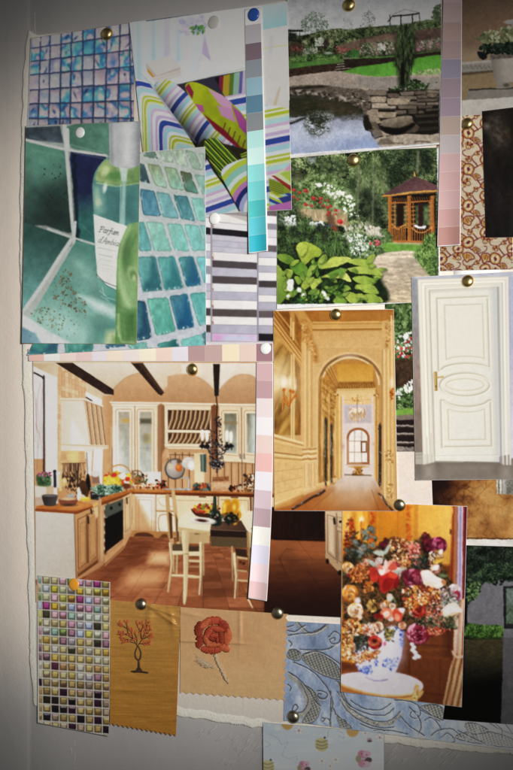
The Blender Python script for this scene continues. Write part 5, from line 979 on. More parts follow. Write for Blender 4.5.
    p.e('#dcb22e', 478, 292, 30, 16, b=1.6, t=.2); p.e('#c84428', 500, 262, 22, 18, b=1.5, t=.2); p.e('#e9e4da', 485, 268, 12, 12)
    # cloth and cabinet front left
    p.g('#d9a868', [386, 418, 418, 408, 424, 513, 400, 500, 388, 470], b=1.3, t=.08); p.g('#b98848', [420, 410, 450, 430, 448, 520, 424, 516], b=1.5)
    p.V(25, 510, 115, 513)
    p.g('#d0c5b8', [62, 8, 284, 22, 292, 400, 62, 400], g=(62, 0, 292, 300, '#b6aa9d'), t=.03, ts=2, b=1.2); p.l('#8a4a24', [60, 0, 285, 14], 10, b=1.2)
    p.l('#5c3a24', [282, 20, 292, 390], 5, b=1.3)
    p.g('#b88d62', [286, 30, 420, -30, 560, -90, 560, 200, 440, 290, 415, 300, 300, 385], b=1.2, g=(290, 30, 420, 250, '#a87c52'))
    for q in ([302, 54, 350, 30, 352, 300, 306, 336], [362, 24, 410, -5, 412, 262, 364, 306]): p.l('#6a4428', q + q[:2], 5, b=1.2); p.l('#d2aa7c', [v + 5 for v in q + q[:2]], 3, b=1.2, a=.7)
    for q in ([314, 80, 342, 64, 343, 285, 316, 312], [372, 48, 402, 30, 403, 240, 373, 280]): p.g('#b3875c', q, b=1.4, t=.06); p.l('#7d5434', q + q[:2], 3, b=1.2, a=.8)
    p.l('#4a2e1c', [354, 24, 358, 310], 5, b=1.3); p.l('#2c2420', [360, 40, 362, 74], 9, b=1.2); p.l('#2c2420', [376, -4, 380, 20], 8, b=1.2); p.g('#6a4226', [300, 352, 415, 270, 418, 300, 300, 384], b=1.3); p.g('#9a6e48', [304, 342, 414, 262, 415, 282, 304, 364], b=1.2)
    p.g('#d6b184', [390, -10, 418, -20, 420, 30, 405, 50], b=1.4)
    p.g('#b8906a', [418, -60, 462, -80, 470, 262, 455, 292, 432, 322, 420, 300], b=1.2); p.l('#8f6844', [420, -20, 424, 300], 4, b=1.2); p.l('#d2b08a', [436, -60, 440, 290], 6, b=1.5)
    for y in range(10, 250, 46): p.e('#5a4030', 458, y, 7, 14, b=1.4); p.e('#d8cdbc', 458, y - 20, 7, 7, b=1.4)
    p.g('#1a1614', [470, -90, 640, -170, 640, 60, 474, 196], b=1.2); p.g('#33302e', [482, -60, 620, -120, 620, 30, 484, 150], t=.2, b=3); p.e('#6a6a66', 500, 60, 26, 34, 20, b=4, a=.6); p.l('#8f8478', [480, 0, 513, -20], 4, b=1.2); p.g('#c49a72', [470, 200, 640, 66, 640, 100, 474, 250], b=1.2)
    p.V(25, 430, 115, 513)
    p.g('#5c6058', [466, 412, 560, 376, 560, 470, 470, 500], b=1.3, g=(466, 400, 513, 500, '#3a3c38')); p.e('#2a2a26', 485, 440, 9, 11); p.e('#2a2a26', 508, 425, 8, 10); p.l('#8f9088', [470, 468, 560, 425], 5, b=1.2)
    # ---- back wall
    p.V(105, 350, 195, 513)
    vault = '#d9c6b2'
    p.g('#e0d0be', [-60, 74, 1000, 74, 1000, 260, -60, 260], g=(0, 70, 0, 230, '#c9b096'), b=1)
    p.g('#c6a27e', spl([40, 330, 46, 230, 80, 190, 120, 156, 190, 131, 250, 150, 300, 200, 335, 228, 360, 205, 400, 172, 470, 140, 540, 134, 600, 150, 640, 200], False) + [640, 330], g=(0, 130, 0, 300, '#b08660'), t=.03, b=1.3)
    p.l('#7a5a40', spl([46, 226, 80, 190, 120, 156, 190, 131, 225, 140]), 3, b=1.4, a=.6); p.l('#7a5a40', spl([338, 222, 400, 172, 470, 140, 540, 134, 590, 150]), 3, b=1.4, a=.6)
    p.g('#e2d3c2', [215, 74, 480, 74, 430, 140, 338, 215], g=(240, 80, 350, 200, '#d0baa2'), b=3, a=.8)
    p.g('#3a2a24', [-184, 74, 50, 226, 50, 256, 0, 250, -278, 74], b=1.1, t=.2)
    p.g('#3a2922', [150, 74, 216, 74, 336, 244, 322, 260, 302, 250], b=1.1, t=.25, ts=2); p.g('#5a4232', [190, 76, 216, 74, 334, 240, 320, 246], b=2, a=.6)
    p.g('#b78e64', [20, 290, 560, 290, 560, 900, 20, 900], b=2)      # plank wall behind
    p.V(185, 350, 275, 513)
    p.g('#e3d5c6', [-20, 80, 430, 80, 430, 260, -20, 260], g=(0, 80, 0, 240, '#cbb29a'), b=1)
    p.g('#c4a07c', spl([-100, 150, -20, 136, 60, 146, 120, 180, 166, 230, 166, 310, 196, 310, 196, 232, 230, 190, 280, 150, 330, 138, 380, 146, 430, 180], False) + [430, 330, -100, 330], g=(0, 130, 0, 300, '#ae8560'), t=.03, b=1.3)
    p.g('#dccbb8', [86, 80, 164, 80, 166, 218, 130, 176], b=4, a=.8); p.g('#e4d8ca', [200, 80, 300, 80, 260, 150, 200, 216], b=4, a=.8)
    p.l('#7a5a40', spl([196, 228, 230, 188, 280, 150, 330, 138, 380, 146, 410, 165]), 3, b=1.4, a=.6)
    p.g('#2b201d', [160, 80, 200, 80, 192, 262, 168, 262], b=1.1, t=.2)
    p.V(105, 430, 195, 513)
    p.f([20, 100, 900, 100, 900, 360, 20, 360], lambda x, y: np.clip(ramp(np.mod(x, 40) / 40, [(0, '#8a6444'), (.08, '#7a5638'), (.14, '#c49a70'), (.5, '#caa27a'), (.9, '#bd9268'), (1, '#8a6444')]) * (.92 + .1 * fbm(x / 9, y / 60, 4))[..., None], 0, 1), b=2)
    p.g('#a97e56', [20, 160, 900, 160, 900, 190, 20, 180], b=5, a=.5)
    # left wall cabinet
    p.V(105, 350, 195, 513)
    p.g('#ecdcc6', [26, 294, 318, 298, 318, 312, 300, 324, 44, 322], b=1.1); p.l('#b08a64', [30, 306, 316, 308], 4, b=1.1); p.l('#b08a64', [44, 321, 300, 322], 3, b=1)
    p.g('#eadbc6', [44, 322, 300, 322, 300, 778, 46, 768], b=1.1, g=(44, 0, 300, 0, '#dcc8ac')); p.g('#9a7452', [300, 316, 318, 306, 322, 760, 300, 778], b=1.3)
    for x0, x1 in ((62, 154), (184, 280)):
        q = [x0, 350] + [x0 + 8, 338, x1 - 8, 338] + [x1, 352, x1, 745, x0 + 4, 742]
        p.l('#b89470', q + q[:2], 6, b=1.2); p.l('#f6ecdc', [v + 5 for v in q + q[:2]], 4, b=1.2, a=.8)
        p.f([x0 + 14, 352, x1 - 14, 352, x1 - 14, 724, x0 + 16, 722], lambda x, y: np.clip(ramp(np.clip((y - 350) / 370, 0, 1), [(0, '#a39a88'), (.5, '#a9aa9e'), (1, '#b6bcb4')]) * (.9 + .2 * fbm(x / 20, y / 40, 5))[..., None], 0, 1), b=1.3)
        for y in (430, 560): p.l('#8f8672', [x0 + 16, y, x1 - 16, y], 4, b=1.6, a=.7)
    p.g('#f2f2f0', [50, 450, 60, 440, 90, 560, 110, 720, 56, 745], b=9, a=.65); p.g('#b89a5c', [95, 392, 140, 390, 140, 414, 96, 414], b=2); p.g('#5f5c4c', [200, 392, 265, 390, 265, 420, 200, 420], b=2.5); p.g('#b3a06a', [222, 478, 262, 476, 262, 530, 224, 530], b=3, a=.8); p.e('#7a7462', 232, 500, 20, 24, b=4, a=.6)
    p.l('#a8845e', [170, 322, 172, 772], 6, b=1.2); p.l('#7d7264', [158, 690, 160, 730], 12, b=1.2); p.l('#7d7264', [186, 690, 188, 730], 12, b=1.2); p.g('#efe4d4', [46, 752, 300, 758, 300, 780, 46, 770], b=1.2)
    # plate rack
    p.g('#8a6444', [318, 312, 344, 312, 344, 560, 320, 600], b=2)
    p.V(105, 350, 195, 513)
    p.g('#e8d6be', [318, 298, 640, 304, 640, 322, 340, 320], b=1.1); p.l('#a98460', [330, 312, 620, 316], 4, b=1.1)
    p.g('#e0cbb0', [340, 320, 625, 324, 625, 560, 342, 556], b=1.1); p.g('#4a3020', [358, 342, 598, 344, 598, 535, 360, 532], b=1.2, t=.1)
    for row, (y0, y1) in enumerate(((345, 448), (476, 532))):
        for k in range(9):
            x = 366 + k * 26
            p.l('#c0a078', [x + 22, y0, x + 16, (y0+y1)/2, x - 4, y1], 9, b=1.3); p.l('#7a5a3c', [x + 30, y0, x + 24, (y0+y1)/2, x + 6, y1], 5, b=1.2); p.l('#e0c8a4', [x + 19, y0 + 10, x - 2, y1 - 6], 3, b=1.2, a=.7)
    p.g('#ecd8b8', [356, 454, 600, 458, 600, 474, 356, 470], b=1.1); p.l('#8a6848', [358, 476, 600, 478], 3, b=1)
    p.V(105, 430, 195, 513)
    p.g('#e6d2b6', [338, 82, 625, 82, 625, 100, 600, 112, 360, 108], b=1.1); p.l('#a07a54', [340, 96, 622, 98], 4, b=1.1); p.g('#c8a67e', [345, 110, 372, 110, 366, 160, 350, 158], b=1.4); p.g('#b8926a', [362, 108, 600, 110, 600, 128, 362, 128], b=1.6); p.l('#4a3424', [370, 140, 513, 144], 4, b=1.1)
    # pans
    p.e('#4a4440', 398, 222, 58, 60, b=1.3); p.e('#a8a098', 400, 222, 50, 52, b=1.6, g=(360, 180, 440, 270, '#8a8078')); p.e('#c8c0b8', 386, 214, 28, 34, b=8, a=.6); p.e('#6a4a34', 420, 180, 10, 14, b=2); p.e('#c0652a', 422, 216, 20, 22, b=1.4); p.e('#e08a48', 417, 210, 9, 10, b=2); p.e('#c4b49c', 372, 206, 15, 18, b=1.8); p.l('#5a4638', [372, 150, 376, 190], 4, b=1.2); p.l('#5a4638', [424, 148, 424, 190], 4, b=1.2)
    p.e('#c9c6c2', 478, 184, 34, 30, 15, b=1.4); p.e('#eceae6', 492, 200, 26, 28, b=1.6); p.e('#9a948c', 458, 172, 10, 14, b=2, a=.7)
    p.V(185, 430, 275, 513)
    p.e('#cfcac4', 22, 190, 40, 34, b=1.4, g=(0, 160, 50, 230, '#a8a098')); p.e('#f0eee8', 36, 200, 18, 22, b=2.5); p.g('#d9c09a', [52, 130, 110, 130, 110, 300, 54, 298], b=1.4, g=(52, 130, 54, 300, '#e6d2ae')); p.g('#4f6058', [86, 140, 122, 138, 122, 240, 90, 236], b=1.4); p.l('#8a968a', [100, 142, 102, 236], 6, b=1.4); p.l('#2f3a34', [114, 142, 114, 238], 5, b=1.4)
    # right wall cabinet
    p.V(185, 350, 275, 513)
    p.g('#7a4f34', [148, 320, 168, 308, 186, 320, 186, 640, 150, 640], b=1.4)
    p.g('#ead8c0', [190, 305, 410, 308, 410, 328, 196, 326], b=1.1); p.l('#a8835e', [192, 318, 410, 321], 4, b=1.1); p.g('#dcc6a8', [196, 326, 410, 328, 410, 640, 196, 620], b=1.1)
    for x0, x1 in ((210, 312), (338, 440)):
        q = [x0, 358, x0 + 8, 346, x1 - 12, 346, x1 - 4, 360, x1 - 4, 606, x0 + 2, 596]
        p.l('#a88462', q + q[:2], 5, b=1.2); p.l('#f2e4cc', [v + 5 for v in q + q[:2]], 4, b=1.2, a=.8)
        p.f([x0 + 14, 362, x1 - 18, 362, x1 - 18, 590, x0 + 16, 584], lambda x, y: np.clip(ramp(np.clip((y - 350) / 240, 0, 1), [(0, '#6f6a58'), (.4, '#8d8c7c'), (1, '#a5aaa0')]) * (.86 + .28 * fbm(x / 22, y / 40, 7))[..., None], 0, 1), b=1.4)
    p.g('#dfe6e4', [376, 370, 408, 366, 408, 590, 386, 584], b=6, a=.7); p.l('#8a7450', [226, 414, 292, 416], 14, b=2.5, a=.8); p.l('#8a8672', [356, 400, 376, 440], 10, b=3, a=.8); p.l('#8a6a4c', [322, 330, 322, 600], 6, b=1.3)
    p.V(185, 430, 275, 513)
    p.l('#8a7f70', [314, 140, 316, 165], 10, b=1.2); p.l('#8a7f70', [336, 138, 338, 163], 10, b=1.2); p.g('#e2cdae', [196, 158, 320, 166, 405, 180, 405, 192, 320, 182, 210, 180], b=1.2); p.l('#8a6848', [200, 182, 400, 194], 4, b=1.4)
    # chandelier
    p.V(185, 350, 275, 513)
    p.l('#241c1c', [178, 260, 184, 330, 180, 400, 182, 640], 6, b=1.2); p.sc(40, [166, 380, 205, 380, 205, 440, 166, 440], 3, 7, ['#1e1a1c', '#3a3434'], 2, a=.9)
    p.V(185, 430, 275, 513)
    p.l('#2a2426', [180, -60, 182, 240], 8, b=1.2)
    for q in (spl([180, 60, 150, 100, 110, 100, 98, 70]), spl([180, 60, 215, 110, 250, 105, 262, 70]), spl([178, 130, 140, 130, 128, 60]), spl([182, 140, 225, 130, 240, 70]), spl([140, 150, 175, 170, 215, 150]), spl([140, 190, 178, 200, 220, 190])): p.l('#2e2a2c', q, 6, b=1.2)
    p.sc(190, [135, 0, 215, 0, 220, 90, 270, 95, 270, 120, 215, 120, 222, 210, 180, 235, 135, 210, 140, 120, 90, 110, 90, 85, 140, 90], 3, 7, ['#262224', '#4a4648', '#6a6a70', '#1a1618', '#3a3638'], 1.8, a=.8); p.sc(50, [140, 180, 222, 180, 215, 215, 145, 215], 4, 8, ['#3a3638', '#7a7a80', '#1e1a1c'], 1.4)
    for x, y in ((99, 30), (125, 34), (239, 34), (262, 42)): p.l('#3a2a22', [x, y + 30, x, y + 50], 12, b=1.2); p.l('#f6e8cc', [x, y - 22, x, y + 26], 15, b=2); p.e('#ffffff', x, y - 6, 7, 18, b=3)
    for x in (98, 125, 240, 262): p.e('#1e1a1a', x, 92, 16, 10, b=1.4)
    # back counter + things
    p.V(105, 430, 195, 513)
    p.g('#d6d4d2', [212, 240, 320, 238, 320, 305, 214, 310], b=1.4, t=.04)
    p.l('#b98a58', spl([14, 300, 20, 240, 50, 208, 95, 200, 135, 225, 155, 275, 156, 320]), 8, b=1.3); p.l('#8a5f38', spl([150, 250, 170, 232, 200, 236, 220, 262]), 6, b=1.3)
    p.sc(120, [0, 262, 60, 240, 140, 260, 155, 310, 60, 325, 0, 310], 5, 14, ['#e0b42c', '#d24a2a', '#ecd88a', '#e8e2d8', '#b8341f', '#e69a2a', '#7a8a3a'], 1.3, b=1.2)
    p.sc(26, [0, 272, 70, 262, 80, 308, 0, 312], 8, 15, ['#e2ba34', '#edd056'], 1.2); p.e('#e9e6e2', 100, 262, 20, 17, b=1.6); p.e('#eceae6', 124, 294, 16, 15, b=1.6); p.e('#c23a24', 128, 282, 14, 12, b=1.6); p.e('#c8382a', 52, 256, 18, 12, b=1.6); p.e('#6a3a28', 120, 320, 30, 16, b=2)
    p.fol([-40, 320, 60, 308, 105, 325, 100, 350, 20, 372, -40, 370], ['#263a30', '#4f6e5c', '#8aa292', '#b8c8bc'], 1, 4, b=2)
    p.g('#8f5e38', [160, 270, 215, 268, 212, 312, 166, 314], t=.3, ts=1.6, b=1.6); p.sc(70, [165, 250, 240, 255, 245, 310, 180, 300], 3, 9, ['#3a2a20', '#8a6038', '#5a6a3c', '#c09a68', '#2a2420'], 1.5, a=.85)
    p.sc(90, [165, 318, 345, 300, 350, 335, 165, 338], 3, 9, ['#e0d4c2', '#b9773c', '#c8452c', '#4a3424', '#d6a068', '#8a5a34'], 1.3, a=.9); p.sc(26, [290, 285, 350, 290, 355, 332, 300, 332], 4, 9, ['#7a3a24', '#4a2a1c', '#b06a3c', '#2a1c16'], a=.9)
    p.g('#9a9d9c', [335, 334, 520, 330, 520, 348, 340, 350], b=1.4, t=.2); p.l('#9aa2a4', spl([476, 330, 478, 280, 455, 268, 440, 275]), 8, b=1.3); p.l('#e2e6e6', [478, 284, 478, 326], 3, b=1.2); p.e('#c86a2c', 508, 338, 14, 10, b=1.5)
    p.V(185, 430, 275, 513)
    p.sc(60, [45, 315, 140, 310, 140, 350, 45, 352], 5, 12, ['#3a4a44', '#b0512c', '#6a7a74', '#2a2c2a', '#8a3a20'], 1.2, a=.9); p.g('#c09470', spl([156, 285, 250, 285, 255, 350, 160, 352], True, 3), t=.25, ts=1.5, an=.4, b=1.6); p.g('#8f5f3c', [158, 268, 250, 264, 250, 292, 158, 294], t=.3, ts=1.4, b=1.6); p.g('#d8b896', [160, 305, 250, 302, 250, 325, 162, 326], t=.1, b=3, a=.7)
    p.sc(30, [258, 305, 330, 310, 330, 348, 258, 348], 5, 12, ['#3a1f18', '#5a2c20', '#2c1c18', '#8a4a30'], 1.2); p.e('#c8b08c', 322, 330, 26, 12, b=1.5); p.g('#9a6a40', [334, 252, 398, 248, 398, 352, 340, 352], t=.3, b=2); p.sc(60, [338, 255, 400, 252, 400, 350, 340, 350], 4, 11, ['#d8c8b0', '#3a2a22', '#8a5a34', '#e8e0d2', '#5a3a24'], 1.4, a=.9); p.l('#4a3a30', [324, 150, 326, 330], 6, b=1.5, a=.7)
    # counter tops
    p.V(105, 430, 195, 513)
    p.g('#a8662f', [-20, 385, 150, 338, 520, 345, 1000, 362, 1000, 376, 160, 358, 0, 420, -20, 420], t=.14, ts=3, b=1.2); p.g('#7a4220', [-20, 412, 155, 352, 1000, 372, 1000, 386, 160, 364, -20, 430], b=1.3); p.g('#d89a5c', [170, 340, 330, 344, 330, 352, 170, 352], b=3, a=.6)
    # base units: corner and back
    p.g('#d8b890', [155, 366, 1000, 386, 1000, 760, 155, 640], b=1.2)
    p.g('#e9dccb', [172, 366, 288, 368, 288, 700, 168, 660], b=1.2, g=(172, 366, 288, 600, '#d9bf9c')); p.g('#efe9e2', [182, 372, 286, 372, 286, 513, 262, 513], b=2, a=.8); p.g('#c09468', [166, 380, 186, 390, 300, 640, 160, 640], b=5, a=.85)
    for q in ([176, 380, 280, 384, 280, 640, 176, 620], [192, 396, 266, 400, 266, 610, 192, 600]): p.l('#a07850', q + q[:2], 4, b=1.3, a=.85)
    p.l('#6a4428', [290, 366, 290, 640], 4, b=1.2)
    p.g('#e6d4ba', [294, 370, 560, 376, 560, 456, 294, 452], b=1.2); q = spl([315, 385, 430, 388, 520, 392, 520, 440, 430, 436, 340, 434, 312, 415], True); p.l('#8f6a46', q + q[:2], 4, b=1.3); p.g('#efe0c8', q, b=3, a=.6); p.l('#6a4a34', [360, 376, 398, 378], 8, b=1.2); p.l('#6a4428', [294, 462, 560, 468], 4, b=1.2)
    p.g('#e9dac2', [294, 468, 560, 474, 560, 640, 294, 600], b=1.2); q = spl([312, 490, 400, 490, 420, 540, 390, 590, 318, 590], True); p.l('#8f6a46', q + q[:2], 5, b=1.3)
    # oven side
    p.g('#cfae86', [100, 386, 152, 356, 155, 640, 104, 660], b=1.2); q = [114, 396, 142, 380, 144, 560, 116, 580]; p.l('#8f6a46', q + q[:2], 4, b=1.3); p.l('#4a3a30', [124, 388, 126, 418], 9, b=1.2)
    p.g('#50544c', [0, 432, 104, 392, 104, 450, 0, 500], b=1.3); p.e('#22221e', 36, 445, 9, 11); p.e('#22221e', 84, 424, 8, 10); p.g('#171412', [0, 505, 104, 455, 104, 620, 0, 700], b=1.2)
    p.V(185, 430, 275, 513)
    p.g('#dfc8a4', [-60, 372, 190, 378, 190, 520, -60, 520], b=1.2); p.l('#7a5432', [-60, 400, 186, 406], 3, b=1.2, a=.7); p.l('#6a4a34', [84, 380, 116, 382], 8, b=1.2); p.g('#7a3c1c', [-60, 356, 400, 366, 400, 384, -60, 372], b=1.2, g=(0, 356, 2, 382, '#5c2c14'))
    p.g('#d9c09a', [196, 380, 380, 386, 380, 560, 196, 560], b=1.2); p.l('#8f6a46', [206, 398, 360, 402, 362, 540, 300, 540], 4, b=1.3); p.l('#6a4a34', [265, 384, 300, 386], 8, b=1.2); p.l('#6a4428', [190, 376, 190, 520], 5, b=1.2); p.l('#4a3020', [374, 384, 378, 560], 9, b=1.4); p.g('#b08a60', [380, 384, 404, 386, 404, 640, 384, 640], b=1.4)
    # ---- terracotta floor
    p.V(105, 510, 195, 513)
    fl = [-420, 396, -150, 396, -30, 330, 100, 225, 140, 150, 300, 158, 420, 152, 1400, 130, 1400, 640, -200, 640]
    def floor(x, y):
        yy = np.maximum(y - 70, 20.0); d = 3400 / yy
        u = (x - 560) / yy * 3.3; r = _hash(np.floor(u), np.floor(d), 5)
        fu = np.abs(np.mod(u, 1) - .5); fd = np.abs(np.mod(d, 1) - .5)
        c = ramp(np.clip(r * .55 + .45 * fbm(x / 40, y / 16, 3) + .0 * x, 0, 1), [(0, '#744428'), (.5, '#8f5738'), (1, '#ad724e')])
        g = np.clip((np.maximum(fu * 1.0, fd) - .47) / .03, 0, 1)[..., None]
        return np.clip(c * (1 - .22 * g), 0, 1)
    p.f(fl, floor, b=1.4)
    p.g('#5c2f1b', [-30, 330, 100, 225, 140, 150, 300, 158, 280, 220, 200, 300, 60, 420, -60, 470, -120, 420], b=24, a=.6); p.g('#c9986c', [260, 240, 365, 245, 360, 310, 240, 305], b=7, a=.9); p.g('#dcb48c', [290, 250, 362, 255, 356, 298, 262, 294], b=10, a=.85); p.g('#c48f64', [130, 350, 330, 348, 350, 380, 290, 440, 90, 445], b=14, a=.85); p.g('#d6a67a', [170, 355, 290, 352, 300, 400, 150, 410], b=14, a=.6)
    p.l('#6a3a22', [300, 232, 215, 355, 120, 513], 3, b=1.6, a=.5); p.l('#6a3a22', [372, 330, 275, 540], 3, b=1.6, a=.5)
    p.g('#a87848', [150, 116, 300, 122, 420, 124, 420, 150, 300, 158, 144, 150], b=1.3); p.g('#5a3420', spl([165, 150, 180, 132, 230, 128, 268, 140, 280, 156], False), b=1.6); p.g('#6a4024', spl([308, 158, 330, 138, 352, 140, 360, 158], False), b=1.6)
    p.g('#b98d62', [0, 265, 104, 180, 160, 110, 156, 120, 110, 215, 0, 320], b=1.3); p.l('#6a4428', [0, 310, 108, 208], 5, b=1.3)
    # ---- right page: shadow side
    p.V(260, 500, 350, 513)
    p.g('#2c1710', [60, 40, 372, 40, 372, 236, 60, 226], g=(70, 40, 370, 60, '#22120d'), t=.25, ts=2.2, an=5, b=1.4)
    p.g('#1a0d0a', [75, 215, 372, 226, 372, 240, 75, 232], b=2)
    p.f([40, 226, 372, 238, 380, 330, 470, 430, 478, 690, 20, 690], lambda x, y: np.clip(ramp(np.clip((y - 220) / 380, 0, 1) + .2 * (fbm(x / 60, y / 22, 8) - .5), [(0, '#8f5835'), (.18, '#84502f'), (.42, '#643a22'), (.7, '#48261a'), (1, '#331a14')]), 0, 1), b=1.4)
    for q in ([150, 280, 372, 300], [75, 345, 372, 340], [60, 470, 440, 455], [60, 560, 470, 545], [150, 280, 110, 330, 180, 480], [220, 236, 300, 340], [270, 400, 470, 670], [110, 335, 150, 440]): p.l('#2c150e', q, 4, b=1.6, a=.5)
    p.g('#b06a3e', [250, 250, 372, 258, 372, 330, 290, 330, 200, 290], b=16, a=.5); p.g('#1f1210', [30, 590, 480, 560, 480, 700, 20, 700], b=40, a=.5)
    p.g('#c9b193', [372, 64, 478, 64, 478, 420, 440, 392, 374, 330], g=(372, 70, 470, 300, '#a58a6c'), b=1.2)
    q = [384, 84, 428, 98, 432, 340, 386, 300]; p.l('#6a4e38', q + q[:2], 4, b=1.2); p.g('#cbb498', [392, 100, 422, 112, 425, 318, 394, 286], b=1.6, a=.8); p.l('#8a6f54', [394, 104, 420, 116, 422, 310], 3, b=1.2)
    p.l('#4a3424', [436, 76, 440, 390], 4, b=1.2); q = [440, 96, 468, 104, 468, 160, 442, 150]; p.l('#6a4e38', q + q[:2], 3, b=1.2); q = [444, 176, 470, 186, 474, 366, 448, 346]; p.l('#6a4e38', q + q[:2], 4, b=1.2); p.l('#2c221c', [422, 106, 426, 134], 12, b=1.3); p.e('#2c221c', 458, 124, 8, 8)
    p.g('#a88c6c', [372, 306, 474, 388, 474, 420, 450, 412, 400, 362, 374, 330], b=1.4); p.e('#1c100c', 384, 350, 9, 14, b=1.5); p.e('#1c100c', 455, 415, 12, 14, b=1.5); p.l('#d2733c', [470, 70, 474, 240], 4, b=1.2, a=.5)
    # ---- table
    p.V(105, 510, 195, 513)
    cream, csh = '#d9c6a2', '#b39b74'
    # chairs left (back rails and legs)
    p.g('#b49468', spl([345, -60, 352, -90, 366, -80, 372, 0, 385, 100, 392, 190, 372, 200, 358, 100], True, 4), b=1.2); p.g('#5a3a24', [362, 10, 382, 20, 386, 160, 372, 165], b=1.4)
    p.g('#c0a276', spl([378, -110, 392, -120, 404, -60, 418, 60, 430, 190, 412, 195, 400, 90], True, 4), b=1.2); p.g('#6a4a30', [402, 20, 416, 60, 424, 180, 408, 180], b=1.5)
    p.l(csh, [372, 190, 384, 300, 360, 466], 17, b=1.2, w2=8); p.l(cream, [368, 190, 378, 300, 358, 460], 8, b=1.4, w2=4)
    p.l(csh, [412, 190, 408, 360], 11, b=1.3); p.l(csh, [390, 195, 392, 352], 9, b=1.3)
    p.g('#5a4834', [385, 196, 440, 192, 513, 210, 513, 232, 385, 236], b=1.4); p.g(cream, [380, 232, 513, 234, 513, 250, 384, 256], b=1.2); p.l(csh, [380, 256, 513, 252], 4, b=1.2)
    p.l(cream, [385, 372, 450, 374, 513, 380], 12, b=1.3); p.l(csh, [385, 380, 513, 388], 4, b=1.2); p.l('#b8a27c', [480, 288, 513, 292], 9, b=1.3)
    p.V(185, 510, 275, 513)
    # table top and apron
    p.g('#cdb78e', [-40, 60, 150, 90, 150, 130, 60, 128, -40, 120], b=1.2)
    p.V(105, 430, 195, 513)
    p.g('#d6c6a6', [455, 520, 490, 445, 560, 440, 930, 468, 930, 556, 820, 560, 420, 566], b=1.2, g=(480, 440, 500, 560, '#e2d4b6'), t=.03)
    p.V(185, 510, 275, 513)
    p.g('#e0d2b4', [-36, 60, -6, 20, 60, -10, 310, -6, 330, -40, 384, 130, 350, 140, 150, 124, -38, 118], b=1.2); p.g('#bda67c', [-38, 96, 150, 122, 150, 136, -38, 118], b=1.3)
    p.g('#a58c64', [-30, 122, 140, 130, 140, 190, -20, 192], b=1.3, g=(-30, 120, 130, 190, '#b89e74')); p.e('#7a6244', 68, 136, 12, 4, b=1.2); p.g('#c4ac82', [355, 120, 384, 134, 380, 220, 356, 210], b=1.3)
    p.g('#6a4e3c', [150, 66, 320, 60, 356, 122, 144, 112], b=1.2, t=.06, g=(150, 60, 340, 120, '#4a3428')); p.g('#2f2019', [143, 112, 356, 122, 355, 160, 144, 152], b=1.2, t=.08); p.g('#5c4c36', [146, 152, 354, 160, 350, 216, 150, 206], b=1.3, t=.08, ts=1)
    # bowl, fruit, plate, bottle, peppers
    p.V(185, 430, 275, 513)
    p.g('#4a2a1c', spl([36, 450, 100, 470, 160, 472, 200, 462, 180, 494, 120, 502, 62, 488], True), b=1.3); p.sc(70, [45, 440, 90, 420, 160, 425, 205, 450, 200, 468, 60, 468], 6, 11, ['#b0432c', '#8a2c20', '#c8a03c', '#7a8a3a', '#d2723c', '#a83a2c'], 1.1, b=1.1)
    p.l('#24382c', [170, 385, 168, 500], 17, b=1.3, w2=30); p.g('#1f3026', spl([140, 470, 170, 455, 205, 480, 205, 540, 150, 540], True), b=1.5); p.l('#5a7a64', [166, 395, 165, 440], 4, b=1.3, a=.7)
    p.sc(26, [210, 420, 300, 415, 300, 490, 215, 490], 15, 26, ['#d2941e', '#e6b23c', '#b87a18', '#eec04e'], .75, ang=0, spread=20, b=1.8); p.e('#f2d47a', 225, 435, 7, 12, b=3); p.e('#f2d47a', 280, 440, 7, 12, b=3); p.sc(24, [210, 480, 310, 475, 310, 540, 220, 530], 7, 14, ['#2c3a28', '#8a5a24', '#1f281e', '#c08a30'], 1.3, b=1.6)
    p.V(185, 510, 275, 513)
    p.e('#2a2622', 180, 40, 36, 22, b=2, t=.2); p.e('#1f2620', 262, 50, 40, 24, b=2, t=.25); p.sc(24, [140, 15, 305, 20, 300, 65, 145, 60], 4, 10, ['#4a5a48', '#7a5a30', '#14181a', '#8a8a80'], a=.8)
    p.e('#e6e0d6', 102, 62, 72, 20, 4, b=1.2); p.e('#a89c8c', 102, 66, 64, 15, 4, b=1.3); p.e('#e9e3da', 100, 62, 60, 14, 4, b=1.3); p.e('#4a2a20', 96, 60, 34, 9, 6, b=1.6, t=.2)
    # front leg of table, right chair, left chair continued
    p.V(105, 510, 195, 513)
    p.g(cream, spl([438, 120, 482, 126, 478, 200, 476, 262, 472, 400, 462, 522, 446, 528, 448, 400, 446, 262, 440, 200], True, 3), b=1.2, g=(438, 0, 482, 0, '#b59d76')); p.l('#9a8058', [442, 252, 478, 250], 6, b=1.3); p.l('#eaddbe', [450, 140, 452, 500], 5, b=1.6, a=.7)
    p.V(185, 510, 275, 513)
    p.g('#4a3a2a', [22, 212, 90, 204, 96, 236, 22, 240], b=1.4); p.g(cream, [22, 238, 96, 236, 96, 262, 22, 262], b=1.3); p.l('#c9b48c', [28, 290, 80, 292], 13, b=1.3); p.l('#9a8260', [24, 322, 80, 324], 7, b=1.3); p.l('#d2be96', [20, 376, 80, 382], 13, b=1.3)
    p.l(csh, [104, 190, 106, 370], 9, b=1.3); p.l(cream, [88, 190, 90, 360, 82, 480], 15, b=1.2, w2=9); p.l(csh, [96, 200, 96, 470], 4, b=1.4)
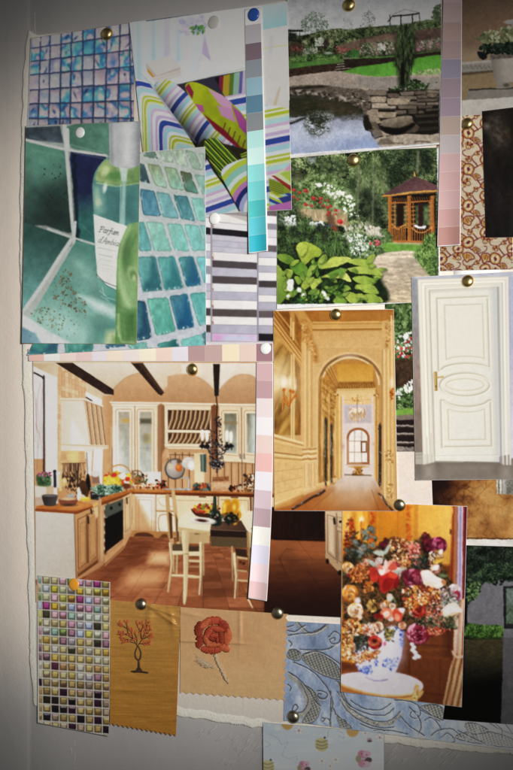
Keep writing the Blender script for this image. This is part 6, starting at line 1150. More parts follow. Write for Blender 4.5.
    p.g('#3c2c20', [285, 220, 350, 226, 355, 268, 292, 262], b=1.4); p.l(csh, [268, 210, 272, 400], 9, b=1.3); p.l(cream, [280, 250, 290, 380, 284, 500], 16, b=1.2, w2=9); p.l('#a98f68', [298, 262, 300, 490], 5, b=1.4); p.l('#c0a87e', [300, 270, 352, 278], 12, b=1.3); p.l('#b39a70', [300, 345, 350, 350], 10, b=1.3); p.l('#c4ae84', [300, 400, 352, 404], 10, b=1.3); p.sc(12, [310, 290, 345, 292, 345, 312, 312, 310], 4, 7, ['#6a3a20', '#4a2c1c'])
    p.l('#9a7f58', [356, 130, 372, 330, 362, 500], 12, b=1.3); p.g('#3a2016', [100, 430, 270, 430, 270, 470, 110, 480], b=18, a=.45); p.g('#3a2016', [110, 370, 270, 350, 272, 392, 110, 400], b=12, a=.4)
    p.l('#cfba90', [362, 513, 384, 556], 11, b=1.2, w2=6)
    # white page margin
    p.V(0, 0, 513, 513)
    p.g('#efe3d4', [28, 358, 36, 358, 36.5, 364, 34.2, 364, 36.5, 604, 34.5, 604], b=.5, a=0)
    p.grain(.03, .7, 6)
    return p
# ------------------------------------------------------------------ print: flowers in a blue and white vase
def rose(p, x, y, r, cols, seed=0, petals=9):
    R = random.Random(seed + int(x * 3 + y))
    p.e(np.clip(C(cols[0]) * .62, 0, 1), x + r * .06, y + r * .1, r * 1.04, r * .98, b=1.6, a=.75)
    for ring, (rr, n) in enumerate(((.74, petals), (.48, petals - 2), (.26, 4))):
        for k in range(n):
            t = 2 * math.pi * (k + R.uniform(-.3, .3)) / n + ring
            c = np.clip(C(R.choice(cols)) * (1.0 - .06 * ring + R.uniform(-.14, .14)), 0, 1)
            px, py = x + rr * r * math.cos(t), y + rr * r * .92 * math.sin(t)
            p.e(np.clip(c * .72, 0, 1), px + r * .03, py + r * .06, r * (.40 - .07 * ring), r * (.30 - .05 * ring), math.degrees(t) + 90, b=1.1)
            p.e(c, px, py - r * .02, r * (.37 - .07 * ring), r * (.25 - .05 * ring), math.degrees(t) + 90, b=1.2)
    p.e(np.clip(C(cols[0]) * .6, 0, 1), x, y, r * .14, r * .11, b=1.4, a=.7)
def cluster(p, pts, n, r0, r1, cols, dark, asp=1.3):
    p.sc(int(n * .7), pts, r0, r1, [dark], 1.4, a=.75, b=1.2)
    p.sc(n, pts, r0 * .8, r1 * .72, cols, asp * 1.25, b=1.0, a=.9, j=.2)
    p.sc(int(n * .5), pts, r0 * .5, r1 * .4, cols + [dark], asp * 1.4, b=.9, a=.85, j=.25)

def art_flowers():
    p = Pic(338, 498, 470, 712, '#c07f24')
    p.V(335, 495, 405, 513)
    # panelled orange wall
    p.f([-20, 60, 1200, 60, 1200, 800, -20, 800], lambda x, y: np.clip(ramp(np.clip((x - 60) / 900, 0, 1), [(0, '#d88a1c'), (.16, '#e2a02c'), (.24, '#c27a18'), (.36, '#cc8520'), (.5, '#c98424'), (.62, '#d9a03a'), (.82, '#e0ad48'), (1, '#d69c38')]) * (1.03 - .00045 * (y - 100))[..., None], 0, 1), b=1)
    p.g('#f2d884', [62, 120, 125, 120, 120, 330, 62, 300], b=14, a=.85); p.g('#f4c858', [150, 120, 208, 120, 205, 330, 160, 330], b=10, a=.8); p.g('#b06a10', [125, 120, 150, 120, 155, 330, 125, 330], b=6, a=.7)
    p.l('#a85f10', [212, 120, 210, 400], 7, b=2, a=.8); p.l('#e8b040', [226, 120, 226, 400], 12, b=2.5, a=.7); p.l('#9a5410', [252, 120, 252, 400], 6, b=2, a=.7); p.l('#a86014', [296, 120, 296, 480], 9, b=2, a=.8); p.l('#e0a43c', [310, 120, 310, 480], 7, b=2, a=.6)
    p.sc(46, [260, 125, 284, 125, 280, 430, 258, 430], 5, 13, ['#b8481a', '#c85a1e', '#9a3c14'], 1.4, a=.8, b=1.2)
    p.e('#fffbe8', 195, 180, 13, 16, b=4); p.l('#c86418', [194, 196, 192, 330], 12, b=1.5); p.l('#7a3a10', [196, 290, 196, 340], 8, b=1.5)
    cluster(p, [72, 270, 108, 165, 134, 200, 150, 290, 190, 340, 240, 360, 240, 480, 72, 500], 150, 5, 14, ['#b0401a', '#8a2c14', '#c45a1c', '#6a2010', '#d67a24'], '#4a1c10')
    p.l('#8a3410', [120, 170, 122, 290], 10, b=1.6); p.e('#c44a1a', 118, 205, 18, 8); p.e('#a83a14', 122, 236, 20, 9)
    p.V(400, 495, 470, 513)
    for x, c, w, a in ((-16, '#a86014', 10, .6), (40, '#b0701c', 6, .5), (84, '#e2a83c', 12, .5), (112, '#a05a12', 10, .7), (126, '#8a4a10', 8, .8)): p.l(c, [x, 60, x, 380], w, b=2, a=a)
    p.sc(60, [52, 70, 84, 68, 82, 380, 50, 380], 5, 14, ['#b8561c', '#c8641e', '#a04616'], 1.4, a=.7, b=1.4)
    p.g('#e6b652', [140, 75, 388, 85, 376, 330, 140, 330], b=14, a=.55); p.g('#f0c464', [320, 85, 388, 88, 384, 330, 330, 330], b=12, a=.5)
    p.g('#7a4018', [240, 505, 372, 512, 372, 800, 240, 800], b=2.5, t=.12, ts=4); p.l('#a8601e', [250, 512, 372, 516], 8, b=1.5); p.g('#5c2e12', [300, 530, 368, 535, 366, 640, 300, 640], b=3, a=.6)
    # curtain
    p.f([390, 80, 496, 84, 494, 1540, 300, 1540, 340, 1300, 366, 700], lambda x, y: bands((x - 366) + .012 * (y - 80) * 1.0, [(20, '#5f2414'), (12, '#8a4420'), (16, '#a86a3a'), (12, '#8a6a5a'), (12, '#b8a8b4'), (14, '#8f8ca8'), (10, '#c4b8bc'), (14, '#7a2c28'), (20, '#5a1c1a')]), b=1.4)
    p.g('#8a3a14', [384, 80, 396, 80, 372, 640, 362, 640], b=2, a=.8); p.g('#3a1610', [362, 250, 378, 255, 376, 290, 364, 285], b=1.5, a=.8); p.e('#f0c070', 385, 118, 4, 14, b=1.5)
    # lower wall
    p.V(400, 595, 470, 469)
    p.g('#6c3c1e', [-60, 150, 362, 160, 362, 740, -60, 740], g=(0, 200, 0, 700, '#502a14'), t=.1, ts=4, b=2)
    p.l('#6f3c18', [100, 318, 340, 330], 8, b=2); p.l('#2c140a', [100, 332, 335, 344], 6, b=2, a=.8); p.g('#5f3416', [110, 345, 320, 350, 310, 392, 110, 388], b=3, t=.2, a=.8)
    for k in range(9): p.e('#7a4a20', 130 + 22*k, 366, 8, 8, b=1.6, a=.6)
    p.l('#7a4218', [60, 412, 325, 426], 7, b=2); p.l('#2c140a', [62, 400, 62, 700], 7, b=2, a=.7); p.l('#6a3a18', [72, 425, 70, 690], 4, b=2, a=.6); p.l('#2c140a', [270, 430, 262, 690], 5, b=2, a=.6); p.l('#2a140a', [30, 650, 300, 670], 6, b=2, a=.7)
    p.g('#341a0c', [300, 240, 360, 230, 350, 420, 310, 400], b=10, a=.7)
    # tied curtain
    p.f(spl([370, 60, 420, 30, 434, 40, 420, 250, 416, 400, 420, 500, 415, 760, 292, 760, 310, 620, 340, 470, 362, 410, 358, 340, 364, 200], True, 3), lambda x, y: np.clip(ramp(np.mod((x - 300 - np.where(y < 400, (400 - y) * .06, (400 - y) * .22)) / 40, 1), [(0, '#6f4422'), (.2, '#a87c4c'), (.5, '#d2b084'), (.75, '#b08856'), (1, '#6f4422')]) * (1.1 - .0006 * np.maximum(y - 100, 0))[..., None], 0, 1), b=1.4)
    p.g('#d6c4bc', [372, 60, 392, 50, 396, 260, 382, 390, 368, 380], b=4, a=.7); p.g('#b8a4a8', [410, 50, 428, 60, 408, 300, 396, 380], b=4, a=.6); p.l('#c8a488', spl([352, 380, 370, 408, 396, 418, 420, 410]), 15, b=2); p.l('#8a5c3c', spl([352, 394, 370, 420, 396, 430, 420, 422]), 5, b=1.5, a=.8); p.l('#5a3418', [352, 440, 345, 600, 330, 752], 8, b=2.5, a=.8)
    # table
    p.V(335, 595, 405, 513)
    p.g('#6a3a1c', [40, 480, 600, 600, 600, 800, 40, 800], b=3, t=.1); p.g('#7a4424', [50, 540, 170, 560, 230, 620, 60, 590], b=4); p.g('#5a3018', [50, 500, 130, 520, 120, 545, 50, 550], b=3)
    p.g('#b08a4c', spl([40, 640, 90, 690, 250, 740, 430, 752, 560, 740, 640, 700, 640, 730, 560, 790, 400, 800, 30, 780], True, 4), b=1.5)
    p.g('#8a5420', spl([40, 640, 120, 690, 280, 730, 430, 745, 430, 780, 260, 775, 100, 735, 40, 700], True, 4), b=3, t=.1, a=.8)
    top = spl([40, 590, 80, 575, 200, 560, 340, 556, 470, 572, 590, 610, 645, 660, 610, 705, 520, 725, 400, 730, 250, 712, 110, 672, 40, 640], True, 4)
    p.g('#b8935c', [v + (14 if i % 2 else 0) for i, v in enumerate(top)], b=1.5); p.g('#c9c2c4', top, b=1.4, g=(100, 600, 500, 700, '#b9b2b6'))
    p.l('#d8d2d2', spl([60, 640, 250, 706, 420, 722, 560, 706, 630, 668]), 6, b=2, a=.7); p.l('#d0a868', spl([45, 655, 120, 692, 260, 728, 420, 744, 560, 728]), 8, b=2, a=.8)
    p.V(400, 595, 470, 469)
    p.g('#b08850', spl([100, 600, 128, 610, 124, 650, 112, 720, 84, 722, 88, 650], True, 3), b=1.6, g=(80, 620, 128, 720, '#7a5426')); p.l('#dcbc84', spl([20, 665, 80, 655, 122, 622]), 8, b=2); p.l('#7a5224', spl([10, 690, 80, 678, 116, 655]), 5, b=2, a=.8); p.sc(26, [84, 660, 116, 650, 112, 715, 86, 715], 4, 9, ['#d8b878', '#8a6230'], 1.3, a=.8)
    # vase
    p.V(335, 595, 405, 513)
    va = spl([130, 200, 250, 180, 400, 200, 490, 215, 500, 300, 490, 420, 462, 520, 420, 590, 350, 622, 290, 624, 220, 595, 170, 540, 120, 440, 100, 300], True, 4)
    p.g('#2c2a5c', spl([225, 600, 290, 628, 350, 626, 385, 616, 300, 618], True), b=2)
    p.g('#d9d9e2', va, b=1.3, g=(300, 300, 480, 560, '#bfc0d0')); p.g('#e8e8ee', [320, 250, 440, 250, 430, 440, 330, 520], b=26, a=.7); p.g('#a3a6bc', [460, 230, 500, 230, 490, 460, 440, 570, 420, 560], b=16, a=.6); p.l('#8f94b0', spl([490, 222, 498, 300, 486, 420, 455, 525]), 5, b=2, a=.7)
    for pts, n in (([205, 520, 275, 515, 275, 585, 210, 580], 50), ([290, 470, 315, 470, 310, 530, 285, 530], 14), ([340, 470, 470, 460, 470, 500, 410, 550, 340, 525], 60), ([475, 250, 498, 240, 496, 390, 476, 390], 40), ([440, 235, 490, 222, 490, 250, 440, 255], 16), ([165, 520, 195, 540, 200, 565, 170, 555], 12)):
        p.sc(n, pts, 4, 11, ['#3a4f9c', '#5a74b8', '#7f98d0', '#2c3c80'], 1.8, a=.75, b=1.1)
    # foliage mass behind the blooms
    p.V(335, 495, 405, 513)
    mass = spl([60, 470, 110, 380, 180, 330, 250, 400, 330, 360, 420, 310, 520, 330, 560, 360, 640, 300, 720, 330, 740, 420, 790, 520, 860, 640, 900, 760, 900, 860, 780, 960, 640, 1010, 520, 1000, 420, 960, 300, 1030, 200, 1090, 100, 1060, 60, 940], True, 4)
    p.fol(mass, ['#17100c', '#2c2016', '#43381f', '#6a4a2a', '#8f4a2c'], 1.4, 6, b=3, a=.96, seed=4)
    R = random.Random(31); pals = [['#e6c8a0', '#f2e2c8', '#d8a878'], ['#e09a70', '#f0c4a0', '#c87848'], ['#d88a3c', '#efbf78', '#b8641c'], ['#a03a3c', '#c8686a', '#7a2028'], ['#ecdccc', '#f6efe4', '#d8bca0'], ['#d8a890', '#ecd0c0', '#b87860']]
    mq = np.array(mass).reshape(-1, 2); c0 = mq.mean(0)
    for k in range(64):
        t = R.choice(mq); f = R.uniform(.05, .95) ** .6; x, y = c0 + (t - c0) * f
        if y > 480 or k % 3 == 0: rose(p, x, y, R.uniform(20, 38), R.choice(pals), k, 7)
        p.e(R.choice(['#4a5c3c', '#6c7c54', '#2f3d28']), x + R.uniform(-40, 40), y + R.uniform(-40, 40), R.uniform(14, 26), R.uniform(5, 9), R.uniform(0, 180), b=1.2, a=.85)
    p.sc(60, [130, 280, 280, 230, 300, 320, 250, 480, 80, 520, 80, 400], 8, 22, ['#2c3a2c', '#46564a', '#1f2a20', '#6a7a70'], 2.2, b=1.2, a=.9)
    for q in ([262, 250, 16, 30, 80], [222, 282, 26, 12, 10], [235, 318, 20, 14, -40], [280, 308, 30, 9, 20], [188, 420, 36, 14, 20], [268, 372, 24, 12, 10], [150, 345, 22, 16, 20], [210, 375, 24, 16, -20]): p.e('#5f6c62', *q[:4], q[4], b=1.3); p.e('#8f9a90', q[0] - 3, q[1] - 3, q[2] * .6, q[3] * .4, q[4], b=1.5, a=.7)
    p.l('#3a3020', spl([190, 480, 230, 400, 240, 330, 262, 240]), 5, b=1.2)
    # blooms, top row
    cluster(p, [385, 350, 440, 310, 520, 330, 580, 390, 580, 500, 520, 530, 440, 480, 400, 420], 120, 7, 15, ['#d8b070', '#e8cc94', '#c49048', '#b87a38', '#f0dcae', '#8f4a2c'], '#6a3018', 1.3)
    cluster(p, [330, 350, 370, 318, 390, 340, 370, 390, 335, 390], 20, 8, 16, ['#5a1a24', '#7a2430', '#3a1018'], '#2a0c10')
    cluster(p, [570, 480, 600, 440, 640, 470, 660, 530, 600, 560], 36, 8, 16, ['#b84a34', '#d87a58', '#e6a488', '#c8403a', '#d8d0c0'], '#5a1c18')
    p.V(400, 495, 470, 513)
    cluster(p, [160, 300, 180, 270, 225, 310, 230, 420, 180, 410], 44, 9, 19, ['#5c1822', '#7a2030', '#3c0f18', '#8a2a34'], '#2a0a10', 1.4); rose(p, 275, 365, 62, ['#8a2440', '#b04a6a', '#6a1830', '#c47088'], 3, 11)
    cluster(p, [40, 370, 90, 345, 150, 360, 150, 450, 70, 470], 70, 7, 16, ['#c8503c', '#e08a6a', '#e8b8a4', '#b8342c', '#8a9a8a', '#d8a070'], '#5a2018')
    cluster(p, [205, 425, 300, 405, 315, 440, 270, 560, 210, 550], 50, 8, 18, ['#e8e0c8', '#d8c8a0', '#c89c3c', '#b86a3c', '#f0e8da'], '#6a4a24'); p.e('#d8b040', 285, 486, 40, 12, -20, b=1.3); p.e('#f2ece0', 262, 532, 22, 20, b=1.4); p.e('#e8e4da', 300, 415, 14, 20, 20, b=1.4); p.e('#6a7a50', 315, 590, 32, 14, 10, b=1.4); p.e('#c8563c', 204, 500, 16, 26, -10, b=1.3)
    cluster(p, [80, 470, 200, 450, 210, 540, 90, 540], 36, 8, 18, ['#2c382c', '#3a4a3c', '#1c241c', '#4f5f50'], '#141a14', 1.8)
    rose(p, 95, 605, 70, ['#8f2c40', '#b0505f', '#6a1a2c', '#c8788a', '#7a2034'], 7, 12)
    p.e('#5a1a24', 40, 575, 34, 26, b=2, a=.8)
    for c, q in (('#e6dcc4', [150, 560, 210, 550, 260, 590, 320, 620, 330, 650, 280, 690, 220, 690, 180, 660, 160, 610]), ('#f2ecda', [170, 570, 215, 560, 250, 600, 240, 640, 190, 620]), ('#efe6d0', [240, 600, 300, 620, 310, 650, 270, 670, 240, 650]), ('#d8cba8', [180, 640, 230, 650, 270, 690, 220, 692, 185, 668])): p.g(c, spl(q, True), b=1.4)
    p.l('#c4b48a', spl([170, 600, 220, 640, 280, 650]), 5, b=1.6, a=.7); p.l('#c4b48a', spl([230, 570, 245, 620, 240, 680]), 4, b=1.6, a=.6); p.e('#b87a4a', 320, 640, 14, 24, -30, b=1.6)
    rose(p, 398, 690, 42, ['#e8e2d4', '#d8cebc', '#f2eee4'], 5, 7); p.e('#8a2438', 415, 735, 28, 34, b=1.6, t=.2); p.e('#6a1a2c', 400, 745, 20, 22, b=1.6)
    cluster(p, [20, 690, 130, 660, 290, 690, 330, 740, 300, 800, 20, 800], 110, 8, 20, ['#e8d0a8', '#d8a048', '#f0e4cc', '#c87a3c', '#e8b850', '#b8502c'], '#6a2c18', 1.3)
    cluster(p, [290, 690, 360, 670, 420, 740, 400, 800, 300, 800], 60, 7, 16, ['#7a8a70', '#b8c4b4', '#d8b8b8', '#a85a6a', '#5a6a54'], '#3a3a30', 1.5)
    # lilies in the middle left
    p.V(335, 495, 405, 513)
    rose(p, 92, 530, 42, ['#e0a850', '#efcf8c', '#c88430', '#f4e0b0'], 2); cluster(p, [100, 560, 160, 510, 240, 530, 260, 590, 200, 640, 120, 640], 90, 8, 16, ['#b8682c', '#d2904c', '#8a4418', '#e0ac6c', '#a0561f'], '#5a2810', 1.2)
    rose(p, 108, 712, 58, ['#e0a048', '#efc47c', '#c87a28', '#f6dcae', '#d8862e'], 4, 11); cluster(p, [205, 640, 270, 630, 280, 700, 220, 715], 40, 8, 17, ['#b8702c', '#cf9450', '#8a4a1c'], '#4a2410')
    for c, q in (('#b02a20', [320, 600, 370, 560, 450, 580, 440, 660, 360, 720, 330, 690]), ('#8a1c18', [360, 620, 430, 610, 400, 690, 350, 700]), ('#c43a28', [255, 540, 290, 530, 320, 590, 300, 640, 262, 620]), ('#d24a30', [400, 560, 460, 590, 440, 610, 400, 600]), ('#7a1814', [430, 640, 460, 600, 470, 650, 440, 690])): p.g(c, spl(q, True), b=1.6, t=.12, ts=3)
    for c, q in (('#e6a890', [300, 500, 350, 520, 400, 480, 440, 520, 455, 545, 400, 560, 350, 585, 300, 540]), ('#c85a44', [390, 530, 430, 490, 456, 530, 440, 555, 400, 550]), ('#f4d8c8', [330, 515, 370, 545, 345, 590, 318, 560]), ('#f0c8b4', [365, 475, 385, 490, 375, 540, 355, 530]), ('#d87860', [300, 505, 335, 512, 350, 545, 310, 535])): p.g(c, spl(q, True), b=1.3, t=.06)
    for q in ([235, 470, 300, 500, 310, 540, 260, 510], [280, 418, 340, 405, 370, 430, 330, 448], [360, 420, 395, 360, 400, 390, 380, 430], [430, 560, 500, 535, 510, 550, 450, 572]): p.g('#8f9e88', spl(q, True), b=1.3); p.g('#c4d0bc', spl([v * .98 + 6 for v in q], True), b=2, a=.5)
    p.l('#e8e0d0', [345, 480, 352, 440], 6, b=1.5); p.e('#8a2a20', 290, 560, 30, 40, 20, b=2.5, a=.6); p.e('#c4c8b0', 402, 755, 22, 30, 20, b=1.8)
    # lower left blooms
    p.V(335, 595, 405, 513)
    rose(p, 110, 10, 44, ['#d88a34', '#eab868', '#b8661c'], 2); rose(p, 148, 110, 56, ['#e8c08a', '#f2d8b0', '#d89c58', '#f6e6cc'], 9, 11); p.e('#d8d4cc', 168, 40, 20, 22, b=1.6); p.e('#e6c8a4', 175, 165, 26, 20, b=1.6)
    cluster(p, [235, 50, 270, 30, 300, 40, 300, 120, 240, 130], 44, 8, 16, ['#b89a50', '#d2ba74', '#8a6a2c', '#a8803c'], '#3a2a14')
    for c, q in (('#d87a58', [330, 140, 360, 95, 410, 105, 420, 140, 380, 175]), ('#f0c4a8', [345, 140, 380, 115, 400, 140, 370, 165]), ('#c84a30', [420, 130, 450, 100, 490, 140, 485, 190, 440, 190]), ('#e08a68', [440, 140, 470, 150, 470, 185, 440, 180]), ('#e8d8d0', [470, 95, 510, 100, 500, 130, 475, 120])): p.g(c, spl(q, True), b=1.4, t=.06)
    p.e('#7a1c18', 320, 155, 36, 20, 10, b=2, t=.2)
    cluster(p, [60, 180, 180, 170, 190, 250, 140, 330, 130, 480, 60, 470], 150, 8, 20, ['#d8a858', '#e8cc94', '#b8742c', '#f0e0c0', '#c4863c', '#8a4a1c'], '#5a3014', 1.2)
    cluster(p, [200, 220, 300, 205, 320, 260, 250, 300, 200, 280], 60, 8, 17, ['#e8d8c8', '#d8b090', '#f0e8e0', '#c89868', '#b8603c'], '#6a3a20'); cluster(p, [140, 300, 240, 300, 240, 400, 150, 420], 50, 8, 18, ['#3a4034', '#55604c', '#262c22', '#6a6a5a'], '#1c1c16', 1.8)
    rose(p, 292, 345, 50, ['#b8382a', '#d8603c', '#8a2018', '#e08a5c'], 3, 10); p.e('#4a1410', 290, 338, 20, 17, b=2)
    cluster(p, [130, 440, 250, 400, 340, 410, 300, 460, 200, 500, 130, 500], 90, 7, 15, ['#d8a04c', '#e8c88c', '#b8702c', '#d86a44', '#f0dcb4', '#8a5a2c'], '#5a3418', 1.3); cluster(p, [360, 250, 430, 240, 430, 340, 370, 330], 34, 8, 17, ['#6a6a34', '#8f8a4c', '#c8a84c', '#4a5030'], '#2a2c1c', 2); p.e('#c8607a', 366, 358, 12, 16, b=1.5); p.l('#d8b860', spl([350, 385, 400, 390, 440, 385]), 5, b=1.4, a=.7)
    # right side cascade
    p.V(400, 595, 470, 469)
    cluster(p, [80, 60, 120, 45, 160, 60, 160, 130, 110, 150], 30, 10, 24, ['#c4281c', '#a81c18', '#e0503a'], '#5a1010', 1.2); rose(p, 125, 100, 44, ['#c43424', '#e06a48', '#8f1c18'], 8, 9)
    cluster(p, [20, 60, 90, 20, 200, 10, 200, 50, 60, 110], 60, 7, 16, ['#e0b040', '#e8c878', '#d88a2c', '#f0e0b8', '#c85a2c'], '#6a3018'); cluster(p, [170, 80, 290, 60, 300, 180, 240, 230, 180, 190], 120, 6, 14, ['#c8604c', '#d8a090', '#b83a34', '#e0c8b8', '#6a7a50', '#d8803c'], '#3a2418', 1.4)
    cluster(p, [270, 40, 380, 20, 400, 70, 330, 90, 280, 80], 50, 6, 14, ['#8f9a88', '#c4cabc', '#a8b4a4', '#5a6a54', '#d8c8c0'], '#3a4034', 1.6)
    for c, q in (('#e2d6b8', [285, 90, 340, 55, 380, 60, 418, 110, 380, 120, 330, 150, 295, 140]), ('#f2ead6', [300, 100, 345, 70, 370, 100, 330, 130]), ('#efe4c8', [360, 75, 400, 90, 410, 112, 370, 108]), ('#cdbd94', [310, 140, 350, 115, 380, 118, 330, 150])): p.g(c, spl(q, True), b=1.4)
    rose(p, 118, 255, 74, ['#8a2a3c', '#b85a6a', '#6a1628', '#d0909a', '#a03a50'], 6, 13); p.sc(50, [50, 210, 180, 200, 170, 310, 70, 310], 4, 10, ['#e0b8bc', '#7a1c30', '#c4788a'], 2.6, a=.8)
    cluster(p, [170, 210, 260, 200, 320, 200, 340, 240, 240, 270, 190, 280], 70, 6, 15, ['#c85a3c', '#d8906a', '#a83424', '#e0b088'], '#4a1c14', 1.9); cluster(p, [100, 160, 390, 140, 380, 220, 300, 230, 120, 200], 80, 6, 16, ['#5a6a44', '#7f8f64', '#a8b48c', '#3a4a30', '#c4604c'], '#26301e', 2.2)
    for x, y in ((80, 330), (92, 350), (84, 368), (100, 384), (108, 404), (122, 412), (98, 420)): p.e('#8f9090', x + 3, y + 4, 15, 12, b=1.5, a=.7); p.e('#d8dcdc', x, y, 14, 11, b=1.4)
    p.soft(1)
    p.sat(.97, 1.0); p.grain(.03, .7, 4)
    return p

# ------------------------------------------------------------------ print: brown marbled sheet
def art_brown():
    p = Pic(428, 474, 520, 546, '#6f4526'); p.V(425, 470, 513, 513)
    def fn(x, y):
        n = fbm(x / 95, y / 80, 4, 4); m = np.abs(fbm(x / 40, y / 60, 9, 3) - .5) * 2
        t = np.clip(.05 + .8 * n + .0011 * (x - 40) - .16 * np.exp(-(m / .07) ** 2) - .7 * np.clip((170 - x) / 150, 0, 1) + .25 * np.exp(-((x - 300) / 120) ** 2 - ((y - 130) / 60) ** 2), 0, 1)
        return ramp(t, [(0, '#26120c'), (.3, '#4f2c16'), (.55, '#7d5028'), (.8, '#a67640'), (1, '#bb9058')])
    p.f([20, 40, 560, 40, 560, 440, 20, 440], fn)
    R = random.Random(3)
    for k in range(22):
        x, y = R.uniform(110, 260), R.uniform(60, 190); q = [x, y]
        for j in range(4): x += R.uniform(-30, 34); y += R.uniform(-14, 20); q += [x, y]
        p.l(R.choice(['#3a1f10', '#2a150c', '#55331a']), spl(q), R.uniform(2, 5), b=1.3, a=.65)
    p.l('#4a2c16', [240, 220, 390, 70], 3, b=1.4, a=.6); p.g('#c89a62', [290, 220, 420, 190, 520, 260, 500, 340, 360, 330, 270, 290], b=26, a=.4); p.l('#6a4424', spl([470, 340, 490, 220, 500, 140]), 12, b=6, a=.5)
    p.f([415, 55, 560, 50, 560, 142, 418, 140], lambda x, y: bands(x - 415, [(10, '#c4c0b8'), (8, '#6a665f'), (12, '#d0ccc4'), (7, '#8a857c'), (16, '#b0aca4')]), b=1); p.g('#7d7a72', [470, 55, 560, 52, 560, 142, 470, 141], t=.3, ts=1.4, b=2)
    p.l('#3f2312', [245, 398, 560, 402], 7, b=1.5)
    p.g('#e3dcd2', [230, 404, 560, 404, 560, 470, 230, 470], b=.9, t=.03)
    p.grain(.04, .8, 4)
    return p

# ------------------------------------------------------------------ print: walled garden at night
def art_night():
    p = Pic(440, 538, 520, 732, '#0a0a09'); p.V(425, 470, 513, 513)
    p.g('#0c0e0c', [220, 430, 560, 430, 560, 720, 220, 720])
    p.fol([230, 440, 560, 440, 560, 640, 400, 620, 380, 680, 260, 680], ['#060806', '#0c120c', '#182418', '#2c3c2a', '#4a5a48'], 1.1, 6, seed=4, con=.95)
    p.V(430, 580, 513, 336)
    p.g('#7d7b82', [150, 60, 200, 30, 230, 0, 420, -10, 420, 640, 296, 620, 292, 240, 150, 180], g=(200, 0, 320, 560, '#55545a'), t=.05, ts=4, b=1.4)
    p.l('#6a696f', [205, 0, 212, 176], 2, b=1.2, a=.6); p.l('#8a8990', [160, 70, 296, 62], 2, b=1.2, a=.4)
    p.fol(spl([148, -60, 300, -80, 420, -60, 420, -4, 330, 6, 290, -6, 250, 16, 215, 6, 205, 30, 185, 78, 165, 84, 150, 90], True, 4), ['#0a100a', '#16241a', '#2c442c', '#56704a'], 1.0, 5, b=2, seed=7); p.sc(70, [150, 20, 200, 0, 205, 60, 175, 85, 152, 88], 3, 8, ['#4a6a38', '#6a8a4c', '#2c4424', '#7f9c5c'], 1.6, a=.9); p.sc(46, [230, -10, 420, -20, 420, 8, 260, 22], 3, 8, ['#16241a', '#24382a', '#0c140e'], 1.6)
    p.g('#1a1a1c', [296, 26, 420, 20, 420, 200, 300, 196], b=1.2); p.g('#5a6e58', [308, 34, 420, 30, 420, 184, 308, 182], t=.35, ts=2, b=1.2); p.g('#8a98a0', [310, 36, 420, 32, 420, 90, 310, 100], b=6, a=.5); p.l('#26262a', [312, 184, 420, 186], 14, b=1.5)
    p.fol(spl([142, 186, 160, 174, 200, 180, 292, 186, 296, 230, 270, 244, 200, 240, 142, 232], True, 4), ['#1c3010', '#34561c', '#55802c', '#7aa24a'], .9, 4, b=1.5, a=1, seed=9); p.g('#10180c', [142, 226, 200, 236, 296, 236, 296, 252, 142, 246], b=4, a=.8)
    p.f([140, 240, 296, 240, 292, 620, 50, 620, 50, 512, 134, 512], lambda x, y: np.clip(ramp(np.clip((y - 240) / 190, 0, 1), [(0, '#4a4226'), (.35, '#3c3620'), (.7, '#1e1c12'), (1, '#080807')]) * (.7 + .6 * fbm(x / 9, y / 4, 3, 3))[..., None], 0, 1), b=1.4)
    p.g('#060605', [140, 420, 230, 400, 292, 380, 290, 620, 50, 620, 50, 510], b=10, a=.8); p.g('#5c5a5e', [296, 236, 420, 220, 420, 640, 286, 600], g=(300, 240, 300, 560, '#3c3b3e'), t=.05, b=1.2)
    p.grain(.04, .8, 4)
    return p

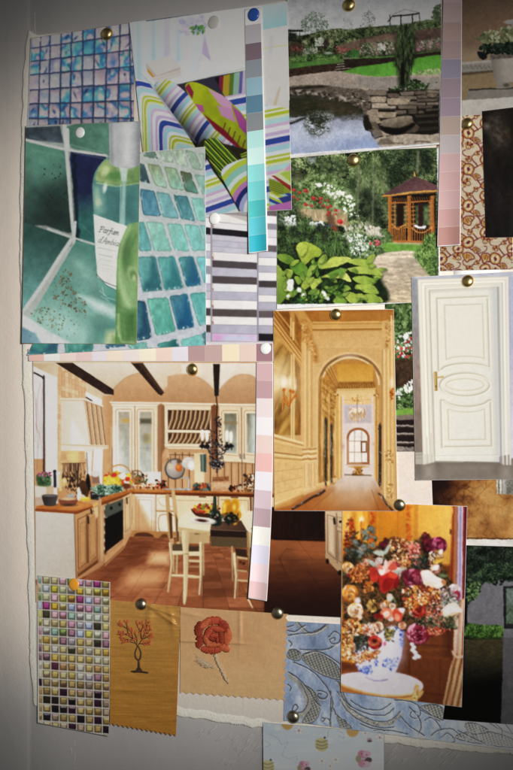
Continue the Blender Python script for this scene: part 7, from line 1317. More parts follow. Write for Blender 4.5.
# ------------------------------------------------------------------ fabric: blue paisley with stitched outlines
def art_denim():
    p = Pic(282, 612, 520, 760, '#8398bd'); p.V(0, 0, 513, 513)
    def base(x, y):
        n = fbm(x / 10, y / 24, 3, 3); m = fbm(x / 2.2, y / 5, 8, 2)
        return np.clip(ramp(np.clip(.9 * n + .25 * m - .08, 0, 1), [(0, '#637492'), (.45, '#8594ae'), (.8, '#a3aec2'), (1, '#bac2d0')]), 0, 1)
    p.f([280, 610, 522, 610, 522, 760, 280, 760], base)
    grey, dk, cream = '#7f8182', '#363a46', '#c4c4bc'
    def cord(q, w=1.0):
        s = spl(q, n=8)
        p.l(cream, [v + .9 * w / p.k * (1 if i % 2 else .3) for i, v in enumerate(s)], 1.5 * w / p.k, b=.8, a=.7)
        p.l(dk, s, 1.0 * w / p.k, b=.8, a=.95)
    def knit(q, cx, cy):
        s = spl(q, True, 8); p.g('#8c8d89', s, b=.8)
        p.f(s, lambda x, y: np.clip(ramp(.5 + .5 * np.sin(((x - cx) * .9 + (y - cy) * .5) * p.k * 1.7) * np.sin(((y - cy) * 1.0 - (x - cx) * .3) * p.k * 1.6), [(0, '#454745'), (.5, '#777872'), (1, '#a3a299')]), 0, 1), b=1, a=.9)
        p.l(dk, s + s[:2], .9 / p.k, b=.6, a=.9); p.l('#b4b4ac', [v - .8 / p.k * (i % 2) for i, v in enumerate(s + s[:2])], .7 / p.k, b=.6, a=.7)
    def fringe(q, w, n=60):
        s = np.array(spl(q, n=10)).reshape(-1, 2); p.l('#8f8f88', s.ravel().tolist(), w, b=1.2); R = random.Random(5)
        for k in range(n):
            a = s[R.randrange(len(s))]; t = R.uniform(0, 6.3); r = R.uniform(.1, .5) * w
            p.l(R.choice(['#c4c2ba', '#5c5c5a', '#a3a29a', '#7d7c76']), [a[0] + r*math.cos(t), a[1] + r*math.sin(t), a[0] + r*math.cos(t) + R.uniform(-6, 6), a[1] + r*math.sin(t) + R.uniform(-6, 6)], 2.4, b=.8, a=.85)
        o = np.array([0, w * .5]); p.l(dk, (s - o).ravel().tolist(), .8 / p.k, b=.6, a=.8)
    p.V(280, 610, 350, 415)
    knit([130, 280, 170, 250, 240, 260, 320, 310, 365, 370, 370, 410, 290, 400, 190, 350], 240, 320); knit([50, 240, 90, 235, 125, 262, 110, 300, 60, 290, 40, 270], 80, 260)
    knit([130, 440, 190, 470, 235, 550, 230, 620, 180, 670, 130, 660, 180, 580, 160, 500], 180, 560); knit([330, 620, 370, 650, 420, 690, 420, 720, 360, 690], 380, 670)
    fringe([60, 390, 110, 430, 150, 500, 165, 560, 130, 620, 60, 620], 34, 80); fringe([90, 60, 150, 130, 200, 140, 270, 96], 20, 40); fringe([200, 135, 240, 118, 280, 98], 18, 20)
    for q in ([40, 120, 90, 128, 130, 100, 150, 92], [40, 100, 80, 90], [45, 150, 120, 140, 210, 130, 260, 100, 265, 96], [120, 232, 200, 238, 280, 230, 340, 200, 370, 175], [290, 160, 320, 128, 355, 150, 350, 190, 310, 200, 295, 175, 320, 165, 325, 180], [80, 310, 170, 350, 240, 410, 290, 480, 310, 560, 330, 620], [300, 480, 300, 560, 300, 690], [220, 480, 250, 480, 280, 500, 265, 525, 230, 520, 225, 495, 245, 500], [50, 370, 100, 400, 160, 460, 210, 540, 240, 570], [45, 440, 65, 460, 60, 480], [50, 180, 70, 200, 60, 215], [70, 590, 90, 560, 105, 580, 85, 600], [250, 640, 290, 650, 300, 690], [255, 660, 270, 640], [330, 420, 360, 440, 380, 520, 420, 570], [150, 260, 220, 246, 300, 280, 365, 330]): cord(q)
    fringe([295, 490, 312, 560, 300, 620, 295, 685], 9, 30); fringe([345, 430, 365, 480, 400, 560], 14, 26)
    p.V(340, 680, 513, 513)
    knit([238, 80, 270, 72, 304, 84, 304, 112, 290, 120, 262, 96], 270, 95); knit([340, 170, 400, 150, 470, 160, 520, 180, 520, 200, 420, 190], 430, 175); knit([370, 130, 400, 128, 440, 150, 400, 160, 380, 150], 400, 145); knit([0, 120, 14, 118, 26, 142, 0, 142], 12, 130)
    fringe([0, 42, 20, 80, 60, 110, 110, 130, 150, 125, 178, 100], 14, 60); fringe([440, 130, 470, 150, 520, 170], 10, 20)
    for q in ([-10, 34, 30, 76, 80, 100, 130, 104, 160, 84], [30, 60, 70, 84, 120, 88, 150, 70], [0, 60, 30, 100, 70, 126, 120, 142, 160, 138], [160, 60, 200, 62, 230, 76, 238, 100, 224, 114, 208, 106, 214, 92, 228, 96], [205, 80, 232, 110, 240, 140, 232, 160], [250, 120, 270, 112, 290, 130, 300, 150], [240, 90, 268, 104, 306, 120], [270, 165, 290, 150, 330, 145, 360, 170], [300, 170, 320, 158, 340, 180, 326, 188], [350, 150, 390, 170, 430, 190], [460, 130, 480, 150, 478, 180], [490, 130, 510, 160], [180, 110, 210, 140, 250, 165], [40, 150, 90, 160, 150, 168], [100, 150, 150, 150, 200, 160], [60, 130, 90, 142, 130, 150]): cord(q, .9)
    for k in range(70):
        R = random.Random(k); x = R.uniform(284, 516); y = R.uniform(620, 755); p.V(0, 0, 513, 513)
        p.l(R.choice(['#5d6d8c', '#aab5c8', '#4f5f80']), spl([x, y, x + R.uniform(-3, 3), y + R.uniform(3, 8), x + R.uniform(-5, 5), y + R.uniform(8, 18)]), R.uniform(.6, 1.6), b=1.4, a=.45)
    p.V(0, 0, 513, 513)
    p.sat(.85); p.grain(.06, .8, 4)
    return p

# ------------------------------------------------------------------ print: small glass mosaic, many colours
def art_gem():
    p = Pic(32, 570, 114, 742, '#c4bdb2'); p.V(30, 565, 115, 513); R = random.Random(21)
    bright = ['#c9c25a', '#b9b03c', '#a3417f', '#cfd2a4', '#c7d0c0', '#c38aa4', '#a8b4d8', '#d2c47c', '#c8bc8c', '#7d9a4c', '#d0a0a8', '#8fb0a0', '#c8a030', '#c4cdd4']
    mid = ['#c2b27c', '#b9aa74', '#c8bc98', '#bfa86c', '#b08a54', '#c0b8a8', '#8f6a78', '#b8a05c', '#4a4630', '#5a2a40', '#caa44c', '#b0a8b0']
    low = ['#9c8450', '#a8905c', '#947a48', '#8f7a4c', '#a08858', '#9a8660', '#241a20', '#3a1c30', '#2c2418', '#a88444', '#94806a']
    xs = [46, 70, 121, 171, 222, 274, 326, 378, 430, 480]
    for i in range(9):
        for j in range(20):
            sl = .072
            y0 = 66 + j * 51.6; f = j / 19
            a = [xs[i] + 4 + j * .35, y0 + sl * (xs[i] - 60) + (j * .0)]; w = xs[i+1] - xs[i] - 5.5; h = 45
            pal = bright if f < .32 and R.random() < .9 else (mid if f < .6 else low)
            if .25 < f < .45 and R.random() < .4: pal = mid
            c = C(R.choice(pal)); q = [a[0], a[1], a[0] + w, a[1] + sl * w, a[0] + w, a[1] + h + sl * w, a[0], a[1] + h]
            lum = c.mean()
            p.g(np.clip(c * (.54 if lum > .3 else .7), 0, 1), q, b=.8)
            m = w * .2
            hi = np.clip(c * 1.12 + .10 * (1 if lum > .3 else .25), 0, 1)
            p.g(hi, [a[0] + m, a[1] + m * .5, a[0] + w - m * .4, a[1] + m * .5 + sl * w, a[0] + w - m, a[1] + h * .42, a[0] + m, a[1] + h * .42], b=1.2, a=.85)
            p.g(c, [a[0] + m, a[1] + h * .3, a[0] + w - m, a[1] + h * .3 + sl * w, a[0] + w - m, a[1] + h - m, a[0] + m, a[1] + h - m], b=1.3, g=(a[0], a[1], a[0] + w, a[1] + h, np.clip(c * R.uniform(.6, 1.2), 0, 1)))
            if R.random() < .3: p.g(R.choice(['#c890b0', '#a8b4d0', '#e0d8a0', '#e4e0dc']), [a[0] + 4, a[1] + 3, a[0] + w - 4, a[1] + 3 + sl * w, a[0] + w - 8, a[1] + 12, a[0] + 8, a[1] + 12], b=1.4, a=.7)
            if R.random() < .2: p.g(R.choice(['#2a2420', '#4a3a1c', '#402038']), [a[0] + 6, a[1] + h * .55, a[0] + w - 4, a[1] + h * .5, a[0] + w - 5, a[1] + h - 5, a[0] + 6, a[1] + h - 5], b=1.6, a=.55)
    p.sat(.88, 1.0); p.grain(.03, .7, 5)
    return p

# ------------------------------------------------------------------ paper with bees, ladybirds and daisies
def art_bees():
    p = Pic(258, 718, 388, 780, '#a9bccb'); p.V(255, 690, 385, 513)
    p.f([20, 120, 520, 120, 520, 360, 20, 360], lambda x, y: np.clip(ramp(fbm(x / 60, y / 30, 4), [(0, '#9fb4c6'), (1, '#b6c6d2')]), 0, 1))
    R = random.Random(2)
    for y in range(165, 330, 21):
        x = 60 + R.uniform(0, 30)
        while x < 490:
            w = R.uniform(10, 30); p.l('#93b4cc', [x, y, x + w, y + 2], 4, b=1.4, a=.55); x += w + R.uniform(6, 16)
    for x, y, r in ((128, 138, 24), (385, 165, 25)): p.g('#d0912c', arc(x, y - 8, r, r + 4, 0, 180), b=.9)
    def bee(x, y, s):
        p.e('#b9ccd8', x + 26*s, y - 14*s, 18*s, 12*s, -30, b=1.2, a=.8); p.e('#a6c6cc', x - 24*s, y - 4*s, 14*s, 18*s, 10, b=1.2, a=.8)
        p.e('#c0b458', x, y, 26*s, 28*s, -30, b=1)
        for d in (-12, 2, 14): p.l('#75664c', spl([x - 20*s, y + (d - 4)*s, x, y + (d + 2)*s, x + 21*s, y + (d - 5)*s]), 6*s, b=1.6, a=.8)
        p.e('#3c3430', x + 12*s, y - 28*s, 4*s, b=1)
    bee(263, 216, 1); bee(50, 304, 1)
    def daisy(x, y, s):
        for k in range(5):
            t = k * 1.2566 - 1.57; p.e('#8f9c9c', x + 11*s*math.cos(t), y + 11*s*math.sin(t), 8.4*s, 6.6*s, math.degrees(t), b=1); p.e('#d0d2cc', x + 11*s*math.cos(t), y + 11*s*math.sin(t), 7*s, 5.2*s, math.degrees(t), b=1)
        p.e('#b8624c', x, y, 3.5*s, b=1)
    for q in ((173, 160, 1), (264, 280, 1), (318, 275, 1), (296, 300, .9), (492, 188, 1.1), (435, 170, .8)): daisy(*q)
    def lady(x, y, s):
        p.e('#b85a78', x - 8*s, y - 16*s, 17*s, 15*s, 20, b=1); p.e('#b85a78', x - 6*s, y + 16*s, 18*s, 15*s, -10, b=1); p.e('#8a7a50', x - 22*s, y, 10*s, 13*s, b=1); p.e('#4a3a34', x + 14*s, y + 4*s, 13*s, 10*s, b=1); p.e('#c87a94', x + 8*s, y - 18*s, 15*s, 12*s, b=1); p.e('#c87a94', x + 8*s, y + 20*s, 15*s, 12*s, b=1)
        for dx, dy in ((-10, -18), (-2, 18), (8, -14)): p.e('#8a3a54', x + dx*s, y + dy*s, 3*s, b=1)
    lady(432, 272, 1.1); lady(195, 308, .9); p.e('#a86a84', 452, 196, 10, 7, b=1); p.e('#4a3a34', 452, 202, 9, 4, b=1); p.e('#c4c6bc', 88, 150, 12, 10, b=1.4); p.e('#a4c8c8', 225, 192, 14, 8, b=2, a=.6)
    for q in (spl([60, 175, 90, 190, 105, 215, 130, 205, 115, 235, 110, 260, 140, 270, 165, 262, 160, 290]), spl([290, 160, 285, 185]), spl([330, 180, 350, 190, 345, 170, 325, 160]), spl([470, 280, 510, 275]), spl([40, 200, 60, 215, 40, 225])):
        n = np.array(q).reshape(-1, 2)
        for i in range(0, len(n) - 1, 2): p.l('#76828c', [*n[i], *n[i+1]], 2.4, b=.8, a=.8)
    p.sat(.92, 1.0); p.grain(.02, .8, 4)
    return p

# ------------------------------------------------------------------ fabrics and blank sheet
def art_tree_cloth():
    p = Pic(106, 592, 186, 742, '#8a6526'); p.V(0, 0, 513, 513)
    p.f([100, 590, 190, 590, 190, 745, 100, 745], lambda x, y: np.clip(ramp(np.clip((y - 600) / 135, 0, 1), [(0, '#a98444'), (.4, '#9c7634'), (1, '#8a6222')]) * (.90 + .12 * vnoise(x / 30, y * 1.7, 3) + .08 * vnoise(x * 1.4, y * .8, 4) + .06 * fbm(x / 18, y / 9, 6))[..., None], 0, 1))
    R = random.Random(6)
    for k in range(26): x, y = R.uniform(108, 176), R.uniform(605, 730); p.l('#b89452', [x, y, x + R.uniform(3, 16), y + R.uniform(-.2, .8)], .45, b=.6, a=.5)
    p.grain(.03, .6, 4); return p
def art_rose_cloth():
    p = Pic(176, 600, 294, 708, '#b88e60'); p.V(0, 0, 513, 513)
    p.f([170, 598, 300, 598, 300, 712, 170, 712], lambda x, y: np.clip(ramp(fbm(x / 40, y / 40, 3), [(0, '#b98e5f'), (1, '#c9a070')]) * (.95 + .07 * vnoise(x * 2.2, y / 4, 3) + .05 * vnoise(x / 5, y * 2.2, 4))[..., None], 0, 1))
    p.grain(.04, .5, 4); return p
def art_blank():
    p = Pic(388, 446, 440, 514, '#efdfd2'); p.V(0, 0, 513, 513)
    p.f([380, 440, 445, 440, 445, 520, 380, 520], lambda x, y: np.clip(ramp(fbm(x / 1.6, y / 1.6, 3, 2), [(0, '#ecd8ca'), (1, '#f6eae0')]), 0, 1)); return p
# ------------------------------------------------------------------ sheet corners on the board (TL, TR, BR, BL) and stacking height in mm
SHEET_CORNERS = [
 ('blue_mosaic', [31, 38.5, 134, 22.5, 134, 130, 27, 132], 1.0),
 ('strips',      [206, 209, 277, 205, 276, 343.5, 205.5, 345], 1.2),
 ('steps',       [385, 300, 418, 300, 418, 455, 385, 458], 1.2),
 ('pond',        [287, -6, 441, -14, 441, 144, 290, 158], 3.0),
 ('gazebo',      [277, 154, 438.5, 147.5, 440, 301, 277, 309], 2.2),
 ('sofa',        [129.5, 22.5, 287, 2, 291.5, 209.5, 150, 217], 4.0),
 ('aqua',        [141, 152.5, 205, 147, 206, 345, 27, 355], 5.0),
 ('perfume',     [26, 126, 140.5, 121.5, 136.5, 344, 22, 343], 6.0),
 ('planter',     [462, -10, 518, -12, 518, 112, 462, 116], 1.0),
 ('vine',        [437, 116, 510, 114, 513, 269, 436, 271], 1.6),
 ('black',       [482, 111.5, 518, 107, 518, 237, 485.5, 237.5], 2.4),
 ('door',        [411.5, 277.5, 518, 271.5, 518, 479, 415.5, 480], 5.0),
]
SHEET_CORNERS += [
 ('kitchen', [33.2, 361.5, 342, 356, 343.5, 617.5, 36, 602], 1.8),
 ('hall', [273.5, 311, 393.5, 309.5, 397.5, 511, 274.5, 510.5], 4.4),
]
SHEET_CORNERS += [
 ('denim', [284, 621, 514, 634, 518, 751, 284, 720.5], 1.0),
 ('flowers', [342.5, 502, 467, 506.5, 461.5, 707, 340.8, 691.5], 4.0),
 ('brown', [431.5, 478, 518, 478, 518, 547, 432, 547], 1.0),
 ('night', [466, 545.5, 518, 547, 518, 724.5, 443, 719], 2.4),
 ('gem', [37.5, 575.5, 110, 582.5, 108.8, 736, 38, 722.5], 3.4),
 ('bees', [263, 722.5, 384, 733, 384, 780, 263.5, 780], .4),
 ('tree_cloth', [110, 600, 181, 606.5, 176, 735.5, 110, 724], 2.6),
 ('rose_cloth', [180.5, 607, 287, 614, 284, 700, 180, 692.5], 2.8),
 ('blank', [385, 452, 430, 452, 432.5, 508, 385, 508], 2.8),
]
# ================================================================== scene building
MM = 0.001
LAYER = 0.55 * MM            # one stacking step
if bpy is not None:
    SC = bpy.context.scene
    COL = SC.collection

def project(P):
    d = P - CAM
    z = d @ FWD
    return PW / 2 + FOC * (d @ RGT) / z, PH / 2 - FOC * (d @ UPV) / z

# ------------------------------------------------------------------ materials
def new_mat(name):
    m = bpy.data.materials.new(name); m.use_nodes = True
    nt = m.node_tree; b = nt.nodes['Principled BSDF']
    return m, nt, b
def inp(b, **k):
    for a, v in k.items():
        b.inputs[a.replace('_', ' ')].default_value = v
def mat_plain(name, rgb, rough=.5, spec=.3, metal=0.0, bump=0.0, scale=300, var=0.0, **extra):
    m, nt, b = new_mat(name); N, L = nt.nodes, nt.links
    inp(b, Base_Color=(*rgb, 1), Roughness=rough, Metallic=metal); b.inputs['Specular IOR Level'].default_value = spec
    for a, v in extra.items(): b.inputs[a.replace('_', ' ')].default_value = v
    tc = N.new('ShaderNodeTexCoord'); no = N.new('ShaderNodeTexNoise'); no.inputs['Scale'].default_value = scale; no.inputs['Detail'].default_value = 5
    L.new(tc.outputs['Object'], no.inputs['Vector'])
    if var:
        mx = N.new('ShaderNodeMix'); mx.data_type = 'RGBA'
        mx.inputs[6].default_value = (*[c * (1 - var) for c in rgb], 1); mx.inputs[7].default_value = (*[min(1, c * (1 + var)) for c in rgb], 1)
        L.new(no.outputs['Fac'], mx.inputs[0]); L.new(mx.outputs[2], b.inputs['Base Color'])
    if bump:
        bp = N.new('ShaderNodeBump'); bp.inputs['Strength'].default_value = bump; bp.inputs['Distance'].default_value = .0006
        L.new(no.outputs['Fac'], bp.inputs['Height']); L.new(bp.outputs['Normal'], b.inputs['Normal'])
    return m
def mat_ink(name, rough=.38, spec=.22, relief=0.0, tooth=.05, metal=0.0, tscale=900):
    """printed or dyed colour carried by the sheet itself"""
    m, nt, b = new_mat(name); N, L = nt.nodes, nt.links
    at = N.new('ShaderNodeVertexColor'); at.layer_name = 'Col'
    L.new(at.outputs['Color'], b.inputs['Base Color'])
    inp(b, Roughness=rough); b.inputs['Specular IOR Level'].default_value = spec
    inp(b, Metallic=metal)
    tc = N.new('ShaderNodeTexCoord'); no = N.new('ShaderNodeTexNoise'); no.inputs['Scale'].default_value = tscale; no.inputs['Detail'].default_value = 3
    L.new(tc.outputs['Object'], no.inputs['Vector'])
    bp = N.new('ShaderNodeBump'); bp.inputs['Strength'].default_value = tooth; bp.inputs['Distance'].default_value = .0004
    L.new(no.outputs['Fac'], bp.inputs['Height']); last = bp
    if relief:
        b2 = N.new('ShaderNodeBump'); b2.inputs['Strength'].default_value = relief; b2.inputs['Distance'].default_value = .0008
        L.new(at.outputs['Color'], b2.inputs['Height']); L.new(bp.outputs['Normal'], b2.inputs['Normal']); last = b2
    L.new(last.outputs['Normal'], b.inputs['Normal'])
    return m

# ------------------------------------------------------------------ object helpers
def mesh_obj(name, V, F, mat, parent=None, origin=None, cols=None, smooth=False):
    V = np.asarray(V, float)
    org = np.zeros(3) if origin is None else np.asarray(origin, float)
    me = bpy.data.meshes.new(name)
    F = np.asarray(F) if not isinstance(F, list) else F
    if isinstance(F, np.ndarray):
        me.vertices.add(len(V)); me.vertices.foreach_set('co', (V - org).astype(np.float32).ravel())
        n, k = F.shape
        me.loops.add(n * k); me.loops.foreach_set('vertex_index', F.astype(np.int32).ravel())
        me.polygons.add(n); me.polygons.foreach_set('loop_start', np.arange(0, n * k, k, dtype=np.int32))
        me.update(calc_edges=True)
    else:
        me.from_pydata((V - org).tolist(), [], [list(f) for f in F]); me.update()
    if cols is not None:
        ca = me.color_attributes.new('Col', 'FLOAT_COLOR', 'POINT')
        rgba = np.ones((len(V), 4), np.float32); rgba[:, :3] = cols
        ca.data.foreach_set('color', rgba.ravel())
    if smooth: me.polygons.foreach_set('use_smooth', np.ones(len(me.polygons), bool))
    me.materials.append(mat)
    o = bpy.data.objects.new(name, me); COL.objects.link(o)
    if parent is not None: o.parent = parent
    elif origin is not None: o.location = org
    return o
def tag(o, label=None, cat=None, group=None, kind=None):
    if label: o['label'] = label
    if cat: o['category'] = cat
    if group: o['group'] = group
    if kind: o['kind'] = kind
    return o
def thing(name, loc, label, cat, group=None):
    o = bpy.data.objects.new(name, None); COL.objects.link(o); o.location = loc; o.empty_display_size = .02
    return tag(o, label, cat, group)

def grid_faces(nu, nv):
    i = np.arange(nu)[None, :]; j = np.arange(nv)[:, None]
    a = j * (nu + 1) + i
    return np.stack([a, a + nu + 1, a + nu + 2, a + 1], -1).reshape(-1, 4)

def lay(c, u, v, edge=None):
    """board position (px) of sheet coordinates u,v in 0..1; edge: dict of outline offsets"""
    c = np.array(c, float).reshape(4, 2)
    e = edge or {}
    if 'b' in e: v = v * (1 + e['b'](u))
    if 'l' in e: u = u + (1 - u) * e['l'](v)
    if 'r' in e: u = u * (1 + e['r'](v))
    u, v = u[..., None], v[..., None]
    p = (c[0] * (1 - u) + c[1] * u) * (1 - v) + (c[3] * (1 - u) + c[2] * u) * v
    if 'bow' in e:
        p = p + e['bow'](u, v)
    return p
def sheet_depth(level, u, v, lift, wave, seed):
    z = level * LAYER + .3 * MM
    tl, tr, br, bl = lift
    z = z + 1.6 * MM * (tl * np.clip(1 - (u + v) * 1.6, 0, 1) ** 2 + tr * np.clip(1 - (1 - u + v) * 1.6, 0, 1) ** 2 + br * np.clip(1 - (2 - u - v) * 1.6, 0, 1) ** 2 + bl * np.clip(1 - (u + 1 - v) * 1.6, 0, 1) ** 2)
    if wave: z = z + wave * MM * (fbm(u * 2.3 + seed, v * 2.9 + 3, seed, 2) - .5)
    return z
def sheet_points(c, nu, nv, level, lift, wave, seed, edge, off=0.0, grow=0.0, crease=None):
    u, v = np.meshgrid(np.linspace(0, 1, nu + 1), np.linspace(0, 1, nv + 1))
    p = lay(c, u, v, edge)
    if grow:
        ctr = p.reshape(-1, 2).mean(0); d = p - ctr; n = np.linalg.norm(d, axis=-1, keepdims=True) + 1e-6
        p = p + d / n * grow
    z = sheet_depth(level, u, v, lift, wave, seed) + off
    if crease is not None: z = z + crease(p[..., 0], p[..., 1]) * MM
    return on_plane(p[..., 0], p[..., 1], z), p

def slab(name, c, level, lift, wave, seed, edge, mat, parent, org, thick=.22, grow=.35, n=26, nu=None, nv=None, crease=None):
    nu = nu or n; nv = nv or n
    A, _ = sheet_points(c, nu, nv, level, lift, wave, seed, edge, -.06 * MM, grow, crease)
    B, _ = sheet_points(c, nu, nv, level, lift, wave, seed, edge, -(.06 + thick) * MM, grow, crease)
    V = np.concatenate([A.reshape(-1, 3), B.reshape(-1, 3)]); f = grid_faces(nu, nv); m = (nu + 1) * (nv + 1)
    F = [f, f[:, ::-1] + m]
    idx = np.arange(m).reshape(nv + 1, nu + 1)
    for e in (idx[0], idx[-1][::-1], idx[:, 0][::-1], idx[:, -1]):
        F.append(np.stack([e[:-1], e[1:], e[1:] + m, e[:-1] + m], -1))
    return mesh_obj(name, V, np.concatenate(F), mat, parent, org)

def ink_shoulder(a):
    k = .55
    return np.clip(np.where(a > k, k + (.9 - k) * (1 - np.exp(-(a - k) / (.9 - k))), a), .002, .9)
GRADE = {'blue_mosaic': (.55, .84, .9), 'sofa': (.4, .84, 1.0), 'planter': (.35, .78, .9), 'vine': (.2, .93, .95), 'pond': (.32, 1.08, .8), 'gazebo': (.4, 1.05, .82), 'steps': (.5, 1, .9),
         'kitchen': (.5, 1.01, .92), 'hall': (.6, 1.0, .86), 'flowers': (.35, 1.06, .95), 'perfume': (.4, 1.0, .9), 'aqua': (.3, .97, .92), 'bees': (0, .80, .6), 'denim': (.45, .9, .95),
         'gem': (.45, .9, .95), 'tree_cloth': (.2, .97, .9), 'rose_cloth': (.1, .97, .92), 'night': (.4, .88, .75), 'brown': (.4, .97, .95), 'door': (.25, 1.07, 1), 'blank': (0, 1, 1), 'strips': (.6, .98, .85), 'black': (.1, 1.3, 1)}
TINT = {'flowers': (1, .965, 1.02), 'hall': (1, .955, .91), 'tree_cloth': (1.04, .98, .95), 'rose_cloth': (1.0, .99, 1.0)}
TOOTH = {'pond': (.7, .10), 'gazebo': (.75, .10), 'steps': (1.4, .10), 'flowers': (.6, .06), 'kitchen': (.25, .03), 'hall': (.25, .03), 'perfume': (.35, .04), 'aqua': (.5, .05), 'planter': (.8, .06), 'night': (1.0, .10),
         'vine': (.6, .04), 'denim': (.7, .07), 'gem': (.25, .03), 'blue_mosaic': (.7, .05), 'sofa': (.2, .02), 'strips': (.2, .02), 'brown': (1.0, .08), 'black': (.5, .3)}
CORN = {n: (c, d) for n, c, d in SHEET_CORNERS}
PITCH = .6
def make_sheet(key, name, part, label, cat, M, group=None, lift=(0, 0, 0, 0), wave=.85, edge=None, paper='paper', ink='ink', thick=.22, crease=None, pitch=PITCH, back='paper_back', grow=.35):
    c, lev = CORN[key]
    pic = globals()['art_' + key]()
    k, val, sat = GRADE.get(key, (.3, 1, 1)); pic.con(k); pic.sat(sat, val); pic.a *= np.array(TINT.get(key, (1, 1, 1)), np.float32)      # print contrast, density, saturation
    q = np.array(c, float).reshape(4, 2); ctr = q.mean(0)
    seed = int(abs(q.sum())) % 97
    org = on_plane(ctr[0], ctr[1], lev * LAYER)
    root = thing(name, org, label, cat, group)
    w = max(np.linalg.norm(q[1] - q[0]), np.linalg.norm(q[2] - q[3])); h = max(np.linalg.norm(q[3] - q[0]), np.linalg.norm(q[2] - q[1]))
    nu, nv = int(w / pitch), int(h / pitch)
    P, px = sheet_points(c, nu, nv, lev, lift, wave, seed, edge, 0, 0, crease)
    qx, qy = px[..., 0].ravel(), px[..., 1].ravel()
    wob, mot = TOOTH.get(key, (0, 0))                       # lens and print softness: wandering edges, mottled tone
    if wob:
        qx, qy = qx + wob * (fbm(qx / 1.7, qy / 1.7, 11, 2) - .5) + wob * (fbm(qx / 7, qy / 7, 12, 2) - .5), qy + wob * (fbm(qx / 1.7 + 9, qy / 1.7, 13, 2) - .5) + wob * (fbm(qx / 7 + 9, qy / 7, 14, 2) - .5)
    seen = pic.at(qx, qy)
    if mot: seen = np.clip(seen * (1 + mot * (fbm(qx / 1.5, qy / 1.5, 21, 3) - .5)[:, None] * 2 + mot * (fbm(qx / 6, qy / 6, 22, 3) - .5)[:, None] * 2), 0, 1)
    Pf = P.reshape(-1, 3)
    alb = ink_shoulder(lin(seen) / light_at(Pf)[:, None])
    o = mesh_obj(part, Pf, grid_faces(nu, nv), M[ink], root, org, cols=alb, smooth=True)
    if back: slab(back, c, lev, lift, wave, seed, edge, M[paper], root, org, thick, grow, nu=max(20, nu // 4 if edge else 20), nv=max(24, nv // 4 if edge else 24), crease=crease)
    return root, org

def albedo_at(col, x, y):
    return np.clip(lin(C(col)) / light_at(on_plane(x, y)[None])[0], .002, .9)

def make_strip(name, label, c, level, cuts, cols, M, vertical=True, bow=None, lift=(0, 0, 0, 0), margin=(.03, .06)):
    q = np.array(c, float).reshape(4, 2); ctr = q.mean(0); org = on_plane(ctr[0], ctr[1], level * LAYER)
    root = thing(name, org, label, 'colour strip', 'paint colour strips pinned among the prints')
    edge = {'bow': bow} if bow else None
    slab('card', c, level, lift, .2, 5, edge, M['card'], root, org, .3, .15, nu=6 if vertical else 90, nv=90 if vertical else 6)
    a0, a1 = (cuts[0], cuts[-1])
    for k, col in enumerate(cols):
        t0, t1 = (cuts[k] - a0) / (a1 - a0), (cuts[k+1] - a0) / (a1 - a0)
        g = .0003
        ca, cb = (t0 + g, t1 - g) if 0 < k < len(cols) - 1 else (max(t0 + g, .003), min(t1 - g, .997))
        m0, m1 = margin
        a, b = np.meshgrid(np.linspace(m0, 1 - m1, 5), np.linspace(ca, cb, 9))
        u, v = (a, b) if vertical else (b, a)
        p = lay(c, u, v, edge); z = sheet_depth(level, u, v, lift, .2, 5) + .06 * MM
        P = on_plane(p[..., 0], p[..., 1], z).reshape(-1, 3)
        mid = p.reshape(-1, 2).mean(0)
        alb = np.tile(albedo_at(col, *mid), (len(P), 1))
        F = grid_faces(4, 8)
        mesh_obj('swatch', P, F, M['swatch'], root, org, cols=alb, smooth=True)
    return root

def tubes(paths, sides=6):
    """list of (points Nx3, radius list) -> verts, faces"""
    V, F = [], []
    for pts, rad in paths:
        pts = np.asarray(pts, float); n = len(pts); b0 = len(V)
        for i in range(n):
            t = pts[min(i + 1, n - 1)] - pts[max(i - 1, 0)]; t /= np.linalg.norm(t) + 1e-12
            a = np.cross(t, [0, 1, 0.01]); a /= np.linalg.norm(a) + 1e-12; b = np.cross(t, a)
            for k in range(sides):
                w = 2 * math.pi * k / sides
                V.append(pts[i] + rad[i] * (math.cos(w) * a + math.sin(w) * b))
        for i in range(n - 1):
            for k in range(sides):
                k2 = (k + 1) % sides
                F.append((b0 + i*sides + k, b0 + i*sides + k2, b0 + (i+1)*sides + k2, b0 + (i+1)*sides + k))
        F.append(tuple(b0 + k for k in range(sides))[::-1]); F.append(tuple(b0 + (n-1)*sides + k for k in range(sides)))
    return V, F

def make_pin(name, label, px, py, r_px, level, mat, flat=.62, group=None, rim=True, tilt=(0, 0)):
    """domed tack head with a rolled rim and a short shank into the board"""
    z0 = level * LAYER + .45 * MM
    o3 = on_plane(px, py, z0)
    s = float(np.linalg.norm(on_plane(px + 1, py, z0) - o3)) * .97; r = r_px * s
    prof = [(0, flat), (.2, flat * .985), (.4, flat * .93), (.58, flat * .83), (.74, flat * .68), (.86, flat * .5), (.94, flat * .32), (.985, flat * .14)]
    prof += [(1.0, .02), (.99, -.05), (.93, -.07), (.5, -.06), (.12, -.05), (.1, -.5), (0, -.62)] if rim else [(1, 0), (.96, -.05), (.12, -.05), (.1, -.5), (0, -.62)]
    n = 40; V, F = [], []
    for (a, h) in prof:
        for k in range(n):
            t = 2 * math.pi * k / n; V.append((a * r * math.cos(t), -h * r, a * r * math.sin(t)))
    for i in range(len(prof) - 1):
        for k in range(n):
            k2 = (k + 1) % n; F.append((i*n + k, (i+1)*n + k, (i+1)*n + k2, i*n + k2))
    o = mesh_obj(name, np.array(V) + o3, F, mat, None, o3, smooth=True); o.rotation_euler = (tilt[0], 0, tilt[1])
    return tag(o, label, 'pin', group)
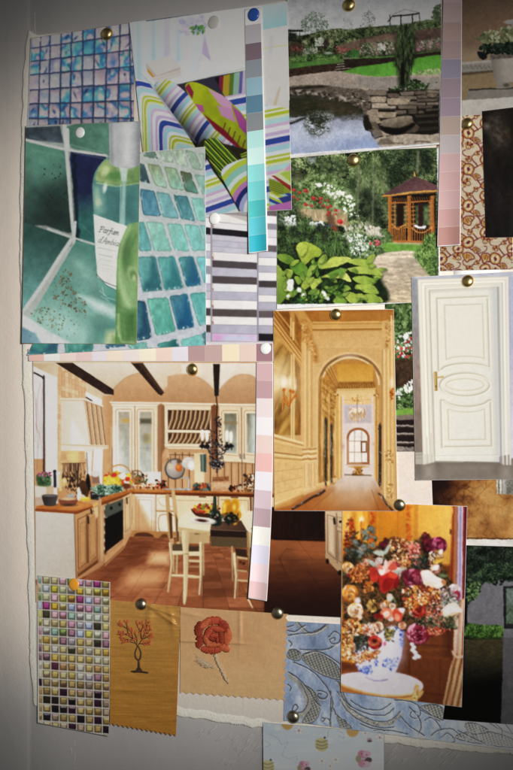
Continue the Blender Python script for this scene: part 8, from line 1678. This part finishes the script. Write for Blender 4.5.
def main():
    M = {
        'ink': mat_ink('printed gloss paper'), 'ink_matt': mat_ink('printed matt paper', .6, .12, 0, .12),
        'ink_cloth': mat_ink('woven cloth', .48, .3, .35, .35, .12, 1600), 'ink_satin': mat_ink('satin cloth', .36, .5, .25, .22, .18, 1500),
        'ink_denim': mat_ink('stitched denim', .72, .15, .9, .35, .0, 1400), 'swatch': mat_ink('painted swatch', .55, .15, 0, .1, 0, 1200),
        'paper': mat_plain('white paper', (.74, .73, .71), .55, .2, bump=.1, scale=700), 'card': mat_plain('white card', (.80, .79, .78), .55, .2, bump=.1, scale=700),
        'kraft': mat_plain('brown cut edge', (.42, .29, .17), .8, .1, bump=.3, scale=500, var=.3),
        'dark_edge': mat_plain('dark paper edge', (.16, .14, .13), .7, .1), 'blank': mat_plain('textured white sheet', (.78, .72, .67), .8, .1, bump=.5, scale=420, var=.05),
        'brass': mat_plain('old brass', (.78, .58, .24), .30, .5, 1.0, bump=.06, scale=260, var=.25), 'bronze': mat_plain('dark bronze', (.46, .40, .28), .32, .5, 1.0, bump=.06, scale=260, var=.25),
        'white_pl': mat_plain('white plastic', (.78, .79, .77), .3, .4, var=.02), 'pale_pl': mat_plain('frosted plastic', (.74, .72, .66), .3, .4, 0, Transmission_Weight=.25, IOR=1.3),
        'blue_pl': mat_plain('blue plastic', (.03, .10, .42), .28, .5, var=.05), 'orange_pl': mat_plain('orange plastic', (.78, .34, .03), .3, .4, var=.05),
        'board': mat_plain('cream board face', (.74, .67, .59), .85, .1, bump=.6, scale=260, var=.06), 'torn': mat_plain('torn foam edge', (.95, .89, .79), .95, .05, bump=.6, scale=340, var=.1),
    }
    # ---------------- wall with a soft rounded return on the left
    m, nt, b = new_mat('embossed wallpaper'); N, L = nt.nodes, nt.links
    inp(b, Roughness=.75); b.inputs['Specular IOR Level'].default_value = .15
    tc = N.new('ShaderNodeTexCoord'); n1 = N.new('ShaderNodeTexNoise'); n1.inputs['Scale'].default_value = 9; n1.inputs['Detail'].default_value = 6
    mp = N.new('ShaderNodeMapping'); mp.inputs['Scale'].default_value = (1, 1, .35); L.new(tc.outputs['Object'], mp.inputs['Vector']); L.new(mp.outputs['Vector'], n1.inputs['Vector'])
    cr = N.new('ShaderNodeValToRGB'); cr.color_ramp.elements[0].position = .3; cr.color_ramp.elements[0].color = (.46, .445, .435, 1); cr.color_ramp.elements[1].position = .75; cr.color_ramp.elements[1].color = (.53, .515, .505, 1)
    L.new(n1.outputs['Fac'], cr.inputs['Fac'])
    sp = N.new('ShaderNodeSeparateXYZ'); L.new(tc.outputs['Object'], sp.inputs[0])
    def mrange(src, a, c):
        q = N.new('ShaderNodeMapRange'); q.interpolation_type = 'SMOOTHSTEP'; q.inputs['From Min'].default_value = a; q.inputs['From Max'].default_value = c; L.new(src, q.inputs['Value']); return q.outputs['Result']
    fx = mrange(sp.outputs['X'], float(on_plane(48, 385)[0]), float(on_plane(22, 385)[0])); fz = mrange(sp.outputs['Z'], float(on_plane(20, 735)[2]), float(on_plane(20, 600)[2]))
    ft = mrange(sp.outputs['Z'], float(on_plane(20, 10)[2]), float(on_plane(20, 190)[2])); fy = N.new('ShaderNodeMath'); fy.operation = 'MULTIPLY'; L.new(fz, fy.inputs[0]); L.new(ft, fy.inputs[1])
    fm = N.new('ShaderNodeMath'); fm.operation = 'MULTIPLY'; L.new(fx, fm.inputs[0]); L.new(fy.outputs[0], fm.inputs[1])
    pm = N.new('ShaderNodeMix'); pm.data_type = 'RGBA'; pm.inputs[7].default_value = (.93, .83, .72, 1); L.new(fm.outputs[0], pm.inputs[0]); L.new(cr.outputs['Color'], pm.inputs[6]); L.new(pm.outputs[2], b.inputs['Base Color'])  # warm glow beside the board painted into the wall colour, fading at top and bottom
    n2 = N.new('ShaderNodeTexNoise'); n2.inputs['Scale'].default_value = 420; n2.inputs['Detail'].default_value = 4; L.new(tc.outputs['Object'], n2.inputs['Vector'])
    n3 = N.new('ShaderNodeTexNoise'); n3.inputs['Scale'].default_value = 60; n3.inputs['Detail'].default_value = 3; L.new(tc.outputs['Object'], n3.inputs['Vector'])
    ad = N.new('ShaderNodeMath'); ad.operation = 'MULTIPLY_ADD'; ad.inputs[1].default_value = .5; L.new(n2.outputs['Fac'], ad.inputs[0]); L.new(n3.outputs['Fac'], ad.inputs[2])
    bp = N.new('ShaderNodeBump'); bp.inputs['Strength'].default_value = .35; bp.inputs['Distance'].default_value = .0012; L.new(ad.outputs[0], bp.inputs['Height']); L.new(bp.outputs['Normal'], b.inputs['Normal'])
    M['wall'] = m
    YW = .0026
    xs_seam = float(on_plane(30, 385, -YW)[0])
    xs = np.concatenate([np.linspace(-.9, xs_seam - .06, 24), np.linspace(xs_seam - .058, xs_seam, 30), np.linspace(xs_seam + .002, .9, 30)])
    def wy(x):
        d = np.maximum(xs_seam - x, 0)
        return YW + np.where(d < .03, d * d / .03 * .09, .09 * .03 + (d - .03) * .18) + .0006 * np.exp(-((x - xs_seam) / .0012) ** 2)
    zs = np.linspace(-.8, .8, 60)
    X, Z = np.meshgrid(xs, zs); V = np.stack([X, wy(X), Z], -1).reshape(-1, 3)
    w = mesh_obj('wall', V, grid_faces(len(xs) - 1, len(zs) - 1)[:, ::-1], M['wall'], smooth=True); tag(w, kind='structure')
    # raised brush strokes of the wallpaper
    R = random.Random(8); paths = []
    def stroke(x0, y0, x1, y1, r):
        t = np.linspace(0, 1, 6); bx = R.uniform(-1.2, 1.2)
        px = x0 + (x1 - x0) * t + bx * np.sin(t * 3.14); py = y0 + (y1 - y0) * t
        paths.append((on_plane(px, py, -YW), list(r * MM * np.sin(.25 + 2.6 * t))))
    for (cx, cy, n, w_, h_) in ((238, 752, 26, 24, 14), (252, 744, 14, 12, 10), (405, 755, 16, 22, 12), (440, 762, 8, 14, 6), (200, 736, 6, 8, 4), (72, 745, 3, 4, 14), (34, 20, 5, 3, 14)):
        for k in range(n):
            x = cx + R.uniform(-w_, w_); y = cy + R.uniform(-h_, h_); l = R.uniform(6, 17)
            if cx < 100: stroke(x, y, x + R.uniform(-1, 1), y + l, .35)
            else: stroke(x, y, x + l * .72, y - l * .62, R.uniform(.5, 1.0))
    V, F = tubes(paths); tag(mesh_obj('wallpaper_relief', V, F, mat_plain('raised wallpaper print', (.57, .555, .545), .8, .1, bump=.2)), kind='structure')

    # ---------------- pin board with a torn foam edge
    left = [(28.5, 30), (24, 62), (22, 120), (20.5, 200), (20.5, 300), (22, 352), (23.5, 380), (25, 440), (26.5, 520), (28.5, 600), (30.5, 660), (33.5, 706)]
    bot = [(34.5, 706), (90, 709), (140, 711.5), (178, 715), (220, 722), (263, 729), (300, 732), (345, 738), (400, 744.5), (460, 750), (545, 757)]
    top = [(545, -40), (300, -2), (200, 15), (120, 27), (28.5, 36)]
    def along(pts, n):
        p = np.array(pts, float); d = np.r_[0, np.cumsum(np.linalg.norm(np.diff(p, axis=0), axis=1))]
        t = np.linspace(0, d[-1], n); return np.stack([np.interp(t, d, p[:, 0]), np.interp(t, d, p[:, 1])], -1)
    lp, bt, tp = along(left, 220), along(bot, 260), along(top, 60)
    jit = lambda n, s, a: a * (fbm(np.arange(n) / 5.0, np.zeros(n) + s, s, 3) - .5)
    lp[:, 0] += jit(220, 3, 3.0); bt[:, 1] += jit(260, 4, 4.5)
    ring = np.concatenate([lp[:-1], bt[:-1], [[545, 757]], tp[:-1]]); n = len(ring)
    root = thing('pin_board', on_plane(270, 385), 'large cream pin board with torn foam edges under all the prints and fabrics', 'pin board')
    org = on_plane(270, 385)
    ctr = np.array([270., 385.])
    inner = ring + (ctr - ring) / np.linalg.norm(ctr - ring, axis=1)[:, None] * 9.0
    A = on_plane(inner[:, 0], inner[:, 1], 0); B = on_plane(ring[:, 0], ring[:, 1], -.001); Cc = on_plane(ring[:, 0], ring[:, 1], -YW - .001)
    mesh_obj('board_face', A, [tuple(range(n))[::-1]] if False else [tuple(range(n))], M['board'], root, org)
    # rough foam border: several rings with uneven depth
    rows = []
    for k, t in enumerate(np.linspace(0, 1, 7)):
        p = inner + (ring - inner) * t
        dz = -.0009 * t ** 2 + .0006 * t * (fbm(np.arange(n) / 2.3, np.full(n, k * 1.7), 7, 3) - .35) * (1 if 0 < k else 0)
        rows.append(on_plane(p[:, 0], p[:, 1], dz))
    rows.append(Cc); V = np.concatenate(rows); F = []
    for k in range(len(rows) - 1):
        for i in range(n):
            j = (i + 1) % n; F.append((k*n + i, (k+1)*n + i, (k+1)*n + j, k*n + j))
    mesh_obj('torn_edge', V, F, M['torn'], root, org, smooth=True)
    # loose fibres along the torn border
    fib = []
    for k in range(900):
        i = R.randrange(30, 478); p = ring[i] + (inner[i] - ring[i]) * R.uniform(-.05, .75); a = R.uniform(0, 6.28); l = R.uniform(.5, 1.8)
        z = R.uniform(-.0022, .0006); t = np.array([0, .5, 1])
        fib.append((on_plane(p[0] + l * math.cos(a) * (t - .5), p[1] + l * math.sin(a) * (t - .5), z + np.array([0, .0006, 0])), [.12 * MM, .22 * MM, .08 * MM]))
    V, F = tubes(fib, 4); mesh_obj('foam_fibre', V, F, M['torn'], root, org)

    G = 'magazine cuttings pinned to the board'
    def S(*a, **k): return make_sheet(*a, M, **{**dict(group=G), **k})
    S('blue_mosaic', 'magazine_cutting', 'picture', 'cutting of iridescent blue and pink square glass tiles', 'print', paper='kraft', lift=(.8, 0, 0, 0))
    S('strips', 'magazine_cutting', 'picture', 'cutting of grey, white and black mirrored tile strips in rows', 'print')
    S('steps', 'photo_print', 'picture', 'narrow visible strip of garden photo with dark steps between hallway and door prints', 'print')
    S('planter', 'photo_print', 'picture', 'dim photo of a potted plant on a mantel shelf with white margin', 'print')
    S('vine', 'patterned_paper', 'printed_pattern', 'cream paper patterned with dark red and gold vines', 'patterned paper', ink='ink_matt', group=None)
    S('black', 'photo_print', 'picture', 'almost black photo lying on the red vine patterned paper', 'print', paper='dark_edge')
    S('pond', 'photo_print', 'picture', 'photo of a garden pond with stone ledges and green lawn', 'print', lift=(0, 0, .4, .4))
    S('gazebo', 'photo_print', 'picture', 'photo of a wooden gazebo, red roses and yellow green hosta leaves', 'print', lift=(0, 0, 0, .5))
    S('sofa', 'magazine_cutting', 'picture', 'cutting of striped sofa with lime and pink cushions', 'print', lift=(0, .4, .6, 0))
    S('aqua', 'magazine_cutting', 'picture', 'cutting of slanted sea green glass tiles with white grout', 'print')
    S('perfume', 'magazine_cutting', 'picture', 'cutting of perfume bottle labelled Parfum standing on dark green tiles', 'print', paper='kraft', lift=(.6, .3, .8, .6))
    S('door', 'photo_print', 'picture', 'photo of a cream panelled door with brass handle', 'print', lift=(.3, 0, .3, .9))
    S('brown', 'marbled_sheet', 'picture', 'brown marbled sheet under the door print', 'print', group=None)
    S('blank', 'blank_sheet', 'front_face', 'plain off white textured sheet between hallway and door prints', 'blank sheet', ink='ink_matt', paper='blank', group=None)
    S('night', 'photo_print', 'picture', 'dark photo of a grey walled garden with hedge right of the flower vase print', 'print', paper='dark_edge')
    S('kitchen', 'magazine_cutting', 'picture', 'large double page cutting of a country kitchen with table and chairs', 'print', lift=(0, 0, 0, 0))
    S('hall', 'photo_print', 'picture', 'photo of a golden hallway with arches and a far window', 'print', lift=(0, 0, .6, .5))
    zig = lambda t, n, a: a * (2 * np.abs(np.mod(t * n, 1) - .5) - .5)
    S('denim', 'fabric_sample', 'cloth', 'blue denim fabric with grey stitched paisley scrolls', 'fabric sample', ink='ink_denim', paper='paper', group='fabric samples at the bottom of the board', wave=1.6, thick=.5, back='cloth_back')
    S('flowers', 'photo_print', 'picture', 'photo of a flower bouquet in a blue and white vase on round table', 'print', lift=(0, .3, .8, .3))
    S('bees', 'patterned_paper', 'printed_pattern', 'pale blue paper printed with bees, ladybirds and daisies at the bottom', 'patterned paper', ink='ink_matt', paper='dark_edge', group=None)
    S('gem', 'magazine_cutting', 'picture', 'cutting of tiny multicoloured square mosaic tiles, bright above and brown below', 'print', lift=(0, .7, .9, .5), wave=.8)
    # white card peeping out above the door print
    c = [453.5, 262, 500.5, 259, 500.5, 283, 454, 285]; o3 = on_plane(477, 272, .8 * LAYER)
    rt = thing('blank_card', o3, 'thin white card edge peeping out above the door print', 'card'); slab('card', c, .9, (0, 0, 0, 0), 0, 1, None, M['card'], rt, o3, .3, 0, nu=4, nv=4)

    # ---------------- fabric swatches with pinked edges and embroidery
    def crease_tree(x, y):
        g = lambda cx, cy, sx, sy, a: np.exp(-(((x - cx) * math.cos(a) + (y - cy) * math.sin(a)) / sx) ** 2 - ((-(x - cx) * math.sin(a) + (y - cy) * math.cos(a)) / sy) ** 2)
        return 1.8 * (1.1 * g(160, 610, 18, 2.2, .35) + .9 * g(166, 618, 14, 2, .6) + .9 * g(150, 614, 4, 12, .1) + .7 * g(172, 622, 3, 14, -.2) - .6 * g(140, 640, 30, 3, .05) + .5 * g(130, 690, 40, 3, .03) + .5 * (fbm(x / 14, y / 5, 3, 3) - .5))
    zt = {'b': lambda u: zig(u, 14, .020) }
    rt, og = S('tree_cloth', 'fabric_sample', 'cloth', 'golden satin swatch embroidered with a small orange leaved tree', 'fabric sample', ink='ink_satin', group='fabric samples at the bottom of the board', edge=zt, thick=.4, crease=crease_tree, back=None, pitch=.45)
    ZT = CORN['tree_cloth'][1] * LAYER + .55 * MM
    def tz(q): return np.array(q, float).reshape(-1, 2) * .1885 + (105, 595)
    def th(q, r, hump=.0, z=ZT):
        s = tz(spl(q, n=4)) if len(q) > 4 else tz(q); n = len(s)
        t = np.linspace(0, 1, n)
        return (on_plane(s[:, 0], s[:, 1], z + crease_tree(s[:, 0], s[:, 1]) * MM + hump * MM * np.sin(3.14 * t)), [r * MM * (.55 + .45 * math.sin(.3 + 2.5 * v)) for v in t])
    br = [[172, 272, 150, 236, 126, 212, 118, 172, 112, 146], [128, 214, 98, 206, 80, 202], [118, 180, 92, 162, 80, 152], [150, 240, 112, 236, 92, 226], [158, 256, 124, 246, 96, 246], [175, 268, 196, 236, 212, 200, 220, 162, 226, 146], [197, 238, 222, 222, 242, 214], [206, 216, 228, 196, 240, 178], [192, 232, 188, 196, 174, 168, 166, 146], [188, 196, 200, 170, 196, 150], [184, 258, 208, 258, 238, 252], [150, 236, 142, 206, 138, 188], [170, 262, 168, 230, 158, 206]]
    P = [th([174, 268, 160, 306, 166, 336, 180, 352, 184, 404], .75, .35), th([174, 268, 190, 302, 188, 334, 178, 352, 176, 404], .75, .35), th([138, 406, 170, 404, 200, 408, 230, 412], .9), th([150, 410, 182, 408, 226, 414], .8), th([164, 404, 180, 384, 200, 408], .8)] + [th(q, .55) for q in br]
    V, F = tubes(P); mesh_obj('trunk_stitching', V, F, mat_plain('dark brown thread', (.055, .03, .02), .6, .2, bump=.4, scale=1500), rt, og, smooth=True)
    lf = []; RL = random.Random(4)
    for q in br:
        s = np.array(spl(q, n=5)).reshape(-1, 2)
        for i in range(4, len(s), 2):
            for sd in (-1, 1):
                if RL.random() < .72:
                    d = s[i] - s[i - 1]; a = math.atan2(d[1], d[0]) + sd * RL.uniform(.4, 1.0); l = RL.uniform(13, 19)
                    lf.append(th([s[i][0], s[i][1], s[i][0] + l * .5 * math.cos(a), s[i][1] + l * .5 * math.sin(a), s[i][0] + l * math.cos(a), s[i][1] + l * math.sin(a)], .85, .25))
    V, F = tubes(lf); mesh_obj('leaf_stitching', V, F, mat_plain('rust orange thread', (.42, .10, .03), .5, .25, bump=.5, scale=1500, var=.25), rt, og, smooth=True)

    def crease_rose(x, y):
        g = lambda cx, cy, sx, sy, a: np.exp(-(((x - cx) * math.cos(a) + (y - cy) * math.sin(a)) / sx) ** 2 - ((-(x - cx) * math.sin(a) + (y - cy) * math.cos(a)) / sy) ** 2)
        return 1.5 * (.9 * g(190, 641, 16, 1.6, .02) + .8 * g(235, 643, 12, 1.6, .05) + .6 * g(240, 628, 2, 18, .0) + .5 * g(190, 614, 12, 2, .2) + .4 * (fbm(x / 12, y / 9, 5, 3) - .5))
    zr = {'b': lambda u: zig(u, 15, .026), 'r': lambda v: zig(v, 12, .026)}
    rr, og = S('rose_cloth', 'fabric_sample', 'cloth', 'beige linen swatch embroidered with a large rust red rose', 'fabric sample', ink='ink_cloth', group='fabric samples at the bottom of the board', edge=zr, thick=.4, crease=crease_rose, back=None, pitch=.45)
    ZR = CORN['rose_cloth'][1] * LAYER + .5 * MM
    def rz(q): return np.array(q, float).reshape(-1, 2) * .2437 + (170, 600)
    RR = random.Random(9)
    def strand(x0, y0, x1, y1, r, h, z=ZR):
        t = np.linspace(0, 1, 6); s = rz(np.stack([x0 + (x1 - x0) * t, y0 + (y1 - y0) * t], -1).ravel())
        s += np.stack([np.array([RR.uniform(-.12, .12) for _ in t]) for _ in 'ab'], -1)
        return (on_plane(s[:, 0], s[:, 1], z + h * MM * np.sin(.25 + 2.65 * t)), [r * MM * (.5 + .5 * math.sin(.3 + 2.5 * v)) for v in t])
    pet = [(176, 86, 42, 22, -6, 1.0), (220, 108, 24, 34, -32, 1.1), (236, 152, 20, 38, 4, 1.0), (222, 196, 28, 18, 30, 1.0), (168, 204, 46, 22, 4, 1.0), (122, 168, 20, 34, 14, 1.0), (120, 118, 22, 36, 14, 1.1), (146, 96, 30, 18, -40, 1.1),
           (160, 132, 20, 30, 30, 1.9), (196, 120, 30, 16, 14, 1.9), (210, 158, 16, 30, -6, 1.9), (180, 184, 34, 14, -4, 1.9), (150, 166, 16, 24, -20, 1.8), (182, 146, 16, 14, 0, 2.7), (172, 160, 14, 10, 20, 2.6), (194, 164, 10, 14, 0, 2.5)]
    red_mats = [mat_plain('rust red thread', (.40, .06, .025), .55, .25, bump=.5, scale=1600, var=.3), mat_plain('bright rust thread', (.48, .11, .04), .55, .25, bump=.5, scale=1600, var=.3), mat_plain('deep red thread', (.26, .035, .015), .55, .25, bump=.5, scale=1600, var=.3)]
    pet = [(x, y, rx * .90, ry * .88, rot, h) for x, y, rx, ry, rot, h in pet]
    for i, (x, y, rx, ry, rot, h) in enumerate(pet):
        co, si = math.cos(math.radians(rot)), math.sin(math.radians(rot)); st = []
        long_x = rx >= ry
        m = int(max(rx, ry) * 1.5)
        for k in range(m):
            t = -1 + 2 * (k + .5) / m + RR.uniform(-.05, .05); hw = math.sqrt(max(0, 1 - t * t)) * RR.uniform(.82, 1.1)
            a, b_ = ((t * rx, -hw * ry), (t * rx + RR.uniform(-5, 5), hw * ry)) if long_x else ((-hw * rx, t * ry), (hw * rx, t * ry + RR.uniform(-5, 5)))
            st.append(strand(x + a[0]*co - a[1]*si, y + a[0]*si + a[1]*co, x + b_[0]*co - b_[1]*si, y + b_[0]*si + b_[1]*co, RR.uniform(.26, .42), h * .7 + .5, ZR + (h - 1) * .55 * MM))
        for t in np.linspace(-.8, .8, 7):                      # padding under the stitches
            hw = .86 * math.sqrt(1 - t * t); a, b_ = ((t * rx, -hw * ry), (t * rx, hw * ry)) if long_x else ((-hw * rx, t * ry), (hw * rx, t * ry))
            st.append(strand(x + a[0]*co - a[1]*si, y + a[0]*si + a[1]*co, x + b_[0]*co - b_[1]*si, y + b_[0]*si + b_[1]*co, 1.3, h * .5 - .35, ZR + (h - 1) * .45 * MM))
        V, F = tubes(st, 5); mesh_obj('petal', V, F, red_mats[(0, 1, 2)[(i * 2 + i // 3) % 3]], rr, og, smooth=True)
    st = []
    sp = np.array(spl([184, 222, 200, 262, 222, 308, 242, 344], n=8)).reshape(-1, 2)
    for k in range(70):
        i = RR.randrange(len(sp) - 5); o = RR.uniform(-8, 8); j = i + RR.randrange(3, 5)
        st.append(strand(sp[i][0] + o, sp[i][1] - o * .5, sp[j][0] - o * .6, sp[j][1] + o * .3, .7, 1.1))
    beige = mat_plain('beige thread', (.50, .38, .23), .6, .2, bump=.5, scale=1600, var=.3)
    V, F = tubes(st, 5); mesh_obj('stem', V, F, beige, rr, og, smooth=True)
    st = []
    for k in range(60):
        t = RR.uniform(0, 1); x0 = 186 - 66 * t; y0 = 278 - 40 * t; sd = RR.choice((-1, 1)); l = RR.uniform(16, 34)
        st.append(strand(x0, y0, x0 - l * .75, y0 + sd * l * .55 - 4, .4, .5))
    st += [strand(190, 284, 150, 262, .5, .5), strand(150, 262, 104, 234, .45, .4)]
    V, F = tubes(st, 5); mesh_obj('leaf', V, F, beige, rr, og, smooth=True)

    # ---------------- colour strips
    make_strip('colour_strip', 'blue to turquoise paint colour strip hanging over the striped sofa cutting', [244.6, 9.6, 261.6, 7, 268, 250.8, 248.8, 253.4], 5.6,
               [10, 26, 44.5, 61.5, 79, 96.5, 114, 132, 149, 165.5, 182, 201, 218, 235.5, 253],
               ['#a3a0a0', '#8f8c90', '#675860', '#7b8288', '#86a6b2', '#587d92', '#84898c', '#b4e2de', '#cfeeea', '#90dcda', '#78d2d2', '#52c0c0', '#5cc4d0', '#34b4c6'], M, margin=(.02, .07), lift=(0, 0, 2.2, 2.8))
    make_strip('colour_strip', 'dusty pink paint colour strip between garden photos and vine paper', [443.5, -16, 462, -16, 460.5, 245, 437.3, 246.5], 5.2,
               [-16, 2.5, 22, 40.5, 59, 78, 97.5, 116, 134.5, 153, 171, 190, 208, 226, 245],
               ['#5c4e50', '#675a59', '#715f5c', '#786868', '#706a79', '#81727a', '#8b7b86', '#a5938a', '#b3a9a9', '#c4a5a4', '#c8a4a2', '#cba8a8', '#c49c98', '#b98a82'], M, margin=(.02, .03), lift=(0, 0, 2.0, 2.6))
    make_strip('colour_strip', 'horizontal row of pink and cream swatches above the kitchen cutting', [28, 349, 273.3, 343, 273.3, 361.8, 28.5, 361.2], 2.6,
               [28.5, 44, 60, 76, 92, 107, 123, 139, 156, 172, 188, 205, 222, 239, 256, 273],
               ['#eeb4a8', '#fbf5da', '#e6d0c8', '#dfc6c2', '#dfd8dd', '#ecdcca', '#e6dcd8', '#f2e8d2', '#ecd4c8', '#e4dfe8', '#b99a9a', '#c8aaa6', '#f4e6c8', '#ead2c6', '#a88088'], M, vertical=False, margin=(.02, .03))
    def bow(u, v):
        d = np.where(v > .45, -(np.clip(v - .45, 0, 1) / .55) ** 1.8 * 1.0, 0)
        return np.concatenate([(d + .9 * np.sin(np.clip(v, 0, 1) * 3.14) ) * 1.8, 0 * d], -1)
    make_strip('colour_strip', 'long pale pink and white colour strip hanging down over the kitchen cutting', [256.4, 362.6, 273, 362.6, 268.6, 601, 250, 598], 6.4,
               [363.5, 381.5, 399.3, 418, 436, 454, 472.5, 491, 509, 527.5, 546, 564.5, 582.5, 600],
               ['#dab6ba', '#c9a4a8', '#f0e2e2', '#f5f1f3', '#efd8d2', '#f2c4bf', '#f2eef4', '#dcc8d0', '#c0a6ac', '#f6f4ee', '#e2dfee', '#eed8dc', '#dcbcbc'], M, bow=bow, margin=(.02, .03), lift=(0, 0, 2.0, 2.6))

    # ---------------- pins
    GB = 'brass tacks holding the prints'; GP = 'plastic headed pins'
    for lab, x, y, r, lev, mt in (
        ('brass tack at the top of the blue tile cutting', 107.3, 34, 5.8, 1.2, 'brass'), ('brass tack at the top edge of the pond photo', 349, 5.2, 6.4, 3.2, 'brass'),
        ('brass tack between the pond photo and the gazebo photo', 353.6, 160.3, 6.4, 2.6, 'brass'), ('brass tack at the top of the hallway photo', 336.2, 315, 6.2, 4.6, 'brass'),
        ('brass tack on the red vine paper beside the pink strip', 467.3, 123.6, 6.4, 2.0, 'brass'), ('brass tack at the top of the door photo', 467.6, 281, 6.4, 5.2, 'brass'),
        ('dull bronze tack where hallway and flower photos meet', 399.6, 505.2, 6.2, 4.8, 'bronze'), ('bronze tack on the top right corner of the rose swatch', 277.6, 613.2, 6, 3.2, 'bronze'),
        ('dark grey bronze tack at the top of the tree swatch', 141.6, 604, 5.4, 3.2, 'bronze'), ('brass tack above the kitchen cutting plate rack', 192.6, 369.6, 5.9, 2.8, 'brass'),
        ('dark bronze tack in the lower left corner of the denim fabric', 293.2, 716.8, 6.3, 1.6, 'bronze')):
        make_pin('brass_tack', lab, x, y, r, lev, M[mt], R.uniform(.52, .74), GB, True, (R.uniform(-.16, .16), R.uniform(-.16, .16)))
    for lab, x, y, r, lev, mt in (
        ('small white pin at the top of the perfume cutting', 80.2, 132.5, 4.7, 6.2, 'white_pl'), ('white pin at the top of the grey tile strips', 214.6, 218.6, 5.4, 4.2, 'white_pl'),
        ('white pin on the mauve swatch beside the hallway photo', 265.6, 348.4, 5.5, 2.9, 'white_pl'), ('frosted pale pin at the top of the striped sofa cutting', 213.4, 22.2, 6, 4.2, 'pale_pl'),
        ('blue pin on top of the blue colour strip', 253.4, 14.6, 6.1, 5.9, 'blue_pl'), ('orange pin on the multicoloured mosaic cutting', 74, 584.4, 5.2, 3.7, 'orange_pl')):
        make_pin('push_pin', lab, x, y, r, lev, M[mt], R.uniform(.24, .36), GP, True, (R.uniform(-.08, .08), R.uniform(-.08, .08)))

    # ---------------- camera, lamp, surroundings
    cam = bpy.data.cameras.new('camera'); co = bpy.data.objects.new('camera', cam); COL.objects.link(co)
    co.location = CAM; co.rotation_euler = (math.radians(90), 0, YAW)
    cam.sensor_fit = 'VERTICAL'; cam.sensor_height = 24; cam.lens = FOC * 24 / PH; cam.clip_start = .05; cam.clip_end = 50
    SC.camera = co
    la = bpy.data.lights.new('lamp', 'SPOT'); lo = bpy.data.objects.new('lamp', la); COL.objects.link(lo)
    from mathutils import Vector
    lo.location = LAMP.tolist(); lo.rotation_euler = Vector((AIM - LAMP).tolist()).to_track_quat('-Z', 'Y').to_euler()
    la.spot_size = 2 * SPOT_HALF; la.spot_blend = SPOT_BLEND; la.shadow_soft_size = .055; la.energy = LAMP_W; la.color = (1, .98, .95)
    wd = bpy.data.worlds.new('World'); SC.world = wd; wd.use_nodes = True; nt = wd.node_tree; N, L = nt.nodes, nt.links
    bg = N['Background']; tc = N.new('ShaderNodeTexCoord'); sx = N.new('ShaderNodeSeparateXYZ'); L.new(tc.outputs['Generated'], sx.inputs[0])
    # dim room, a bright window off to the right and a paler wall on the left
    def lobe(d, n, amp):
        d = Vector(d).normalized()
        v = N.new('ShaderNodeVectorMath'); v.operation = 'DOT_PRODUCT'; v.inputs[1].default_value = d; L.new(tc.outputs['Generated'], v.inputs[0])
        a = N.new('ShaderNodeMath'); a.operation = 'MAXIMUM'; a.inputs[1].default_value = 0; L.new(v.outputs['Value'], a.inputs[0])
        p = N.new('ShaderNodeMath'); p.operation = 'POWER'; p.inputs[1].default_value = n; L.new(a.outputs[0], p.inputs[0])
        q = N.new('ShaderNodeMath'); q.operation = 'MULTIPLY'; q.inputs[1].default_value = amp; L.new(p.outputs[0], q.inputs[0]); return q
    w1 = lobe((.8, -.55, .15), 26, 1.3); w2 = lobe((-.75, -.6, .1), 7, .16)
    s1 = N.new('ShaderNodeMath'); L.new(w1.outputs[0], s1.inputs[0]); L.new(w2.outputs[0], s1.inputs[1])
    s2 = N.new('ShaderNodeMath'); L.new(s1.outputs[0], s2.inputs[0]); s2.inputs[1].default_value = .015
    L.new(s2.outputs[0], bg.inputs['Strength']); bg.inputs['Color'].default_value = (1, .97, .93, 1)
    SC.view_settings.view_transform = 'Standard'; SC.view_settings.look = 'None'; SC.view_settings.exposure = 0; SC.view_settings.gamma = 1
    SC.cycles.max_bounces = 4; SC.cycles.use_denoising = True

LAMP_W = 70.0
if bpy is not None:
    main()
